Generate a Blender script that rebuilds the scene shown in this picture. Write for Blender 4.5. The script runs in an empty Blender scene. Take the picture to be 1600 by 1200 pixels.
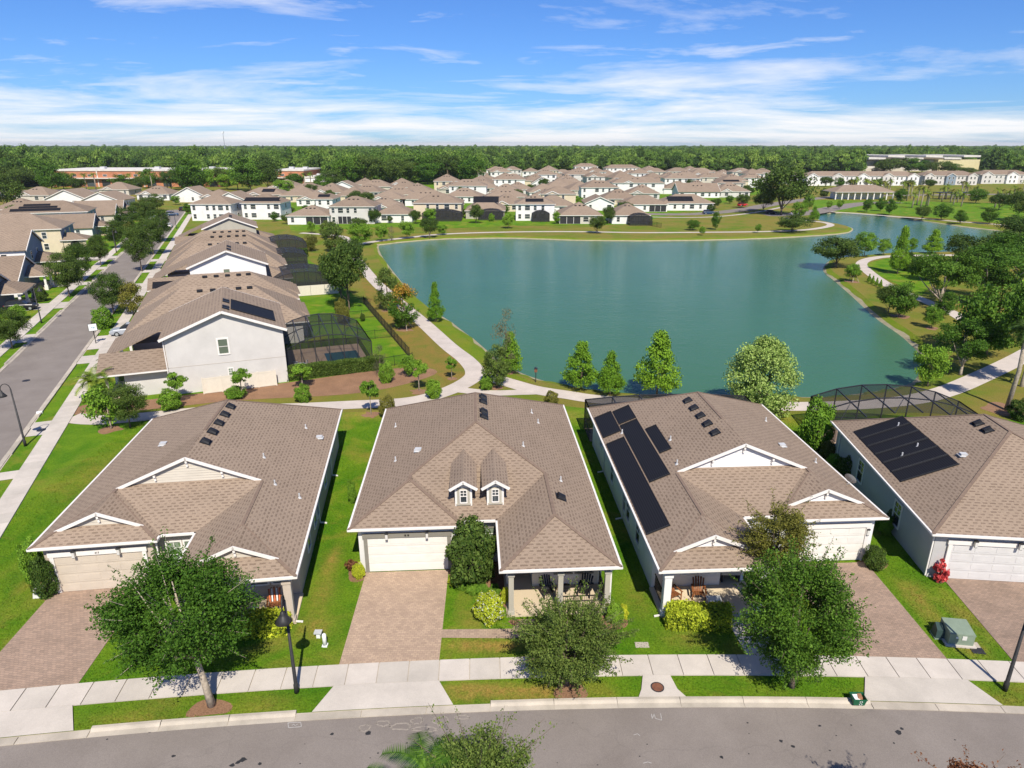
import bpy, bmesh, math, random
from mathutils import Vector, Matrix
R = math.radians
random.seed(7)
sc = bpy.context.scene
col = sc.collection

# ------------------------------------------------------------------ camera, sky, sun, exposure
CAM_H, FPX, HORIZON = 25.0, 1050.0, 226.0          # drone 25 m up, pixel focal length for a 1600 px wide picture
PITCH = math.atan((600 - HORIZON) / FPX)
cam = bpy.data.cameras.new('camera'); cam.sensor_width = 36; cam.lens = 36 * FPX / 1600
cam.clip_start = 0.5; cam.clip_end = 30000
camo = bpy.data.objects.new('camera', cam); col.objects.link(camo)
camo.location = (0, 0, CAM_H); camo.rotation_euler = (math.pi / 2 - PITCH, 0, 0)
sc.camera = camo
SUN_AZ, SUN_EL = 11.4, 49.0                          # shadows run 11.4 degrees left of straight ahead
w = bpy.data.worlds.new('World'); sc.world = w; w.use_nodes = True
nt = w.node_tree; nt.nodes.clear()
def N(t, tree=None, **k):
    n = (tree or nt).nodes.new(t)
    for a, b in k.items(): setattr(n, a, b)
    return n
sky = N('ShaderNodeTexSky', sky_type='NISHITA', sun_disc=False, sun_elevation=R(SUN_EL), sun_rotation=R(180 - SUN_AZ),
        altitude=0, air_density=1.0, dust_density=0.0, ozone_density=4.0)
tint = N('ShaderNodeMix', data_type='RGBA', blend_type='MULTIPLY'); tint.inputs[0].default_value = 1.0
tint.inputs[7].default_value = (0.46, 0.74, 1.24, 1)
nt.links.new(sky.outputs[0], tint.inputs[6])
tc = N('ShaderNodeTexCoord'); sep = N('ShaderNodeSeparateXYZ'); nt.links.new(tc.outputs['Generated'], sep.inputs[0])
def wmath(op, a, b=None, c=None, clamp=False):
    n = N('ShaderNodeMath', operation=op, use_clamp=clamp)
    for i, v in enumerate((a, b, c)):
        if v is None: continue
        if isinstance(v, (int, float)): n.inputs[i].default_value = v
        else: nt.links.new(v, n.inputs[i])
    return n.outputs[0]
zc = wmath('MAXIMUM', sep.outputs[2], 0.0)
zd = wmath('ADD', zc, 0.07)
cx = wmath('DIVIDE', sep.outputs[0], zd); cy = wmath('DIVIDE', sep.outputs[1], zd)
cmb = N('ShaderNodeCombineXYZ'); nt.links.new(cx, cmb.inputs[0]); nt.links.new(cy, cmb.inputs[1])
def cloud(scale, detail, dist, rot, sx, sy, off):
    mp = N('ShaderNodeMapping'); mp.inputs['Scale'].default_value = (sx, sy, 1); mp.inputs['Rotation'].default_value = (0, 0, R(rot)); mp.inputs['Location'].default_value = off
    nt.links.new(cmb.outputs[0], mp.inputs[0])
    nz = N('ShaderNodeTexNoise'); nz.inputs['Scale'].default_value = scale; nz.inputs['Detail'].default_value = detail
    nz.inputs['Roughness'].default_value = 0.62; nz.inputs['Distortion'].default_value = dist
    nt.links.new(mp.outputs[0], nz.inputs['Vector'])
    return nz.outputs['Fac']
big = cloud(0.42, 8, 0.35, 10, 0.8, 1.0, (3.3, 1.2, 0))
wisp = cloud(0.95, 9, 0.5, -14, 0.75, 1.2, (7.4, 2.1, 0))
lowbank = wmath('MULTIPLY', wmath('SUBTRACT', 0.105, zc, None, True), 11.5)        # bank of cloud low over the horizon
f1 = wmath('ADD', wmath('MULTIPLY', wmath('SUBTRACT', big, 0.57), 4.2), lowbank)
f2 = wmath('MULTIPLY', wmath('SUBTRACT', wisp, 0.57), 3.4)
cov = wmath('MAXIMUM', f1, f2, None, True)
cov = wmath('MULTIPLY', wmath('POWER', wmath('MINIMUM', cov, 1.0), 0.9), 0.93)
cm = N('ShaderNodeMix', data_type='RGBA'); nt.links.new(cov, cm.inputs[0])
nt.links.new(tint.outputs[2], cm.inputs[6]); cm.inputs[7].default_value = (10.6, 10.5, 10.5, 1)
bg = N('ShaderNodeBackground'); bg.inputs['Strength'].default_value = 0.075
nt.links.new(cm.outputs[2], bg.inputs[0])
wo = N('ShaderNodeOutputWorld'); nt.links.new(bg.outputs[0], wo.inputs[0])
sl = bpy.data.lights.new('sun', 'SUN'); sl.energy = 4.7; sl.angle = R(0.53); sl.color = (1.0, 0.94, 0.83)
so = bpy.data.objects.new('sun', sl); col.objects.link(so); so.location = (20, -60, 90)
sdir = Vector((-math.sin(R(SUN_AZ)) * math.cos(R(SUN_EL)), math.cos(R(SUN_AZ)) * math.cos(R(SUN_EL)), -math.sin(R(SUN_EL))))
so.rotation_euler = sdir.to_track_quat('-Z', 'Y').to_euler()
sc.view_settings.view_transform = 'Standard'; sc.view_settings.look = 'None'
sc.view_settings.exposure = 0.42; sc.view_settings.gamma = 1.0; sc.view_settings.use_curve_mapping = False
sc.render.engine = 'CYCLES'
sc.cycles.max_bounces = 6; sc.cycles.diffuse_bounces = 3; sc.cycles.glossy_bounces = 3
sc.cycles.transparent_max_bounces = 16; sc.cycles.transmission_bounces = 3
sc.cycles.use_denoising = True
sc.cycles.caustics_reflective = False; sc.cycles.caustics_refractive = False

# ------------------------------------------------------------------ helpers
_C, _S = math.cos(PITCH), math.sin(PITCH)
def G(px, py, z=0.0):
    """photo pixel -> point of the horizontal plane at height z"""
    u, v = px - 800, py - 600
    t = (CAM_H - z) / (v * _C + FPX * _S)
    return Vector((u * t, (FPX * _C - v * _S) * t, z))
def px_m(Y):        # metres per photo pixel at ground distance Y
    return (Y * _C + CAM_H * _S) / FPX

class MB:
    def __init__(s): s.v = []; s.f = []; s.m = []; s.uv = None
    def poly(s, pts, m=0):
        b = len(s.v); s.v += [tuple(p) for p in pts]; s.f.append(tuple(range(b, b + len(pts)))); s.m.append(m); return s
    def mesh(s, vs, fs, m=0):
        b = len(s.v); s.v += [tuple(p) for p in vs]
        for f in fs: s.f.append(tuple(b + i for i in f)); s.m.append(m)
        return s
    def box(s, x0, y0, z0, x1, y1, z1, m=0):
        if x0 > x1: x0, x1 = x1, x0
        if y0 > y1: y0, y1 = y1, y0
        vs = [(x0, y0, z0), (x1, y0, z0), (x1, y1, z0), (x0, y1, z0), (x0, y0, z1), (x1, y0, z1), (x1, y1, z1), (x0, y1, z1)]
        return s.mesh(vs, [(0, 3, 2, 1), (4, 5, 6, 7), (0, 1, 5, 4), (1, 2, 6, 5), (2, 3, 7, 6), (3, 0, 4, 7)], m)
    def prism(s, poly, z0, z1, m=0):
        n = len(poly)
        a = sum(poly[i][0] * poly[(i + 1) % n][1] - poly[(i + 1) % n][0] * poly[i][1] for i in range(n))
        if a < 0: poly = poly[::-1]
        vs = [(p[0], p[1], z0) for p in poly] + [(p[0], p[1], z1) for p in poly]
        fs = [tuple(range(n))[::-1], tuple(range(n, 2 * n))] + [(i, (i + 1) % n, n + (i + 1) % n, n + i) for i in range(n)]
        return s.mesh(vs, fs, m)
    def bar(s, p, q, w, h, m=0, up=(0, 0, 1)):
        """square bar from p to q"""
        p, q = Vector(p), Vector(q); d = (q - p).normalized(); u = Vector(up)
        if abs(d.dot(u)) > 0.98: u = Vector((0, 1, 0))
        r = d.cross(u).normalized() * (w / 2); u2 = r.cross(d).normalized() * (h / 2)
        vs = [p - r - u2, p + r - u2, p + r + u2, p - r + u2, q - r - u2, q + r - u2, q + r + u2, q - r + u2]
        return s.mesh(vs, [(0, 1, 2, 3), (7, 6, 5, 4), (0, 4, 5, 1), (1, 5, 6, 2), (2, 6, 7, 3), (3, 7, 4, 0)], m)
    def tube(s, pts, rads, n=8, m=0, cap=True):
        pts = [Vector(p) for p in pts]
        if isinstance(rads, (int, float)): rads = [rads] * len(pts)
        b = len(s.v); ref = Vector((0.31, 0.9, 0.2)).normalized()
        for i, p in enumerate(pts):
            d = (pts[min(i + 1, len(pts) - 1)] - pts[max(i - 1, 0)]).normalized()
            x = d.cross(ref)
            if x.length < 0.05: x = d.cross(Vector((1, 0, 0)))
            x.normalize(); y = d.cross(x)
            for k in range(n):
                a = 2 * math.pi * k / n
                s.v.append(tuple(p + (x * math.cos(a) + y * math.sin(a)) * rads[i]))
        for i in range(len(pts) - 1):
            for k in range(n):
                k2 = (k + 1) % n
                s.f.append((b + i * n + k, b + i * n + k2, b + (i + 1) * n + k2, b + (i + 1) * n + k)); s.m.append(m)
        if cap:
            s.f.append(tuple(b + k for k in range(n))[::-1]); s.m.append(m)
            e = b + (len(pts) - 1) * n
            s.f.append(tuple(e + k for k in range(n))); s.m.append(m)
        return s
    def data(s, name, mats, smooth=False, fix=False):
        me = bpy.data.meshes.new(name); me.from_pydata(s.v, [], s.f)
        for mt in (mats if isinstance(mats, (list, tuple)) else [mats]): me.materials.append(mt)
        if any(s.m): me.polygons.foreach_set('material_index', s.m)
        if smooth: me.polygons.foreach_set('use_smooth', [True] * len(me.polygons))
        if fix:
            bm = bmesh.new(); bm.from_mesh(me); bmesh.ops.recalc_face_normals(bm, faces=bm.faces); bm.to_mesh(me); bm.free()
        me.update(); return me
    def build(s, name, mats, parent=None, loc=None, rz=0, smooth=False, fix=False):
        return ob(name, s.data(name, mats, smooth, fix), parent, loc, rz)
def ob(name, data, parent=None, loc=None, rz=0, scale=None):
    o = bpy.data.objects.new(name, data); col.objects.link(o)
    if parent is not None: o.parent = parent
    if loc is not None: o.location = loc
    if rz: o.rotation_euler = (0, 0, rz)
    if scale: o.scale = scale if isinstance(scale, (tuple, list)) else (scale,) * 3
    return o
def tag(o, label=None, cat=None, group=None, kind=None):
    if label: o['label'] = label
    if cat: o['category'] = cat
    if group: o['group'] = group
    if kind: o['kind'] = kind
    return o
def thing(name, label, cat, loc=(0, 0, 0), rz=0, group=None):
    return tag(ob(name, None, None, loc, rz), label, cat, group)

# ------------------------------------------------------------------ materials
def newmat(name):
    m = bpy.data.materials.new(name); m.use_nodes = True; t = m.node_tree; t.nodes.clear()
    out = N('ShaderNodeOutputMaterial', t); p = N('ShaderNodeBsdfPrincipled', t)
    t.links.new(p.outputs[0], out.inputs[0]); return m, t, p, out
def noise(t, scale, detail=4, vec=None, rough=0.55, dist=0):
    n = N('ShaderNodeTexNoise', t); n.inputs['Scale'].default_value = scale; n.inputs['Detail'].default_value = detail
    n.inputs['Roughness'].default_value = rough; n.inputs['Distortion'].default_value = dist
    if vec is not None: t.links.new(vec, n.inputs['Vector'])
    return n.outputs['Fac']
def ramp(t, fac, stops):
    r = N('ShaderNodeValToRGB', t); e = r.color_ramp.elements
    while len(e) < len(stops): e.new(0.5)
    for el, (p, c) in zip(e, stops): el.position = p; el.color = (*c, 1) if len(c) == 3 else c
    t.links.new(fac, r.inputs[0]); return r.outputs[0]
def mixc(t, fac, a, b, blend='MIX'):
    m = N('ShaderNodeMix', t, data_type='RGBA', blend_type=blend)
    for i, v in ((0, fac), (6, a), (7, b)):
        if isinstance(v, (int, float)): m.inputs[i].default_value = v
        elif isinstance(v, tuple): m.inputs[i].default_value = (*v, 1)
        else: t.links.new(v, m.inputs[i])
    return m.outputs[2]
def tmath(t, op, a, b=None, clamp=False):
    n = N('ShaderNodeMath', t, operation=op, use_clamp=clamp)
    for i, v in enumerate((a, b)):
        if v is None: continue
        if isinstance(v, (int, float)): n.inputs[i].default_value = v
        else: t.links.new(v, n.inputs[i])
    return n.outputs[0]
def bump(t, p, h, strength, dist=0.02):
    b = N('ShaderNodeBump', t); b.inputs['Strength'].default_value = strength; b.inputs['Distance'].default_value = dist
    t.links.new(h, b.inputs['Height']); t.links.new(b.outputs[0], p.inputs['Normal'])
def pos(t): return N('ShaderNodeNewGeometry', t).outputs['Position']
def simple(name, c, rough=0.6, var=0.12, scale=3.0, metal=0.0, spec=0.3, fine=0.0):
    m, t, p, _ = newmat(name); P = pos(t)
    d = tuple(v * (1 - var) for v in c); e = tuple(min(1, v * (1 + var)) for v in c)
    c0 = ramp(t, noise(t, scale, 5, P), [(0.3, d), (0.7, e)])
    if fine: c0 = mixc(t, fine, c0, ramp(t, noise(t, 40, 2, P), [(0.35, (0.4, 0.4, 0.4)), (0.65, (1, 1, 1))]), 'MULTIPLY')
    t.links.new(c0, p.inputs['Base Color']); p.inputs['Roughness'].default_value = rough; p.inputs['Metallic'].default_value = metal
    p.inputs['Specular IOR Level'].default_value = spec
    return m
def grass(name, g1, g2, dry, dryness, dscale=0.22):
    m, t, p, _ = newmat(name); P = pos(t)
    base = mixc(t, ramp(t, noise(t, 0.35, 6, P, 0.65, 0.5), [(0.35, (0, 0, 0)), (0.65, (1, 1, 1))]), g1, g2)
    patch = ramp(t, noise(t, dscale, 6, P, 0.6, 0.4), [(0.62 - dryness * 0.4, (0, 0, 0)), (0.80 - dryness * 0.36, (1, 1, 1))])
    at_ = N('ShaderNodeAttribute', t, attribute_name='dry'); dm = tmath(t, 'MULTIPLY', at_.outputs['Fac'], ramp(t, noise(t, 2.2, 5, P, 0.7), [(0.3, (0.35, 0.35, 0.35)), (0.62, (1.25, 1.25, 1.25))]), True)
    base = mixc(t, tmath(t, 'MAXIMUM', tmath(t, 'MULTIPLY', patch, 0.6), dm), base, dry)
    f = ramp(t, noise(t, 9, 6, P, 0.75), [(0.28, (0.42, 0.45, 0.36)), (0.72, (1.35, 1.3, 1.3))])
    base = mixc(t, 1.0, base, f, 'MULTIPLY')
    t.links.new(base, p.inputs['Base Color']); p.inputs['Roughness'].default_value = 0.9; p.inputs['Specular IOR Level'].default_value = 0.1
    bump(t, p, noise(t, 14, 5, P, 0.8), 0.9, 0.08)
    return m
M = {}
M['lawn'] = grass('lawn_grass', (0.068, 0.188, 0.007), (0.158, 0.268, 0.014), (0.36, 0.25, 0.06), 0.26)
M['park'] = grass('park_grass', (0.105, 0.185, 0.014), (0.165, 0.205, 0.022), (0.285, 0.19, 0.058), 0.62, 0.09)
M['dry'] = grass('dry_grass', (0.27, 0.18, 0.045), (0.20, 0.18, 0.035), (0.11, 0.18, 0.015), 0.30, 0.5)
M['bankgrass'] = grass('bank_grass', (0.13, 0.22, 0.012), (0.19, 0.225, 0.02), (0.24, 0.2, 0.05), 0.32, 0.12)
def mulch(name, a, b):
    m, t, p, _ = newmat(name); P = pos(t)
    c = ramp(t, noise(t, 11, 5, P, 0.75), [(0.3, a), (0.7, b)])
    c = mixc(t, 0.6, c, ramp(t, noise(t, 0.7, 4, P), [(0.3, (0.75, 0.72, 0.7)), (0.7, (1.2, 1.2, 1.2))]), 'MULTIPLY')
    t.links.new(c, p.inputs['Base Color']); p.inputs['Roughness'].default_value = 0.95
    bump(t, p, noise(t, 25, 4, P, 0.8), 0.9, 0.05); return m
M['mulch'] = mulch('brown_mulch', (0.16, 0.085, 0.042), (0.36, 0.2, 0.11))
M['sand'] = mulch('shore_sand', (0.22, 0.20, 0.10), (0.42, 0.36, 0.24))
def concrete(name, c, stain=0.25):
    m, t, p, _ = newmat(name); P = pos(t)
    b = ramp(t, noise(t, 0.55, 6, P, 0.65), [(0.3, tuple(v * (1 - stain * 0.6) for v in c)), (0.65, tuple(v * 1.05 for v in c))])
    b = mixc(t, 0.5, b, ramp(t, noise(t, 30, 3, P), [(0.3, (0.8, 0.8, 0.8)), (0.7, (1.08, 1.08, 1.08))]), 'MULTIPLY')
    oi = N('ShaderNodeObjectInfo', t)
    b = mixc(t, 1.0, b, ramp(t, oi.outputs['Random'], [(0, (0.9, 0.9, 0.89)), (1, (1.06, 1.05, 1.05))]), 'MULTIPLY')
    t.links.new(b, p.inputs['Base Color']); p.inputs['Roughness'].default_value = 0.85; p.inputs['Specular IOR Level'].default_value = 0.2
    return m
M['concrete'] = concrete('concrete', (0.55, 0.495, 0.43))
M['kerb'] = concrete('kerb_concrete', (0.50, 0.44, 0.36), 0.5)
M['path'] = concrete('path_concrete', (0.56, 0.49, 0.43))
def asphalt():
    m, t, p, _ = newmat('asphalt'); P = pos(t)
    b = ramp(t, noise(t, 0.3, 6, P, 0.6), [(0.3, (0.20, 0.17, 0.147)), (0.7, (0.255, 0.220, 0.192))])
    b = mixc(t, 0.7, b, ramp(t, noise(t, 22, 4, P, 0.8), [(0.25, (0.62, 0.62, 0.62)), (0.75, (1.22, 1.22, 1.22))]), 'MULTIPLY')
    cr = N('ShaderNodeTexVoronoi', t, feature='DISTANCE_TO_EDGE'); cr.inputs['Scale'].default_value = 0.16; cr.inputs['Randomness'].default_value = 1
    wv = N('ShaderNodeVectorMath', t, operation='ADD'); t.links.new(P, wv.inputs[0])
    nz = N('ShaderNodeTexNoise', t); nz.inputs['Scale'].default_value = 0.9; nz.inputs['Detail'].default_value = 4; t.links.new(P, nz.inputs['Vector'])
    t.links.new(nz.outputs['Color'], wv.inputs[1]); t.links.new(wv.outputs[0], cr.inputs['Vector'])
    b = mixc(t, tmath(t, 'MULTIPLY', ramp(t, cr.outputs['Distance'], [(0.0, (1, 1, 1)), (0.005, (0, 0, 0))]), 0.16), b, (0.08, 0.07, 0.065))
    t.links.new(b, p.inputs['Base Color']); p.inputs['Roughness'].default_value = 0.85; p.inputs['Specular IOR Level'].default_value = 0.25
    bump(t, p, noise(t, 40, 3, P, 0.8), 0.4, 0.01); return m
M['asphalt'] = asphalt()
def brickmat(name, c1, c2, mort, bw, bh, ms, uv=True, var=0.35, squash=1.0, rough=0.85, rot=0.0, vs=0.5):
    m, t, p, _ = newmat(name)
    if uv: vec = N('ShaderNodeUVMap', t).outputs[0]
    else:
        vec = pos(t)
        if rot:
            mp = N('ShaderNodeMapping', t); mp.inputs['Rotation'].default_value = (0, 0, rot); t.links.new(vec, mp.inputs[0]); vec = mp.outputs[0]
    b = N('ShaderNodeTexBrick', t); t.links.new(vec, b.inputs['Vector'])
    b.inputs['Scale'].default_value = 1; b.inputs['Brick Width'].default_value = bw; b.inputs['Row Height'].default_value = bh
    b.inputs['Mortar Size'].default_value = ms; b.inputs['Mortar Smooth'].default_value = 0.3; b.inputs['Bias'].default_value = 0.0
    b.inputs['Color1'].default_value = (*c1, 1); b.inputs['Color2'].default_value = (*c2, 1); b.inputs['Mortar'].default_value = (*mort, 1)
    P = pos(t)
    c = mixc(t, var, b.outputs['Color'], ramp(t, noise(t, vs, 6, P, 0.65), [(0.3, (0.6, 0.59, 0.58)), (0.7, (1.3, 1.28, 1.26))]), 'MULTIPLY')
    c = mixc(t, 0.4, c, ramp(t, noise(t, 18, 3, P, 0.7), [(0.3, (0.65, 0.65, 0.65)), (0.7, (1.25, 1.25, 1.25))]), 'MULTIPLY')
    oi = N('ShaderNodeObjectInfo', t)
    c = mixc(t, 1.0, c, ramp(t, oi.outputs['Random'], [(0, (0.9, 0.9, 0.9)), (1, (1.08, 1.07, 1.06))]), 'MULTIPLY')
    t.links.new(c, p.inputs['Base Color']); p.inputs['Roughness'].default_value = rough; p.inputs['Specular IOR Level'].default_value = 0.2
    bump(t, p, b.outputs['Fac'], -0.5, 0.02); return m
# asphalt shingles: long dashes of darker tabs in rows up the slope
def shinglemat(name, base, dash, pu=0.46, pv=0.22, var=0.22):
    m, t, p, _ = newmat(name); sx = N('ShaderNodeSeparateXYZ', t); t.links.new(N('ShaderNodeUVMap', t).outputs[0], sx.inputs[0]); P = pos(t)
    jit = noise(t, 1.3, 2, P)
    v = tmath(t, 'DIVIDE', sx.outputs[1], pv); row = tmath(t, 'FLOOR', v); fv = tmath(t, 'FRACT', v)
    u = tmath(t, 'ADD', tmath(t, 'DIVIDE', sx.outputs[0], pu), tmath(t, 'MULTIPLY', row, 0.5)); u = tmath(t, 'ADD', u, tmath(t, 'MULTIPLY', jit, 0.8)); fu = tmath(t, 'FRACT', u)
    wn = N('ShaderNodeTexWhiteNoise', t, noise_dimensions='2D'); cb = N('ShaderNodeCombineXYZ', t); t.links.new(tmath(t, 'FLOOR', u), cb.inputs[0]); t.links.new(row, cb.inputs[1]); t.links.new(cb.outputs[0], wn.inputs['Vector'])
    a = tmath(t, 'LESS_THAN', fu, tmath(t, 'ADD', tmath(t, 'MULTIPLY', wn.outputs['Value'], 0.35), 0.36)); b = tmath(t, 'LESS_THAN', fv, 0.46)
    d = tmath(t, 'MULTIPLY', tmath(t, 'MULTIPLY', a, b), tmath(t, 'ADD', tmath(t, 'MULTIPLY', wn.outputs['Value'], 0.4), 0.6))
    c = mixc(t, d, base, dash)
    line = tmath(t, 'LESS_THAN', tmath(t, 'FRACT', tmath(t, 'DIVIDE', sx.outputs[1], pv / 2)), 0.14)
    c = mixc(t, tmath(t, 'MULTIPLY', line, 0.35), c, dash)
    c = mixc(t, var, c, ramp(t, noise(t, 0.45, 6, P, 0.65), [(0.3, (0.62, 0.61, 0.6)), (0.7, (1.25, 1.24, 1.23))]), 'MULTIPLY')
    c = mixc(t, 0.45, c, ramp(t, noise(t, 16, 3, P, 0.7), [(0.3, (0.62, 0.62, 0.62)), (0.7, (1.3, 1.3, 1.3))]), 'MULTIPLY')
    oi = N('ShaderNodeObjectInfo', t); c = mixc(t, 1.0, c, ramp(t, oi.outputs['Random'], [(0, (0.92, 0.91, 0.9)), (1, (1.06, 1.06, 1.06))]), 'MULTIPLY')
    t.links.new(c, p.inputs['Base Color']); p.inputs['Roughness'].default_value = 0.9; p.inputs['Specular IOR Level'].default_value = 0.15
    bump(t, p, d, -0.3, 0.02); return m
M['shingle'] = shinglemat('roof_shingle', (0.285, 0.216, 0.160), (0.172, 0.125, 0.092)); M['shingle2'] = shinglemat('roof_shingle_far', (0.27, 0.205, 0.152), (0.185, 0.137, 0.102), 0.8, 0.4)
M['cap'] = simple('cap_shingle', (0.215, 0.152, 0.112), 0.9, 0.15, 4, fine=0.3)
M['paver'] = brickmat('driveway_paver', (0.43, 0.315, 0.225), (0.345, 0.25, 0.185), (0.26, 0.195, 0.145), 0.24, 0.14, 0.010, uv=False, var=0.3, vs=0.9)
M['paverA'] = brickmat('driveway_paver_worn', (0.36, 0.255, 0.19), (0.275, 0.2, 0.152), (0.2, 0.15, 0.118), 0.24, 0.14, 0.010, uv=False, var=0.35, rot=0.15, vs=0.7)
M['redbrick'] = simple('orange_stucco', (0.46, 0.19, 0.10), 0.85, 0.15, 0.3)
def stucco(name, c):
    m, t, p, _ = newmat(name); P = pos(t)
    b = ramp(t, noise(t, 0.6, 6, P, 0.6), [(0.3, tuple(v * 0.9 for v in c)), (0.7, tuple(min(1, v * 1.05) for v in c))])
    t.links.new(b, p.inputs['Base Color']); p.inputs['Roughness'].default_value = 0.9; p.inputs['Specular IOR Level'].default_value = 0.15
    bump(t, p, noise(t, 60, 3, P, 0.7), 0.35, 0.01); return m
M['tan'] = stucco('tan_stucco', (0.50, 0.42, 0.345)); M['offwhite'] = stucco('offwhite_stucco', (0.66, 0.64, 0.60))
M['white'] = stucco('white_stucco', (0.74, 0.72, 0.70)); M['grey'] = stucco('grey_stucco', (0.47, 0.455, 0.44))
M['lavender'] = stucco('pale_grey_stucco', (0.58, 0.55, 0.515)); M['cream'] = stucco('cream_stucco', (0.62, 0.52, 0.37))
M['bluegrey'] = stucco('blue_grey_siding', (0.22, 0.27, 0.32)); M['olivegrey'] = stucco('taupe_stucco', (0.42, 0.39, 0.32))
M['beigewall'] = stucco('beige_stucco', (0.55, 0.50, 0.42)); M['yellow'] = stucco('yellow_wall', (0.62, 0.55, 0.32))
M['trim'] = simple('white_trim', (0.74, 0.70, 0.65), 0.5, 0.05, 2); M['trimgrey'] = simple('taupe_trim', (0.22, 0.205, 0.17), 0.6, 0.06)
M['door_tan'] = simple('tan_door', (0.53, 0.455, 0.365), 0.5, 0.05, 1.5); M['door_white'] = simple('white_door', (0.70, 0.67, 0.61), 0.45, 0.05, 1.5)
M['door_grey'] = simple('pale_grey_door', (0.58, 0.56, 0.54), 0.5, 0.05, 1.5)
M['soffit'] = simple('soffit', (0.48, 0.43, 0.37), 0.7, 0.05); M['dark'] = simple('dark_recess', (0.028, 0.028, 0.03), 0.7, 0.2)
def glassmat(name, c, rough=0.06):
    m, t, p, _ = newmat(name)
    oi = N('ShaderNodeObjectInfo', t)
    t.links.new(ramp(t, oi.outputs['Random'], [(0, tuple(v * 0.6 for v in c)), (1, tuple(v * 1.5 for v in c))]), p.inputs['Base Color'])
    p.inputs['Roughness'].default_value = rough; p.inputs['Specular IOR Level'].default_value = 0.8; return m
M['glass'] = glassmat('window_glass', (0.04, 0.05, 0.055)); M['glassgreen'] = glassmat('window_glass_blinds', (0.17, 0.21, 0.15), 0.2)
M['carglass'] = simple('car_glass', (0.02, 0.022, 0.025), 0.2, 0.05, 1, 0, 0.25); M['black'] = simple('black_metal', (0.014, 0.014, 0.016), 0.45, 0.2, 5); M['bronze'] = simple('bronze_metal', (0.03, 0.03, 0.034), 0.5, 0.2, 5)
M['pole'] = simple('lamp_pole_paint', (0.03, 0.029, 0.029), 0.5, 0.2, 4); M['pipe'] = simple('pale_pipe', (0.5, 0.5, 0.5), 0.5, 0.1)
def solar():
    m, t, p, _ = newmat('solar_mat'); vec = N('ShaderNodeUVMap', t).outputs[0]
    wv = N('ShaderNodeTexWave', t, bands_direction='Y'); wv.inputs['Scale'].default_value = 2.2; t.links.new(vec, wv.inputs['Vector'])
    c = ramp(t, wv.outputs['Fac'], [(0.0, (0.009, 0.009, 0.011)), (1.0, (0.02, 0.02, 0.024))])
    t.links.new(c, p.inputs['Base Color']); p.inputs['Roughness'].default_value = 0.6; p.inputs['Specular IOR Level'].default_value = 0.1; return m
M['solar'] = solar()
def screenmat(name, op, c=(0.012, 0.012, 0.013)):
    m, t, p, out = newmat(name); tr = N('ShaderNodeBsdfTransparent', t); mx = N('ShaderNodeMixShader', t)
    p.inputs['Base Color'].default_value = (*c, 1); p.inputs['Roughness'].default_value = 0.8
    mx.inputs[0].default_value = op; t.links.new(tr.outputs[0], mx.inputs[1]); t.links.new(p.outputs[0], mx.inputs[2])
    t.links.new(mx.outputs[0], out.inputs[0]); return m
M['screen'] = screenmat('insect_screen', 0.60); M['screen_lt'] = screenmat('insect_screen_thin', 0.42); M['mesh'] = screenmat('fence_mesh', 0.42)
M['screen_dk'] = screenmat('insect_screen_dense', 0.66, (0.022, 0.022, 0.023))
def water(name, c1, c2, rough=0.06, bs=0.25):
    m, t, p, _ = newmat(name); P = pos(t)
    b = mixc(t, noise(t, 0.035, 5, P, 0.6), c1, c2)
    t.links.new(b, p.inputs['Base Color']); p.inputs['Roughness'].default_value = rough; p.inputs['Specular IOR Level'].default_value = 0.5
    p.inputs['IOR'].default_value = 1.33; p.inputs['Specular IOR Level'].default_value = 0.12
    mp = N('ShaderNodeMapping', t); mp.inputs['Scale'].default_value = (1.0, 2.4, 1); mp.inputs['Rotation'].default_value = (0, 0, 0.3); t.links.new(P, mp.inputs[0])
    h = tmath(t, 'ADD', noise(t, 1.1, 5, mp.outputs[0], 0.65), tmath(t, 'MULTIPLY', noise(t, 0.18, 3, mp.outputs[0]), 0.8))
    bump(t, p, h, bs, 0.25); return m
M['water'] = water('lake_water', (0.040, 0.118, 0.062), (0.058, 0.152, 0.084)); M['pool'] = water('pool_water', (0.012, 0.06, 0.09), (0.02, 0.09, 0.12), 0.05, 0.05)
def leaf(name, a, b, tr=0.25):
    m, t, p, out = newmat(name)
    g = N('ShaderNodeNewGeometry', t); oi = N('ShaderNodeObjectInfo', t)
    c = ramp(t, g.outputs['Random Per Island'], [(0.0, a), (1.0, b)])
    c = mixc(t, 1.0, c, ramp(t, oi.outputs['Random'], [(0, (0.78, 0.84, 0.8)), (1, (1.18, 1.1, 1.05))]), 'MULTIPLY')
    c = mixc(t, 0.55, c, ramp(t, noise(t, 1.1, 3, g.outputs['Position']), [(0.3, (0.6, 0.62, 0.55)), (0.7, (1.3, 1.28, 1.25))]), 'MULTIPLY')
    t.links.new(c, p.inputs['Base Color']); p.inputs['Roughness'].default_value = 0.6; p.inputs['Specular IOR Level'].default_value = 0.1
    ts = N('ShaderNodeBsdfTranslucent', t); t.links.new(c, ts.inputs[0]); mx = N('ShaderNodeMixShader', t); mx.inputs[0].default_value = tr
    t.links.new(p.outputs[0], mx.inputs[1]); t.links.new(ts.outputs[0], mx.inputs[2]); t.links.new(mx.outputs[0], out.inputs[0]); return m
M['oak'] = leaf('oak_leaf', (0.040, 0.105, 0.012), (0.125, 0.235, 0.030)); M['elm'] = leaf('elm_leaf', (0.065, 0.115, 0.022), (0.20, 0.26, 0.06))
M['bright'] = leaf('bright_leaf', (0.098, 0.211, 0.023), (0.254, 0.421, 0.045)); M['olive'] = leaf('olive_leaf', (0.095, 0.105, 0.022), (0.24, 0.235, 0.05))
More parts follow.
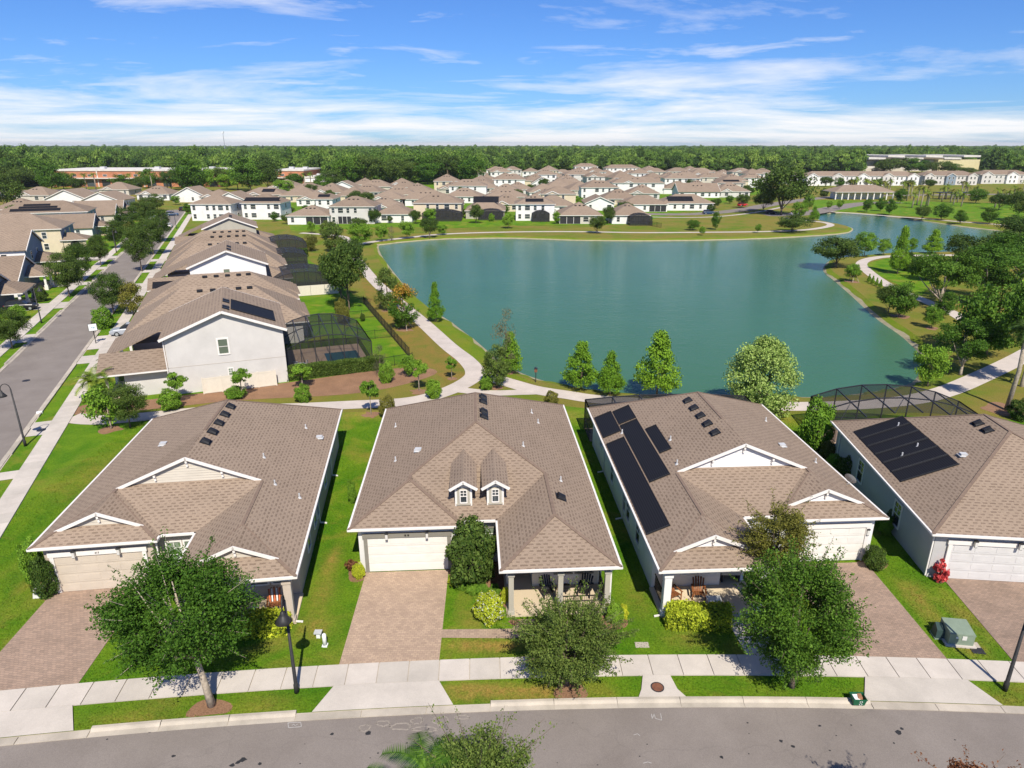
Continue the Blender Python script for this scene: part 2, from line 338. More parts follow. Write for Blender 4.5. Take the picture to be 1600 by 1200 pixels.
M['dkgreen'] = leaf('dark_leaf', (0.036, 0.078, 0.014), (0.125, 0.185, 0.038)); M['lime'] = leaf('lime_leaf', (0.285, 0.360, 0.022), (0.660, 0.690, 0.060))
M['pale'] = leaf('pale_leaf', (0.14, 0.25, 0.04), (0.40, 0.53, 0.17)); M['cypress'] = leaf('cypress_leaf', (0.117, 0.243, 0.019), (0.234, 0.405, 0.038))
M['orange'] = leaf('orange_leaf', (0.375, 0.195, 0.030), (0.510, 0.330, 0.060)); M['red'] = leaf('red_leaf', (0.330, 0.030, 0.038), (0.750, 0.135, 0.135))
M['palm'] = leaf('palm_leaf', (0.098, 0.162, 0.019), (0.273, 0.356, 0.051)); M['bronzeleaf'] = leaf('bronze_leaf', (0.135, 0.045, 0.030), (0.300, 0.135, 0.060))
M['brownleaf'] = leaf('bare_twig', (0.12, 0.12, 0.07), (0.2, 0.2, 0.11)); M['flower'] = leaf('white_flower', (0.6, 0.6, 0.5), (0.8, 0.8, 0.75))
M['forest1'] = leaf('forest_leaf', (0.062, 0.135, 0.024), (0.20, 0.325, 0.055)); M['forest2'] = leaf('forest_leaf_dark', (0.034, 0.078, 0.019), (0.115, 0.19, 0.04))
M['forest3'] = leaf('forest_leaf_light', (0.10, 0.185, 0.03), (0.29, 0.42, 0.085))
M['bark'] = simple('bark', (0.16, 0.12, 0.09), 0.9, 0.35, 6); M['palebark'] = simple('pale_bark', (0.36, 0.30, 0.23), 0.9, 0.3, 6)
M['wood'] = simple('brown_wood', (0.23, 0.085, 0.03), 0.6, 0.3, 8); M['vinyl'] = simple('cream_vinyl', (0.66, 0.60, 0.50), 0.5, 0.05)
M['steel'] = simple('grey_steel', (0.38, 0.4, 0.4), 0.4, 0.1, 4, 0.4); M['lampglass'] = simple('lantern_glass', (0.6, 0.58, 0.54), 0.25, 0.05)
M['green_box'] = simple('utility_green', (0.20, 0.25, 0.185), 0.6, 0.1); M['darkgreen'] = simple('dark_green_plastic', (0.03, 0.055, 0.05), 0.5, 0.1)
M['bin'] = simple('bin_green', (0.01, 0.10, 0.045), 0.5, 0.1); M['whiteplastic'] = simple('white_plastic', (0.75, 0.75, 0.72), 0.4, 0.05)
M['brownbox'] = simple('cardboard', (0.36, 0.17, 0.09), 0.9, 0.1); M['rust'] = simple('rusty_iron', (0.17, 0.07, 0.04), 0.8, 0.3, 6)
M['paintwhite'] = simple('faded_white_paint', (0.38, 0.36, 0.34), 0.8, 0.2, 8); M['stripe'] = simple('orange_cushion', (0.55, 0.13, 0.05), 0.8, 0.1)
M['teal'] = simple('teal_cushion', (0.25, 0.45, 0.38), 0.8, 0.1); M['porchfloor'] = concrete('porch_floor', (0.60, 0.49, 0.34), 0.1)
M['roofwhite'] = simple('flat_roof', (0.62, 0.58, 0.52), 0.8, 0.12, 0.4); M['tyre'] = simple('tyre_rubber', (0.015, 0.015, 0.015), 0.8, 0.1)
def carpaint(n, c): 
    m = simple(n, c, 0.35, 0.02, 1, 0.0, 0.35); return m
M['car_black'] = carpaint('car_black', (0.015, 0.015, 0.018)); M['car_silver'] = carpaint('car_silver', (0.32, 0.34, 0.37)); M['car_white'] = carpaint('car_white', (0.7, 0.7, 0.7))
M['car_blue'] = carpaint('car_blue', (0.03, 0.06, 0.12)); M['car_red'] = carpaint('car_red', (0.5, 0.03, 0.03))
# ------------------------------------------------------------------ the setting: ground, lake, streets, pavements
def catmull(pts, n=6, closed=False):
    pts = [Vector((p[0], p[1], 0)) for p in pts]; out = []; L = len(pts)
    for i in range(L if closed else L - 1):
        if closed: p0, p1, p2, p3 = (pts[(i + k - 1) % L] for k in range(4))
        else: p0, p1, p2, p3 = pts[max(i - 1, 0)], pts[i], pts[i + 1], pts[min(i + 2, L - 1)]
        for k in range(n):
            t = k / n
            out.append(0.5 * ((2 * p1) + (p2 - p0) * t + (2 * p0 - 5 * p1 + 4 * p2 - p3) * t * t + (3 * p1 - p0 - 3 * p2 + p3) * t ** 3))
    if not closed: out.append(pts[-1])
    return out
def sheet(name, pts, z, mat, parent=None):
    mb = MB(); mb.poly([(p[0], p[1], z) for p in pts])
    me = mb.data(name, mat); bm = bmesh.new(); bm.from_mesh(me); bmesh.ops.triangulate(bm, faces=bm.faces)
    for f in bm.faces:
        if f.normal.z < 0: f.normal_flip()
    bm.to_mesh(me); bm.free(); return ob(name, me, parent)
def strip(name, pts, width, z, mat, n=6, thick=0.0, parent=None):
    c = catmull(pts, n); mb = MB(); L = []; Rr = []
    for i, p in enumerate(c):
        d = (c[min(i + 1, len(c) - 1)] - c[max(i - 1, 0)]).normalized(); nn = Vector((-d.y, d.x, 0)) * (width / 2)
        L.append((p.x + nn.x, p.y + nn.y, z)); Rr.append((p.x - nn.x, p.y - nn.y, z))
    for i in range(len(c) - 1): mb.poly([Rr[i], Rr[i + 1], L[i + 1], L[i]])
    return mb.build(name, mat, parent)
def struct(o): o['kind'] = 'structure'; return o

LAKE_PX = [(592,385),(600,405),(640,455),(668,480),(700,500),(740,530),(790,570),(840,592),(900,605),(950,612),(1010,616),(1060,617),(1130,617),
 (1236,620),(1290,620),(1350,614),(1410,603),(1432,590),(1440,560),(1410,527),(1368,497),(1332,464),(1305,440),(1286,422),(1300,406),(1344,401),(1368,398),
 (1410,396),(1470,395),(1518,391),(1566,370),(1564,362),(1500,354),(1410,341),(1335,333.5),(1296,333.5),(1277,337),(1282,345),(1320,353),(1333,358),
 (1320,365),(1260,370),(1200,373),(1100,376),(1000,377),(900,376),(800,373),(700,374),(640,378),(604,382)]
lake = catmull([G(x, y, -0.5) for x, y in LAKE_PX], 5, True)
nL = len(lake)
area = sum(lake[i].x * lake[(i + 1) % nL].y - lake[(i + 1) % nL].x * lake[i].y for i in range(nL))
if area < 0: lake = lake[::-1]
def offset(poly, d):
    out = []; n = len(poly)
    for i, p in enumerate(poly):
        t = (poly[(i + 2) % n] - poly[i - 2]).normalized(); out.append(p + Vector((t.y, -t.x, 0)) * d)
    return out
rnd = random.Random(3)
wig = [rnd.uniform(-0.25, 0.25) for _ in range(nL)]
b_top = offset(lake, 1.5); b_sand = [p + (q - p) * (0.34 + w_) for p, q, w_ in zip(lake, b_top, wig)]; b_in = offset(lake, -1.6)
bm = bmesh.new()
def ring(pts, z): return [bm.verts.new((p.x, p.y, z)) for p in pts]
outer = [bm.verts.new(v) for v in ((-9000, -300, 0), (9000, -300, 0), (9000, 14000, 0), (-9000, 14000, 0))]
r0 = ring(b_top, 0.0)
ed = [bm.edges.new((outer[i], outer[(i + 1) % 4])) for i in range(4)] + [bm.edges.new((r0[i], r0[(i + 1) % nL])) for i in range(nL)]
bmesh.ops.triangle_fill(bm, use_beauty=True, use_dissolve=False, edges=ed)
from mathutils.geometry import intersect_point_tri_2d
def inpoly(x, y, poly):
    c = False; n = len(poly); j = n - 1
    for i in range(n):
        a, b = poly[i], poly[j]
        if (a[1] > y) != (b[1] > y) and x < (b[0] - a[0]) * (y - a[1]) / (b[1] - a[1]) + a[0]: c = not c
        j = i
    return c
kill = [f for f in bm.faces if inpoly(f.calc_center_median().x, f.calc_center_median().y, b_top)]
bmesh.ops.delete(bm, geom=kill, context='FACES')
r1 = ring(b_sand, -0.28); r2 = ring(lake, -0.5); r3 = ring(b_in, -1.4)
for (a, b, mi) in ((r0, r1, 1), (r1, r2, 2), (r2, r3, 2)):
    for i in range(nL):
        f = bm.faces.new((a[i], a[(i + 1) % nL], b[(i + 1) % nL], b[i])); f.material_index = mi
for f in bm.faces:
    if f.normal.z < 0: f.normal_flip()
me = bpy.data.meshes.new('ground'); bm.to_mesh(me); bm.free()
for k in ('park', 'bankgrass', 'sand'): me.materials.append(M[k])
struct(ob('ground', me))
struct(sheet('lake', offset(lake, 0.5), -0.5, M['water']))

# front street: a gentle curve, everything set out by its distance from the kerb line
def fy(x): return 24.70 - 0.00205 * (x - 10) ** 2
def fa(x): return math.atan(-0.0041 * (x - 10))
def FS(x, d):     # point at street position x, d metres behind the kerb line
    a = fa(x); return Vector((x - math.sin(a) * d, fy(x) + math.cos(a) * d, 0))
def fsheet(name, x0, x1, d0, d1, z, mat, flare=0.0, parent=None, n=8):
    mb = MB()
    for i in range(n):
        xa, xb = x0 + (x1 - x0) * i / n, x0 + (x1 - x0) * (i + 1) / n
        def fl(x): return x + flare * ((x - (x0 + x1) / 2) / ((x1 - x0) / 2))
        p = [FS(fl(xa), d0), FS(fl(xb), d0), FS(xb, d1), FS(xa, d1)]
        mb.poly([(q.x, q.y, z) for q in p])
    return mb.build(name, mat, parent)
struct(fsheet('road', -75, 75, -7.4, 0.02, 0.016, M['asphalt'], n=60))
# left street frame: axis runs 21.3 degrees left of straight ahead
LA = Vector((-0.363, 0.932, 0)); LN = Vector((0.932, 0.363, 0))
LROT = R(21.3)
def LS(d, t, z=0.0): v = LN * d + LA * t; return Vector((v.x, v.y, z))
def lsheet(name, d0, d1, t0, t1, z, mat, parent=None): return sheet(name, [LS(d0, t0), LS(d1, t0), LS(d1, t1), LS(d0, t1)], z, mat, parent)
struct(lsheet('road', -28.5, -21.45, 20, 312, 0.022, M['asphalt']))
struct(lsheet('road', -140, -28.4, 178.5, 185.0, 0.018, M['asphalt']))
# lawns
fl = [FS(x, 0.5) for x in range(-34, 61, 4)] + [Vector((60, 58, 0)), Vector((40, 61, 0)), Vector((20, 61.6, 0)), Vector((9, 62.4, 0)), Vector((2, 64.5, 0)), Vector((-12, 62.2, 0)), Vector((-30, 60.6, 0))]
fl += [LS(-17.9, t) for t in (70.0, 60, 50, 40)]
DRY = [(-2.2, 25.7, 1.5, .55, 1.0), (0.2, 25.65, 1.6, .5, .9), (1.7, 25.6, 1.0, .5, .7), (-2.0, 28.9, 1.7, .55, 1.0), (-0.3, 28.8, 1.2, .5, .8), (-11.5, 36.5, .5, 1.6, .8), (-11.2, 33.2, .7, 1.6, .6), (-10.9, 30.2, 1.0, 1.0, .7), (-14.0, 61.5, 2.8, 1.4, .8), (23.6, 31.6, .5, 2.4, .7), (24.2, 28.9, .8, .7, .8), (24.0, 33.5, .9, 1.0, .4),
       (-17.5, 24.0, 2.0, .5, .5), (-16.6, 25.0, 1.2, .5, .4), (-11.8, 24.9, 1.4, .5, .5), (9.6, 29.4, 1.4, .8, .5), (7.3, 33.0, .8, 2.0, .35), (-29.5, 38, 1.5, 3, .35), (-33.5, 49, 2.2, 4, .4), (-27.8, 33, .8, 1.6, .3), (23.0, 25.3, 1.0, .5, .5), (-9.8, 46.0, .5, 3.0, .4), (12.5, 25.6, 1.4, .3, .3), (5.2, 61, 2.5, 1.5, .5), (26, 60, 3, 1.6, .5), (-6.3, 25.0, .8, .4, .5)]
def dryness(x, y): return min(1.0, sum(a * math.exp(-((x - cx_) / rx) ** 2 - ((y - cy_) / ry_) ** 2) for cx_, cy_, rx, ry_, a in DRY))
def lawn_grid(name, pts, z, step=.6):
    o = sheet(name, pts, z, M['lawn']); me = o.data; bm = bmesh.new(); bm.from_mesh(me)
    xs = [v.co.x for v in bm.verts]; ys = [v.co.y for v in bm.verts]; x = min(xs) + step
    while x < max(xs): bmesh.ops.bisect_plane(bm, geom=bm.verts[:] + bm.edges[:] + bm.faces[:], plane_co=(x, 0, 0), plane_no=(1, 0, 0)); x += step
    y = min(ys) + step
    while y < max(ys): bmesh.ops.bisect_plane(bm, geom=bm.verts[:] + bm.edges[:] + bm.faces[:], plane_co=(0, y, 0), plane_no=(0, 1, 0)); y += step
    bm.to_mesh(me); bm.free(); at_ = me.attributes.new('dry', 'FLOAT', 'POINT'); at_.data.foreach_set('value', [dryness(v.co.x, v.co.y) for v in me.vertices]); return o
struct(lawn_grid('lawn', fl, 0.006))
struct(lsheet('lawn', -21.0, -17.9, 38, 300, 0.007, M['lawn']))
struct(lsheet('lawn', -60.0, -28.9, 60, 300, 0.006, M['lawn']))
struct(sheet('lawn', [LS(-17.9, 74), LS(-9, 73.2), LS(17.0, 76.6), LS(17.0, 112), LS(14, 150), LS(10, 186), LS(-17.9, 186)], 0.008, M['lawn']))
# far lawns behind the lake
struct(sheet('lawn', [G(x, y) for x, y in ((430, 345), (1010, 345), (1040, 338), (1200, 300), (1200, 276), (745, 276), (560, 292), (430, 300))], 0.012, M['lawn']))
struct(sheet('lawn', [G(x, y) for x, y in ((455, 362), (600, 355), (700, 357), (800, 353), (900, 352), (1010, 351), (1010, 345), (450, 345))], 0.03, M['lawn']))
struct(sheet('lawn', [G(x, y) for x, y in ((1270, 329), (1340, 331), (1480, 342), (1600, 352), (1600, 318), (1270, 312))], 0.03, M['lawn']))
struct(sheet('lawn', [G(x, y) for x, y in ((1365, 427), (1352, 412), (1385, 404), (1440, 404), (1470, 430), (1440, 462))], 0.02, M['lawn']))
struct(sheet('lawn', [G(x, y) for x, y in ((660, 492), (600, 440), (607, 430), (700, 505), (745, 545), (795, 582), (840, 600), (800, 592), (752, 571))], 0.01, M['bankgrass']))
# mulch beds
def blob(name, pts, z, mat, n=4): return struct(sheet(name, catmull(pts, n, True), z, mat))
blob('mulch_bed', [LS(-17.4, 72.2), LS(-17.6, 75.2), LS(-12, 74.6), LS(-9.4, 74.6), LS(2, 74.9), LS(12, 75.6), LS(17.6, 74.8), LS(18.3, 71.6), LS(9.8, 68.6), LS(-3, 71.0), LS(-10, 71.4)], 0.014, M['mulch'])
blob('mulch_bed', [G(x, y) for x, y in ((545, 905), (548, 880), (566, 880), (576, 893), (568, 906), (556, 910))], 0.013, M['mulch'], 3)
blob('mulch_bed', [G(x, y) for x, y in ((699, 893), (705, 860), (780, 868), (792, 905), (797, 950), (775, 940), (750, 925), (738, 908), (716, 905))], 0.013, M['mulch'], 3)
blob('mulch_bed', [G(x, y) for x, y in ((800, 968), (900, 970), (960, 958), (978, 965), (978, 980), (945, 985), (870, 985), (810, 980))], 0.013, M['mulch'], 3)
blob('mulch_bed', [G(x, y) for x, y in ((1338, 880), (1350, 875), (1386, 880), (1380, 890), (1352, 890))], 0.013, M['mulch'], 3)
blob('mulch_bed', [G(x, y) for x, y in ((1452, 895), (1462, 886), (1478, 895), (1484, 905), (1466, 912))], 0.013, M['mulch'], 3)
blob('mulch_bed', [G(x, y) for x, y in ((290, 1120), (308, 1098), (335, 1092), (362, 1100), (358, 1113), (330, 1117))], 0.013, M['mulch'], 3)
blob('mulch_bed', [G(x, y) for x, y in ((868, 1090), (872, 1072), (900, 1068), (914, 1075), (915, 1091))], 0.013, M['mulch'], 3)
blob('mulch_bed', [G(x, y) for x, y in ((58, 900), (84, 908), (90, 930), (72, 940), (60, 925))], 0.013, M['mulch'], 3)
for c in ((634, 515, 1.7), (580, 648, 1.1), (776, 606, 1.0), (1572, 641, 2.6), (655, 612, 1.3), (706, 592, 0.9), (797, 582, 0.9), (174, 671, 1.4), (607, 485, 1.4), (1404, 494, 2.0), (1332, 440, 2.0), (1455, 513, 1.4)):
    p = G(c[0], c[1]); k = random.Random(c[0])
    blob('mulch_bed', [(p.x + math.cos(a) * c[2] * .72 * k.uniform(.6, 1.3), p.y + math.sin(a) * c[2] * .72 * k.uniform(.6, 1.3)) for a in [i_ * .5712 for i_ in range(11)]], 0.0135 + 0.0002 * (c[0] % 9), M['mulch'])
# worn, dried-out turf of the park strip
blob('dry_turf', [G(x, y) for x, y in ((600, 440), (640, 480), (690, 520), (740, 575), (735, 600), (700, 610), (690, 590), (640, 555), (580, 480), (565, 440), (560, 415), (575, 420))], 0.011, M['dry'], 4)

# pavements: slabs laid one by one on a bedding strip
slab = MB().box(-0.745, 0.0, 0.0, 0.745, 1.40, 0.05).data('slab', M['concrete'])
bed = struct(fsheet('pavement', -34, 46, 2.02, 3.44, 0.03, M['kerb'], n=40))
x = -33.0
while x < 45:
    p = FS(x, 2.03); ob('slab', slab, bed, (p.x, p.y, 0.04), fa(x)); x += 1.512
slab2 = MB().box(-0.80, -0.745, 0, 0.80, 0.745, 0.05).data('slab', M['concrete'])
for (dc, t0, t1) in ((-18.7, 36, 290), (-31.2, 62, 290)):
    b2 = struct(lsheet('pavement', dc - 0.81, dc + 0.81, t0, t1, 0.03, M['concrete']))
    t = t0 + 0.76
    while t < min(t1, 175):
        p = LS(dc, t); ob('slab', slab2, b2, (p.x, p.y, 0.04), LROT); t += 1.506
# driveways, aprons and walkways
def drive(name, pts, mat, z=0.034): return struct(sheet(name, pts, z, mat))
def fsd(x): return FS(x, 3.45)
drive('driveway', [fsd(-26.0), (-27.2, 33.55), (-22.0, 34.2), fsd(-20.9)], M['paverA'])
drive('driveway', [fsd(-8.55), (-9.05, 35.3), (-3.95, 35.6), fsd(-3.55)], M['paver'])
drive('driveway', [fsd(17.45), (17.1, 36.1), (22.45, 36.4), fsd(22.25)], M['paverA'])
drive('driveway', [fsd(25.5), (26.35, 34.9), (31.5, 34.45), fsd(30.7)], M['paverA'])
for (x0, x1) in ((-26.2, -20.5), (-8.55, -3.5), (17.5, 22.4), (25.6, 30.6)):
    ap = struct(fsheet('driveway_apron', x0, x1, 0.45, 2.02, 0.085, M['concrete'], flare=0.75))
drive('walkway', [G(690, 984), G(800, 983), G(815, 968), G(835, 968), G(828, 994), G(800, 998), G(690, 997)], M['paver'], 0.03)
drive('walkway', [(11.9, 31.9), (13.6, 31.9), (14.0, 28.2), (12.2, 28.1)], M['concrete'], 0.03)
drive('walkway', [(-19.2, 29.6), (-14.4, 30.3), (-14.6, 31.6), (-19.4, 30.8)], M['paverA'], 0.03)
# kerb segments
def kerb_mesh(L):
    prof = [(0.02, 0.0), (0.02, 0.012), (0.28, 0.03), (0.36, 0.11), (0.42, 0.135), (0.56, 0.135), (0.56, 0.0)]
    mb = MB(); n = len(prof)
    vs = [(-L / 2, p[0], p[1]) for p in prof] + [(L / 2, p[0], p[1]) for p in prof]
    mb.mesh(vs, [(i, n + i, n + (i + 1) % n, (i + 1) % n) for i in range(n)] + [tuple(range(n)), tuple(range(n, 2 * n))[::-1]])
    return mb.data('kerb_segment', M['kerb'], fix=True)
kseg = kerb_mesh(2.985); kflat = MB().box(-1.49, 0.02, 0, 1.49, 0.40, 0.05).data('gutter_segment', M['kerb'])
kerb = struct(fsheet('kerb', -40, 52, 0.02, 0.5, 0.01, M['kerb'], n=40))
x = -38.5
while x < 51:
    p = FS(x, 0.0); ap = any(a - 1.6 < x < b + 1.6 for a, b in ((-26.2, -20.5), (-8.55, -3.5), (17.5, 22.4), (25.6, 30.6)))
    ob('gutter_segment' if ap else 'kerb_segment', kflat if ap else kseg, kerb, (p.x, p.y, 0.012), fa(x)); x += 3.0
for (d, rz, t0) in ((-21.45, LROT - math.pi / 2, 40), (-28.5, LROT + math.pi / 2, 64)):
    k2 = struct(lsheet('kerb', d, d + (0.5 if d > -25 else -0.5), t0, 300, 0.024, M['kerb']))
    t = t0 + 1.5; i = 0
    while t < 190:
        p = LS(d, t); dr = any(abs(t - c) < 2.6 for c in ((60.5, 71.2, 93.5, 99.0, 108.5, 127, 143, 158, 172, 186) if d > -25 else (90.5, 106, 128, 148, 166, 182)))
        ob('kerb_segment', kflat if dr else kseg, k2, (p.x, p.y, 0.026), rz); t += 3.0
# drives crossing the verges of the left street
for (t0, t1, d0, d1) in ((58.8, 60.4, -21.0, -19.5), (68.0, 71.6, -21.0, -19.5), (91.0, 94.5, -21.0, -16.4), (97.5, 104.5, -21.0, -15.5), (125.5, 129, -21, -16), (141, 144.5, -21, -16), (157, 160.5, -21, -16), (172, 175.5, -21, -16),
                         (88.8, 92.0, -30.4, -29.0), (104.5, 109.0, -30.4, -29.0), (126.0, 131, -37, -29.0), (146.5, 150, -36.5, -29.0), (164.5, 168, -38, -29.0), (180.5, 184, -38, -29.0)):
    struct(lsheet('driveway_apron', d0, d1, t0, t1, 0.036, M['concrete']))
# park paths
struct(strip('path', [LS(-18, 71.9), G(170, 656), G(330, 641), G(450, 637), G(540, 633), G(640, 627), G(700, 611), G(735, 593), G(742, 580), G(728, 562), G(700, 540), G(655, 499), G(593, 447), G(565, 415), G(543, 388), G(545, 375), G(525, 368), G(470, 364)], 2.3, 0.024, M['path']))
struct(strip('path', [G(736, 586), G(760, 588), G(795, 598), G(835, 609), G(885, 617), G(946, 625), G(1100, 633), G(1272, 635), G(1400, 628), G(1470, 614), G(1530, 590), G(1600, 556), G(1660, 520)], 2.4, 0.028, M['path']))
struct(strip('path', [G(715, 609), G(766, 614), G(815, 613), G(850, 612)], 1.6, 0.020, M['path']))
struct(strip('path', [G(543, 388), G(575, 379), G(640, 371), G(700, 365.5), G(800, 362.5), G(900, 362), G(1000, 363.5), G(1100, 363), G(1190, 362), G(1260, 359), G(1296, 353), G(1290, 348), G(1255, 344), G(1225, 340)], 2.3, 0.026, M['path']))
struct(strip('path', [G(1560, 398), G(1470, 399), G(1400, 400), G(1362, 404), G(1346, 412), G(1356, 424), G(1378, 440), G(1400, 452), G(1440, 468), G(1490, 490), G(1540, 520)], 2.3, 0.026, M['path']))
struct(strip('path', [G(1270, 329), G(1350, 334.5), G(1420, 340), G(1500, 346.5), G(1560, 351), G(1640, 358)], 2.3, 0.032, M['path']))
struct(strip('road', [G(985, 334), G(1060, 335), G(1110, 333), G(1165, 327), G(1215, 318), G(1300, 308), G(1420, 305), G(1640, 303)], 7.5, 0.03, M['asphalt']))
struct(strip('pavement', [G(1000, 338.5), G(1060, 340), G(1120, 338.5), G(1180, 332), G(1225, 323)], 1.8, 0.03, M['path']))
struct(strip('road', [G(1195, 336), G(1255, 334), G(1340, 319), G(1400, 316)], 9, 0.036, M['asphalt']))
# stains and survey marks on the asphalt
def mark(pts, w, mat, z=0.0215, name='road_mark'):
    mb = MB()
    for a, b in zip(pts[:-1], pts[1:]):
        d = (b - a).normalized(); n = Vector((-d.y, d.x, 0)) * w / 2
        mb.poly([(q.x, q.y, z) for q in (a - n, b - n, b + n, a + n)])
    return mb.build(name, mat)
mk = [mark([G(450, 1130), G(470, 1129), G(471, 1136), G(451, 1137.5), G(450, 1130)], 0.035, M['paintwhite']), mark([G(456, 1134), G(459, 1132), G(461, 1134.5), G(465, 1132)], 0.03, M['paintwhite'], 0.0225),
      mark([G(1018, 1116), G(1019, 1124), G(1022, 1116), G(1024, 1123), G(1034, 1126), G(1032, 1115)], 0.03, M['paintwhite']), mark([G(990, 1149), G(996, 1147), G(1000, 1150)], 0.03, M['paintwhite']), mark([G(1005, 1193), G(1012, 1191), G(1018, 1193)], 0.03, M['paintwhite'])]
for o in mk: o['kind'] = 'structure'
k = random.Random(5)
for i in range(46):
    p = G(k.uniform(20, 1590), k.uniform(1128, 1198)); r = k.choice((0.03, 0.04, 0.05, 0.09))
    if i < 6: p = G(*((380, 1187), (372, 1192), (363, 1196), (1404, 1145), (1409, 1139), (575, 1146))[i]); r = (0.16, 0.12, 0.12, 0.16, 0.10, 0.14)[i]
    mb = MB(); n = 9; mb.poly([(p.x + math.cos(6.283 * j / n) * r * k.uniform(.6, 1.3), p.y + math.sin(6.283 * j / n) * r * k.uniform(.5, 1.0), 0.0205 + i * 0.00004) for j in range(n)])
    struct(mb.build('oil_spot', M['dark']))
sealer = simple('dried_slurry', (0.29, 0.25, 0.21), 0.9, 0.15, 6)
for i, (cx_, cy_, rx, ry) in enumerate(((598, 1131, .35, .16), (627, 1136, .5, .2), (652, 1127, .3, .2), (688, 1127, .4, .25), (722, 1121, .35, .12), (665, 1140, .6, .14), (570, 1138, .25, .2))):
    pts = []; p = G(cx_, cy_)
    for j in range(19):
        a = 6.2832 * j / 18; e = k.uniform(0.7, 1.15) if 0 < j < 18 else 0.9
        pts.append(p + Vector((math.cos(a) * rx * e, math.sin(a) * ry * e, 0)))
    struct(mark(pts, 0.07, sealer, 0.0235 + i * 0.0003, 'slurry_ring'))
# ------------------------------------------------------------------ roofs, windows and other house pieces
def roof_data(name, foot, rects, ze, mat, thick=0.10):
    """roof over a footprint: the upper envelope of hips. rect = (x0,y0,x1,y1, left, front, right, back slope; 0 = open gable)"""
    pl = set()
    for (x0, y0, x1, y1, sl_, sf, sr, sb) in rects:
        for k in ((sl_, 0, -sl_ * x0, sl_), (0, sf, -sf * y0, sf), (-sr, 0, sr * x1, sr), (0, -sb, sb * y1, sb)):
            if k[3]: pl.add(tuple(round(v, 5) for v in k[:3]))
    pl = list(pl)
    def h(x, y):
        best = -9
        for (x0, y0, x1, y1, sl_, sf, sr, sb) in rects:
            m = 99
            if sl_: m = min(m, sl_ * (x - x0))
            if sf: m = min(m, sf * (y - y0))
            if sr: m = min(m, sr * (x1 - x))
            if sb: m = min(m, sb * (y1 - y))
            if x < x0 - 1e-4 or x > x1 + 1e-4 or y < y0 - 1e-4 or y > y1 + 1e-4: m = -9
            best = max(best, m)
        return max(best, 0.0)
    bm = bmesh.new(); bm.faces.new([bm.verts.new((p[0], p[1], 0)) for p in foot])
    cuts = []
    for i in range(len(pl)):
        for j in range(i):
            a, b, c = (pl[i][k] - pl[j][k] for k in range(3)); n2 = a * a + b * b
            if n2 > 1e-8: cuts.append((Vector((-a * c / n2, -b * c / n2, 0)), Vector((a, b, 0)).normalized()))
    for (x0, y0, x1, y1, *_r) in rects:
        cuts += [(Vector((x0, 0, 0)), Vector((1, 0, 0))), (Vector((x1, 0, 0)), Vector((1, 0, 0))), (Vector((0, y0, 0)), Vector((0, 1, 0))), (Vector((0, y1, 0)), Vector((0, 1, 0)))]
    for co, no in cuts:
        bmesh.ops.bisect_plane(bm, geom=bm.verts[:] + bm.edges[:] + bm.faces[:], dist=1e-4, plane_co=co, plane_no=no)
    for v in bm.verts: v.co.z = ze + h(v.co.x, v.co.y)
    bmesh.ops.triangulate(bm, faces=bm.faces)
    for f in bm.faces:
        if f.normal.z < 0: f.normal_flip()
    bm.normal_update(); uv_roof(bm)
    me = bpy.data.meshes.new(name); bm.to_mesh(me); bm.free(); me.materials.append(mat); return me, h
def uv_roof(bm):
    uvl = bm.loops.layers.uv.verify()
    for f in bm.faces:
        n = f.normal; u = Vector((-n.y, n.x, 0))
        u = u.normalized() if u.length > 1e-4 else Vector((1, 0, 0)); v = n.cross(u)
        for l in f.loops: l[uvl].uv = (l.vert.co.dot(u), l.vert.co.dot(v))
def uv_mesh(me):
    bm = bmesh.new(); bm.from_mesh(me); bm.normal_update(); uv_roof(bm); bm.to_mesh(me); bm.free(); return me
def win_parts(w_, h_, trim=0.10, style='22'):
    """window facing -y, centred at x=0, sill at z=0"""
    fr = MB()
    fr.box(-w_ / 2 - trim, -0.06, -trim, -w_ / 2, 0, h_ + trim).box(w_ / 2, -0.06, -trim, w_ / 2 + trim, 0, h_ + trim)
    fr.box(-w_ / 2, -0.06, h_, w_ / 2, 0, h_ + trim).box(-w_ / 2 - 0.0, -0.08, -trim, w_ / 2 + 0.0, 0, 0)
    ra = MB(); ra.box(-w_ / 2, -0.04, h_ * 0.48, w_ / 2, -0.012, h_ * 0.48 + 0.05)
    if style == '22':
        ra.box(-0.018, -0.035, h_ * 0.53, 0.018, -0.012, h_); ra.box(-w_ / 2, -0.034, h_ * 0.75, w_ / 2, -0.012, h_ * 0.75 + 0.03)
    pa = MB().box(-w_ / 2, -0.011, 0, w_ / 2, 0.0, h_)
    return fr, ra, pa
_wc = {}
def window(parent, x, y, z, w_, h_, rz=0, trim='trim', glass='glass', t=0.10, style='22'):
    k = (w_, h_, trim, glass, t, style)
    if k not in _wc:
        fr, ra, pa = win_parts(w_, h_, t, style)
        _wc[k] = (fr.data('window_frame', M[trim]), ra.data('glazing_bar', M['trim']), pa.data('pane', M[glass]))
    a, b, c = _wc[k]
    o = ob('window', a, parent, (x, y, z), rz); ob('glazing_bar', b, o); ob('pane', c, o); return o
_fw = {}
def far_window(parent, x, y, z, w_, h_, rz=0, trim='trim'):
    k = (w_, h_, trim)
    if k not in _fw:
        mb = MB(); mb.box(-w_ / 2 - .1, -.06, -.1, w_ / 2 + .1, 0, h_ + .1, 0); mb.box(-w_ / 2, -.075, 0, w_ / 2, -.06, h_, 1); mb.box(-w_ / 2, -.09, h_ * .48, w_ / 2, -.075, h_ * .48 + .06, 0)
        _fw[k] = mb.data('window', [M[trim], M['glass']])
    return ob('window', _fw[k], parent, (x, y, z), rz)
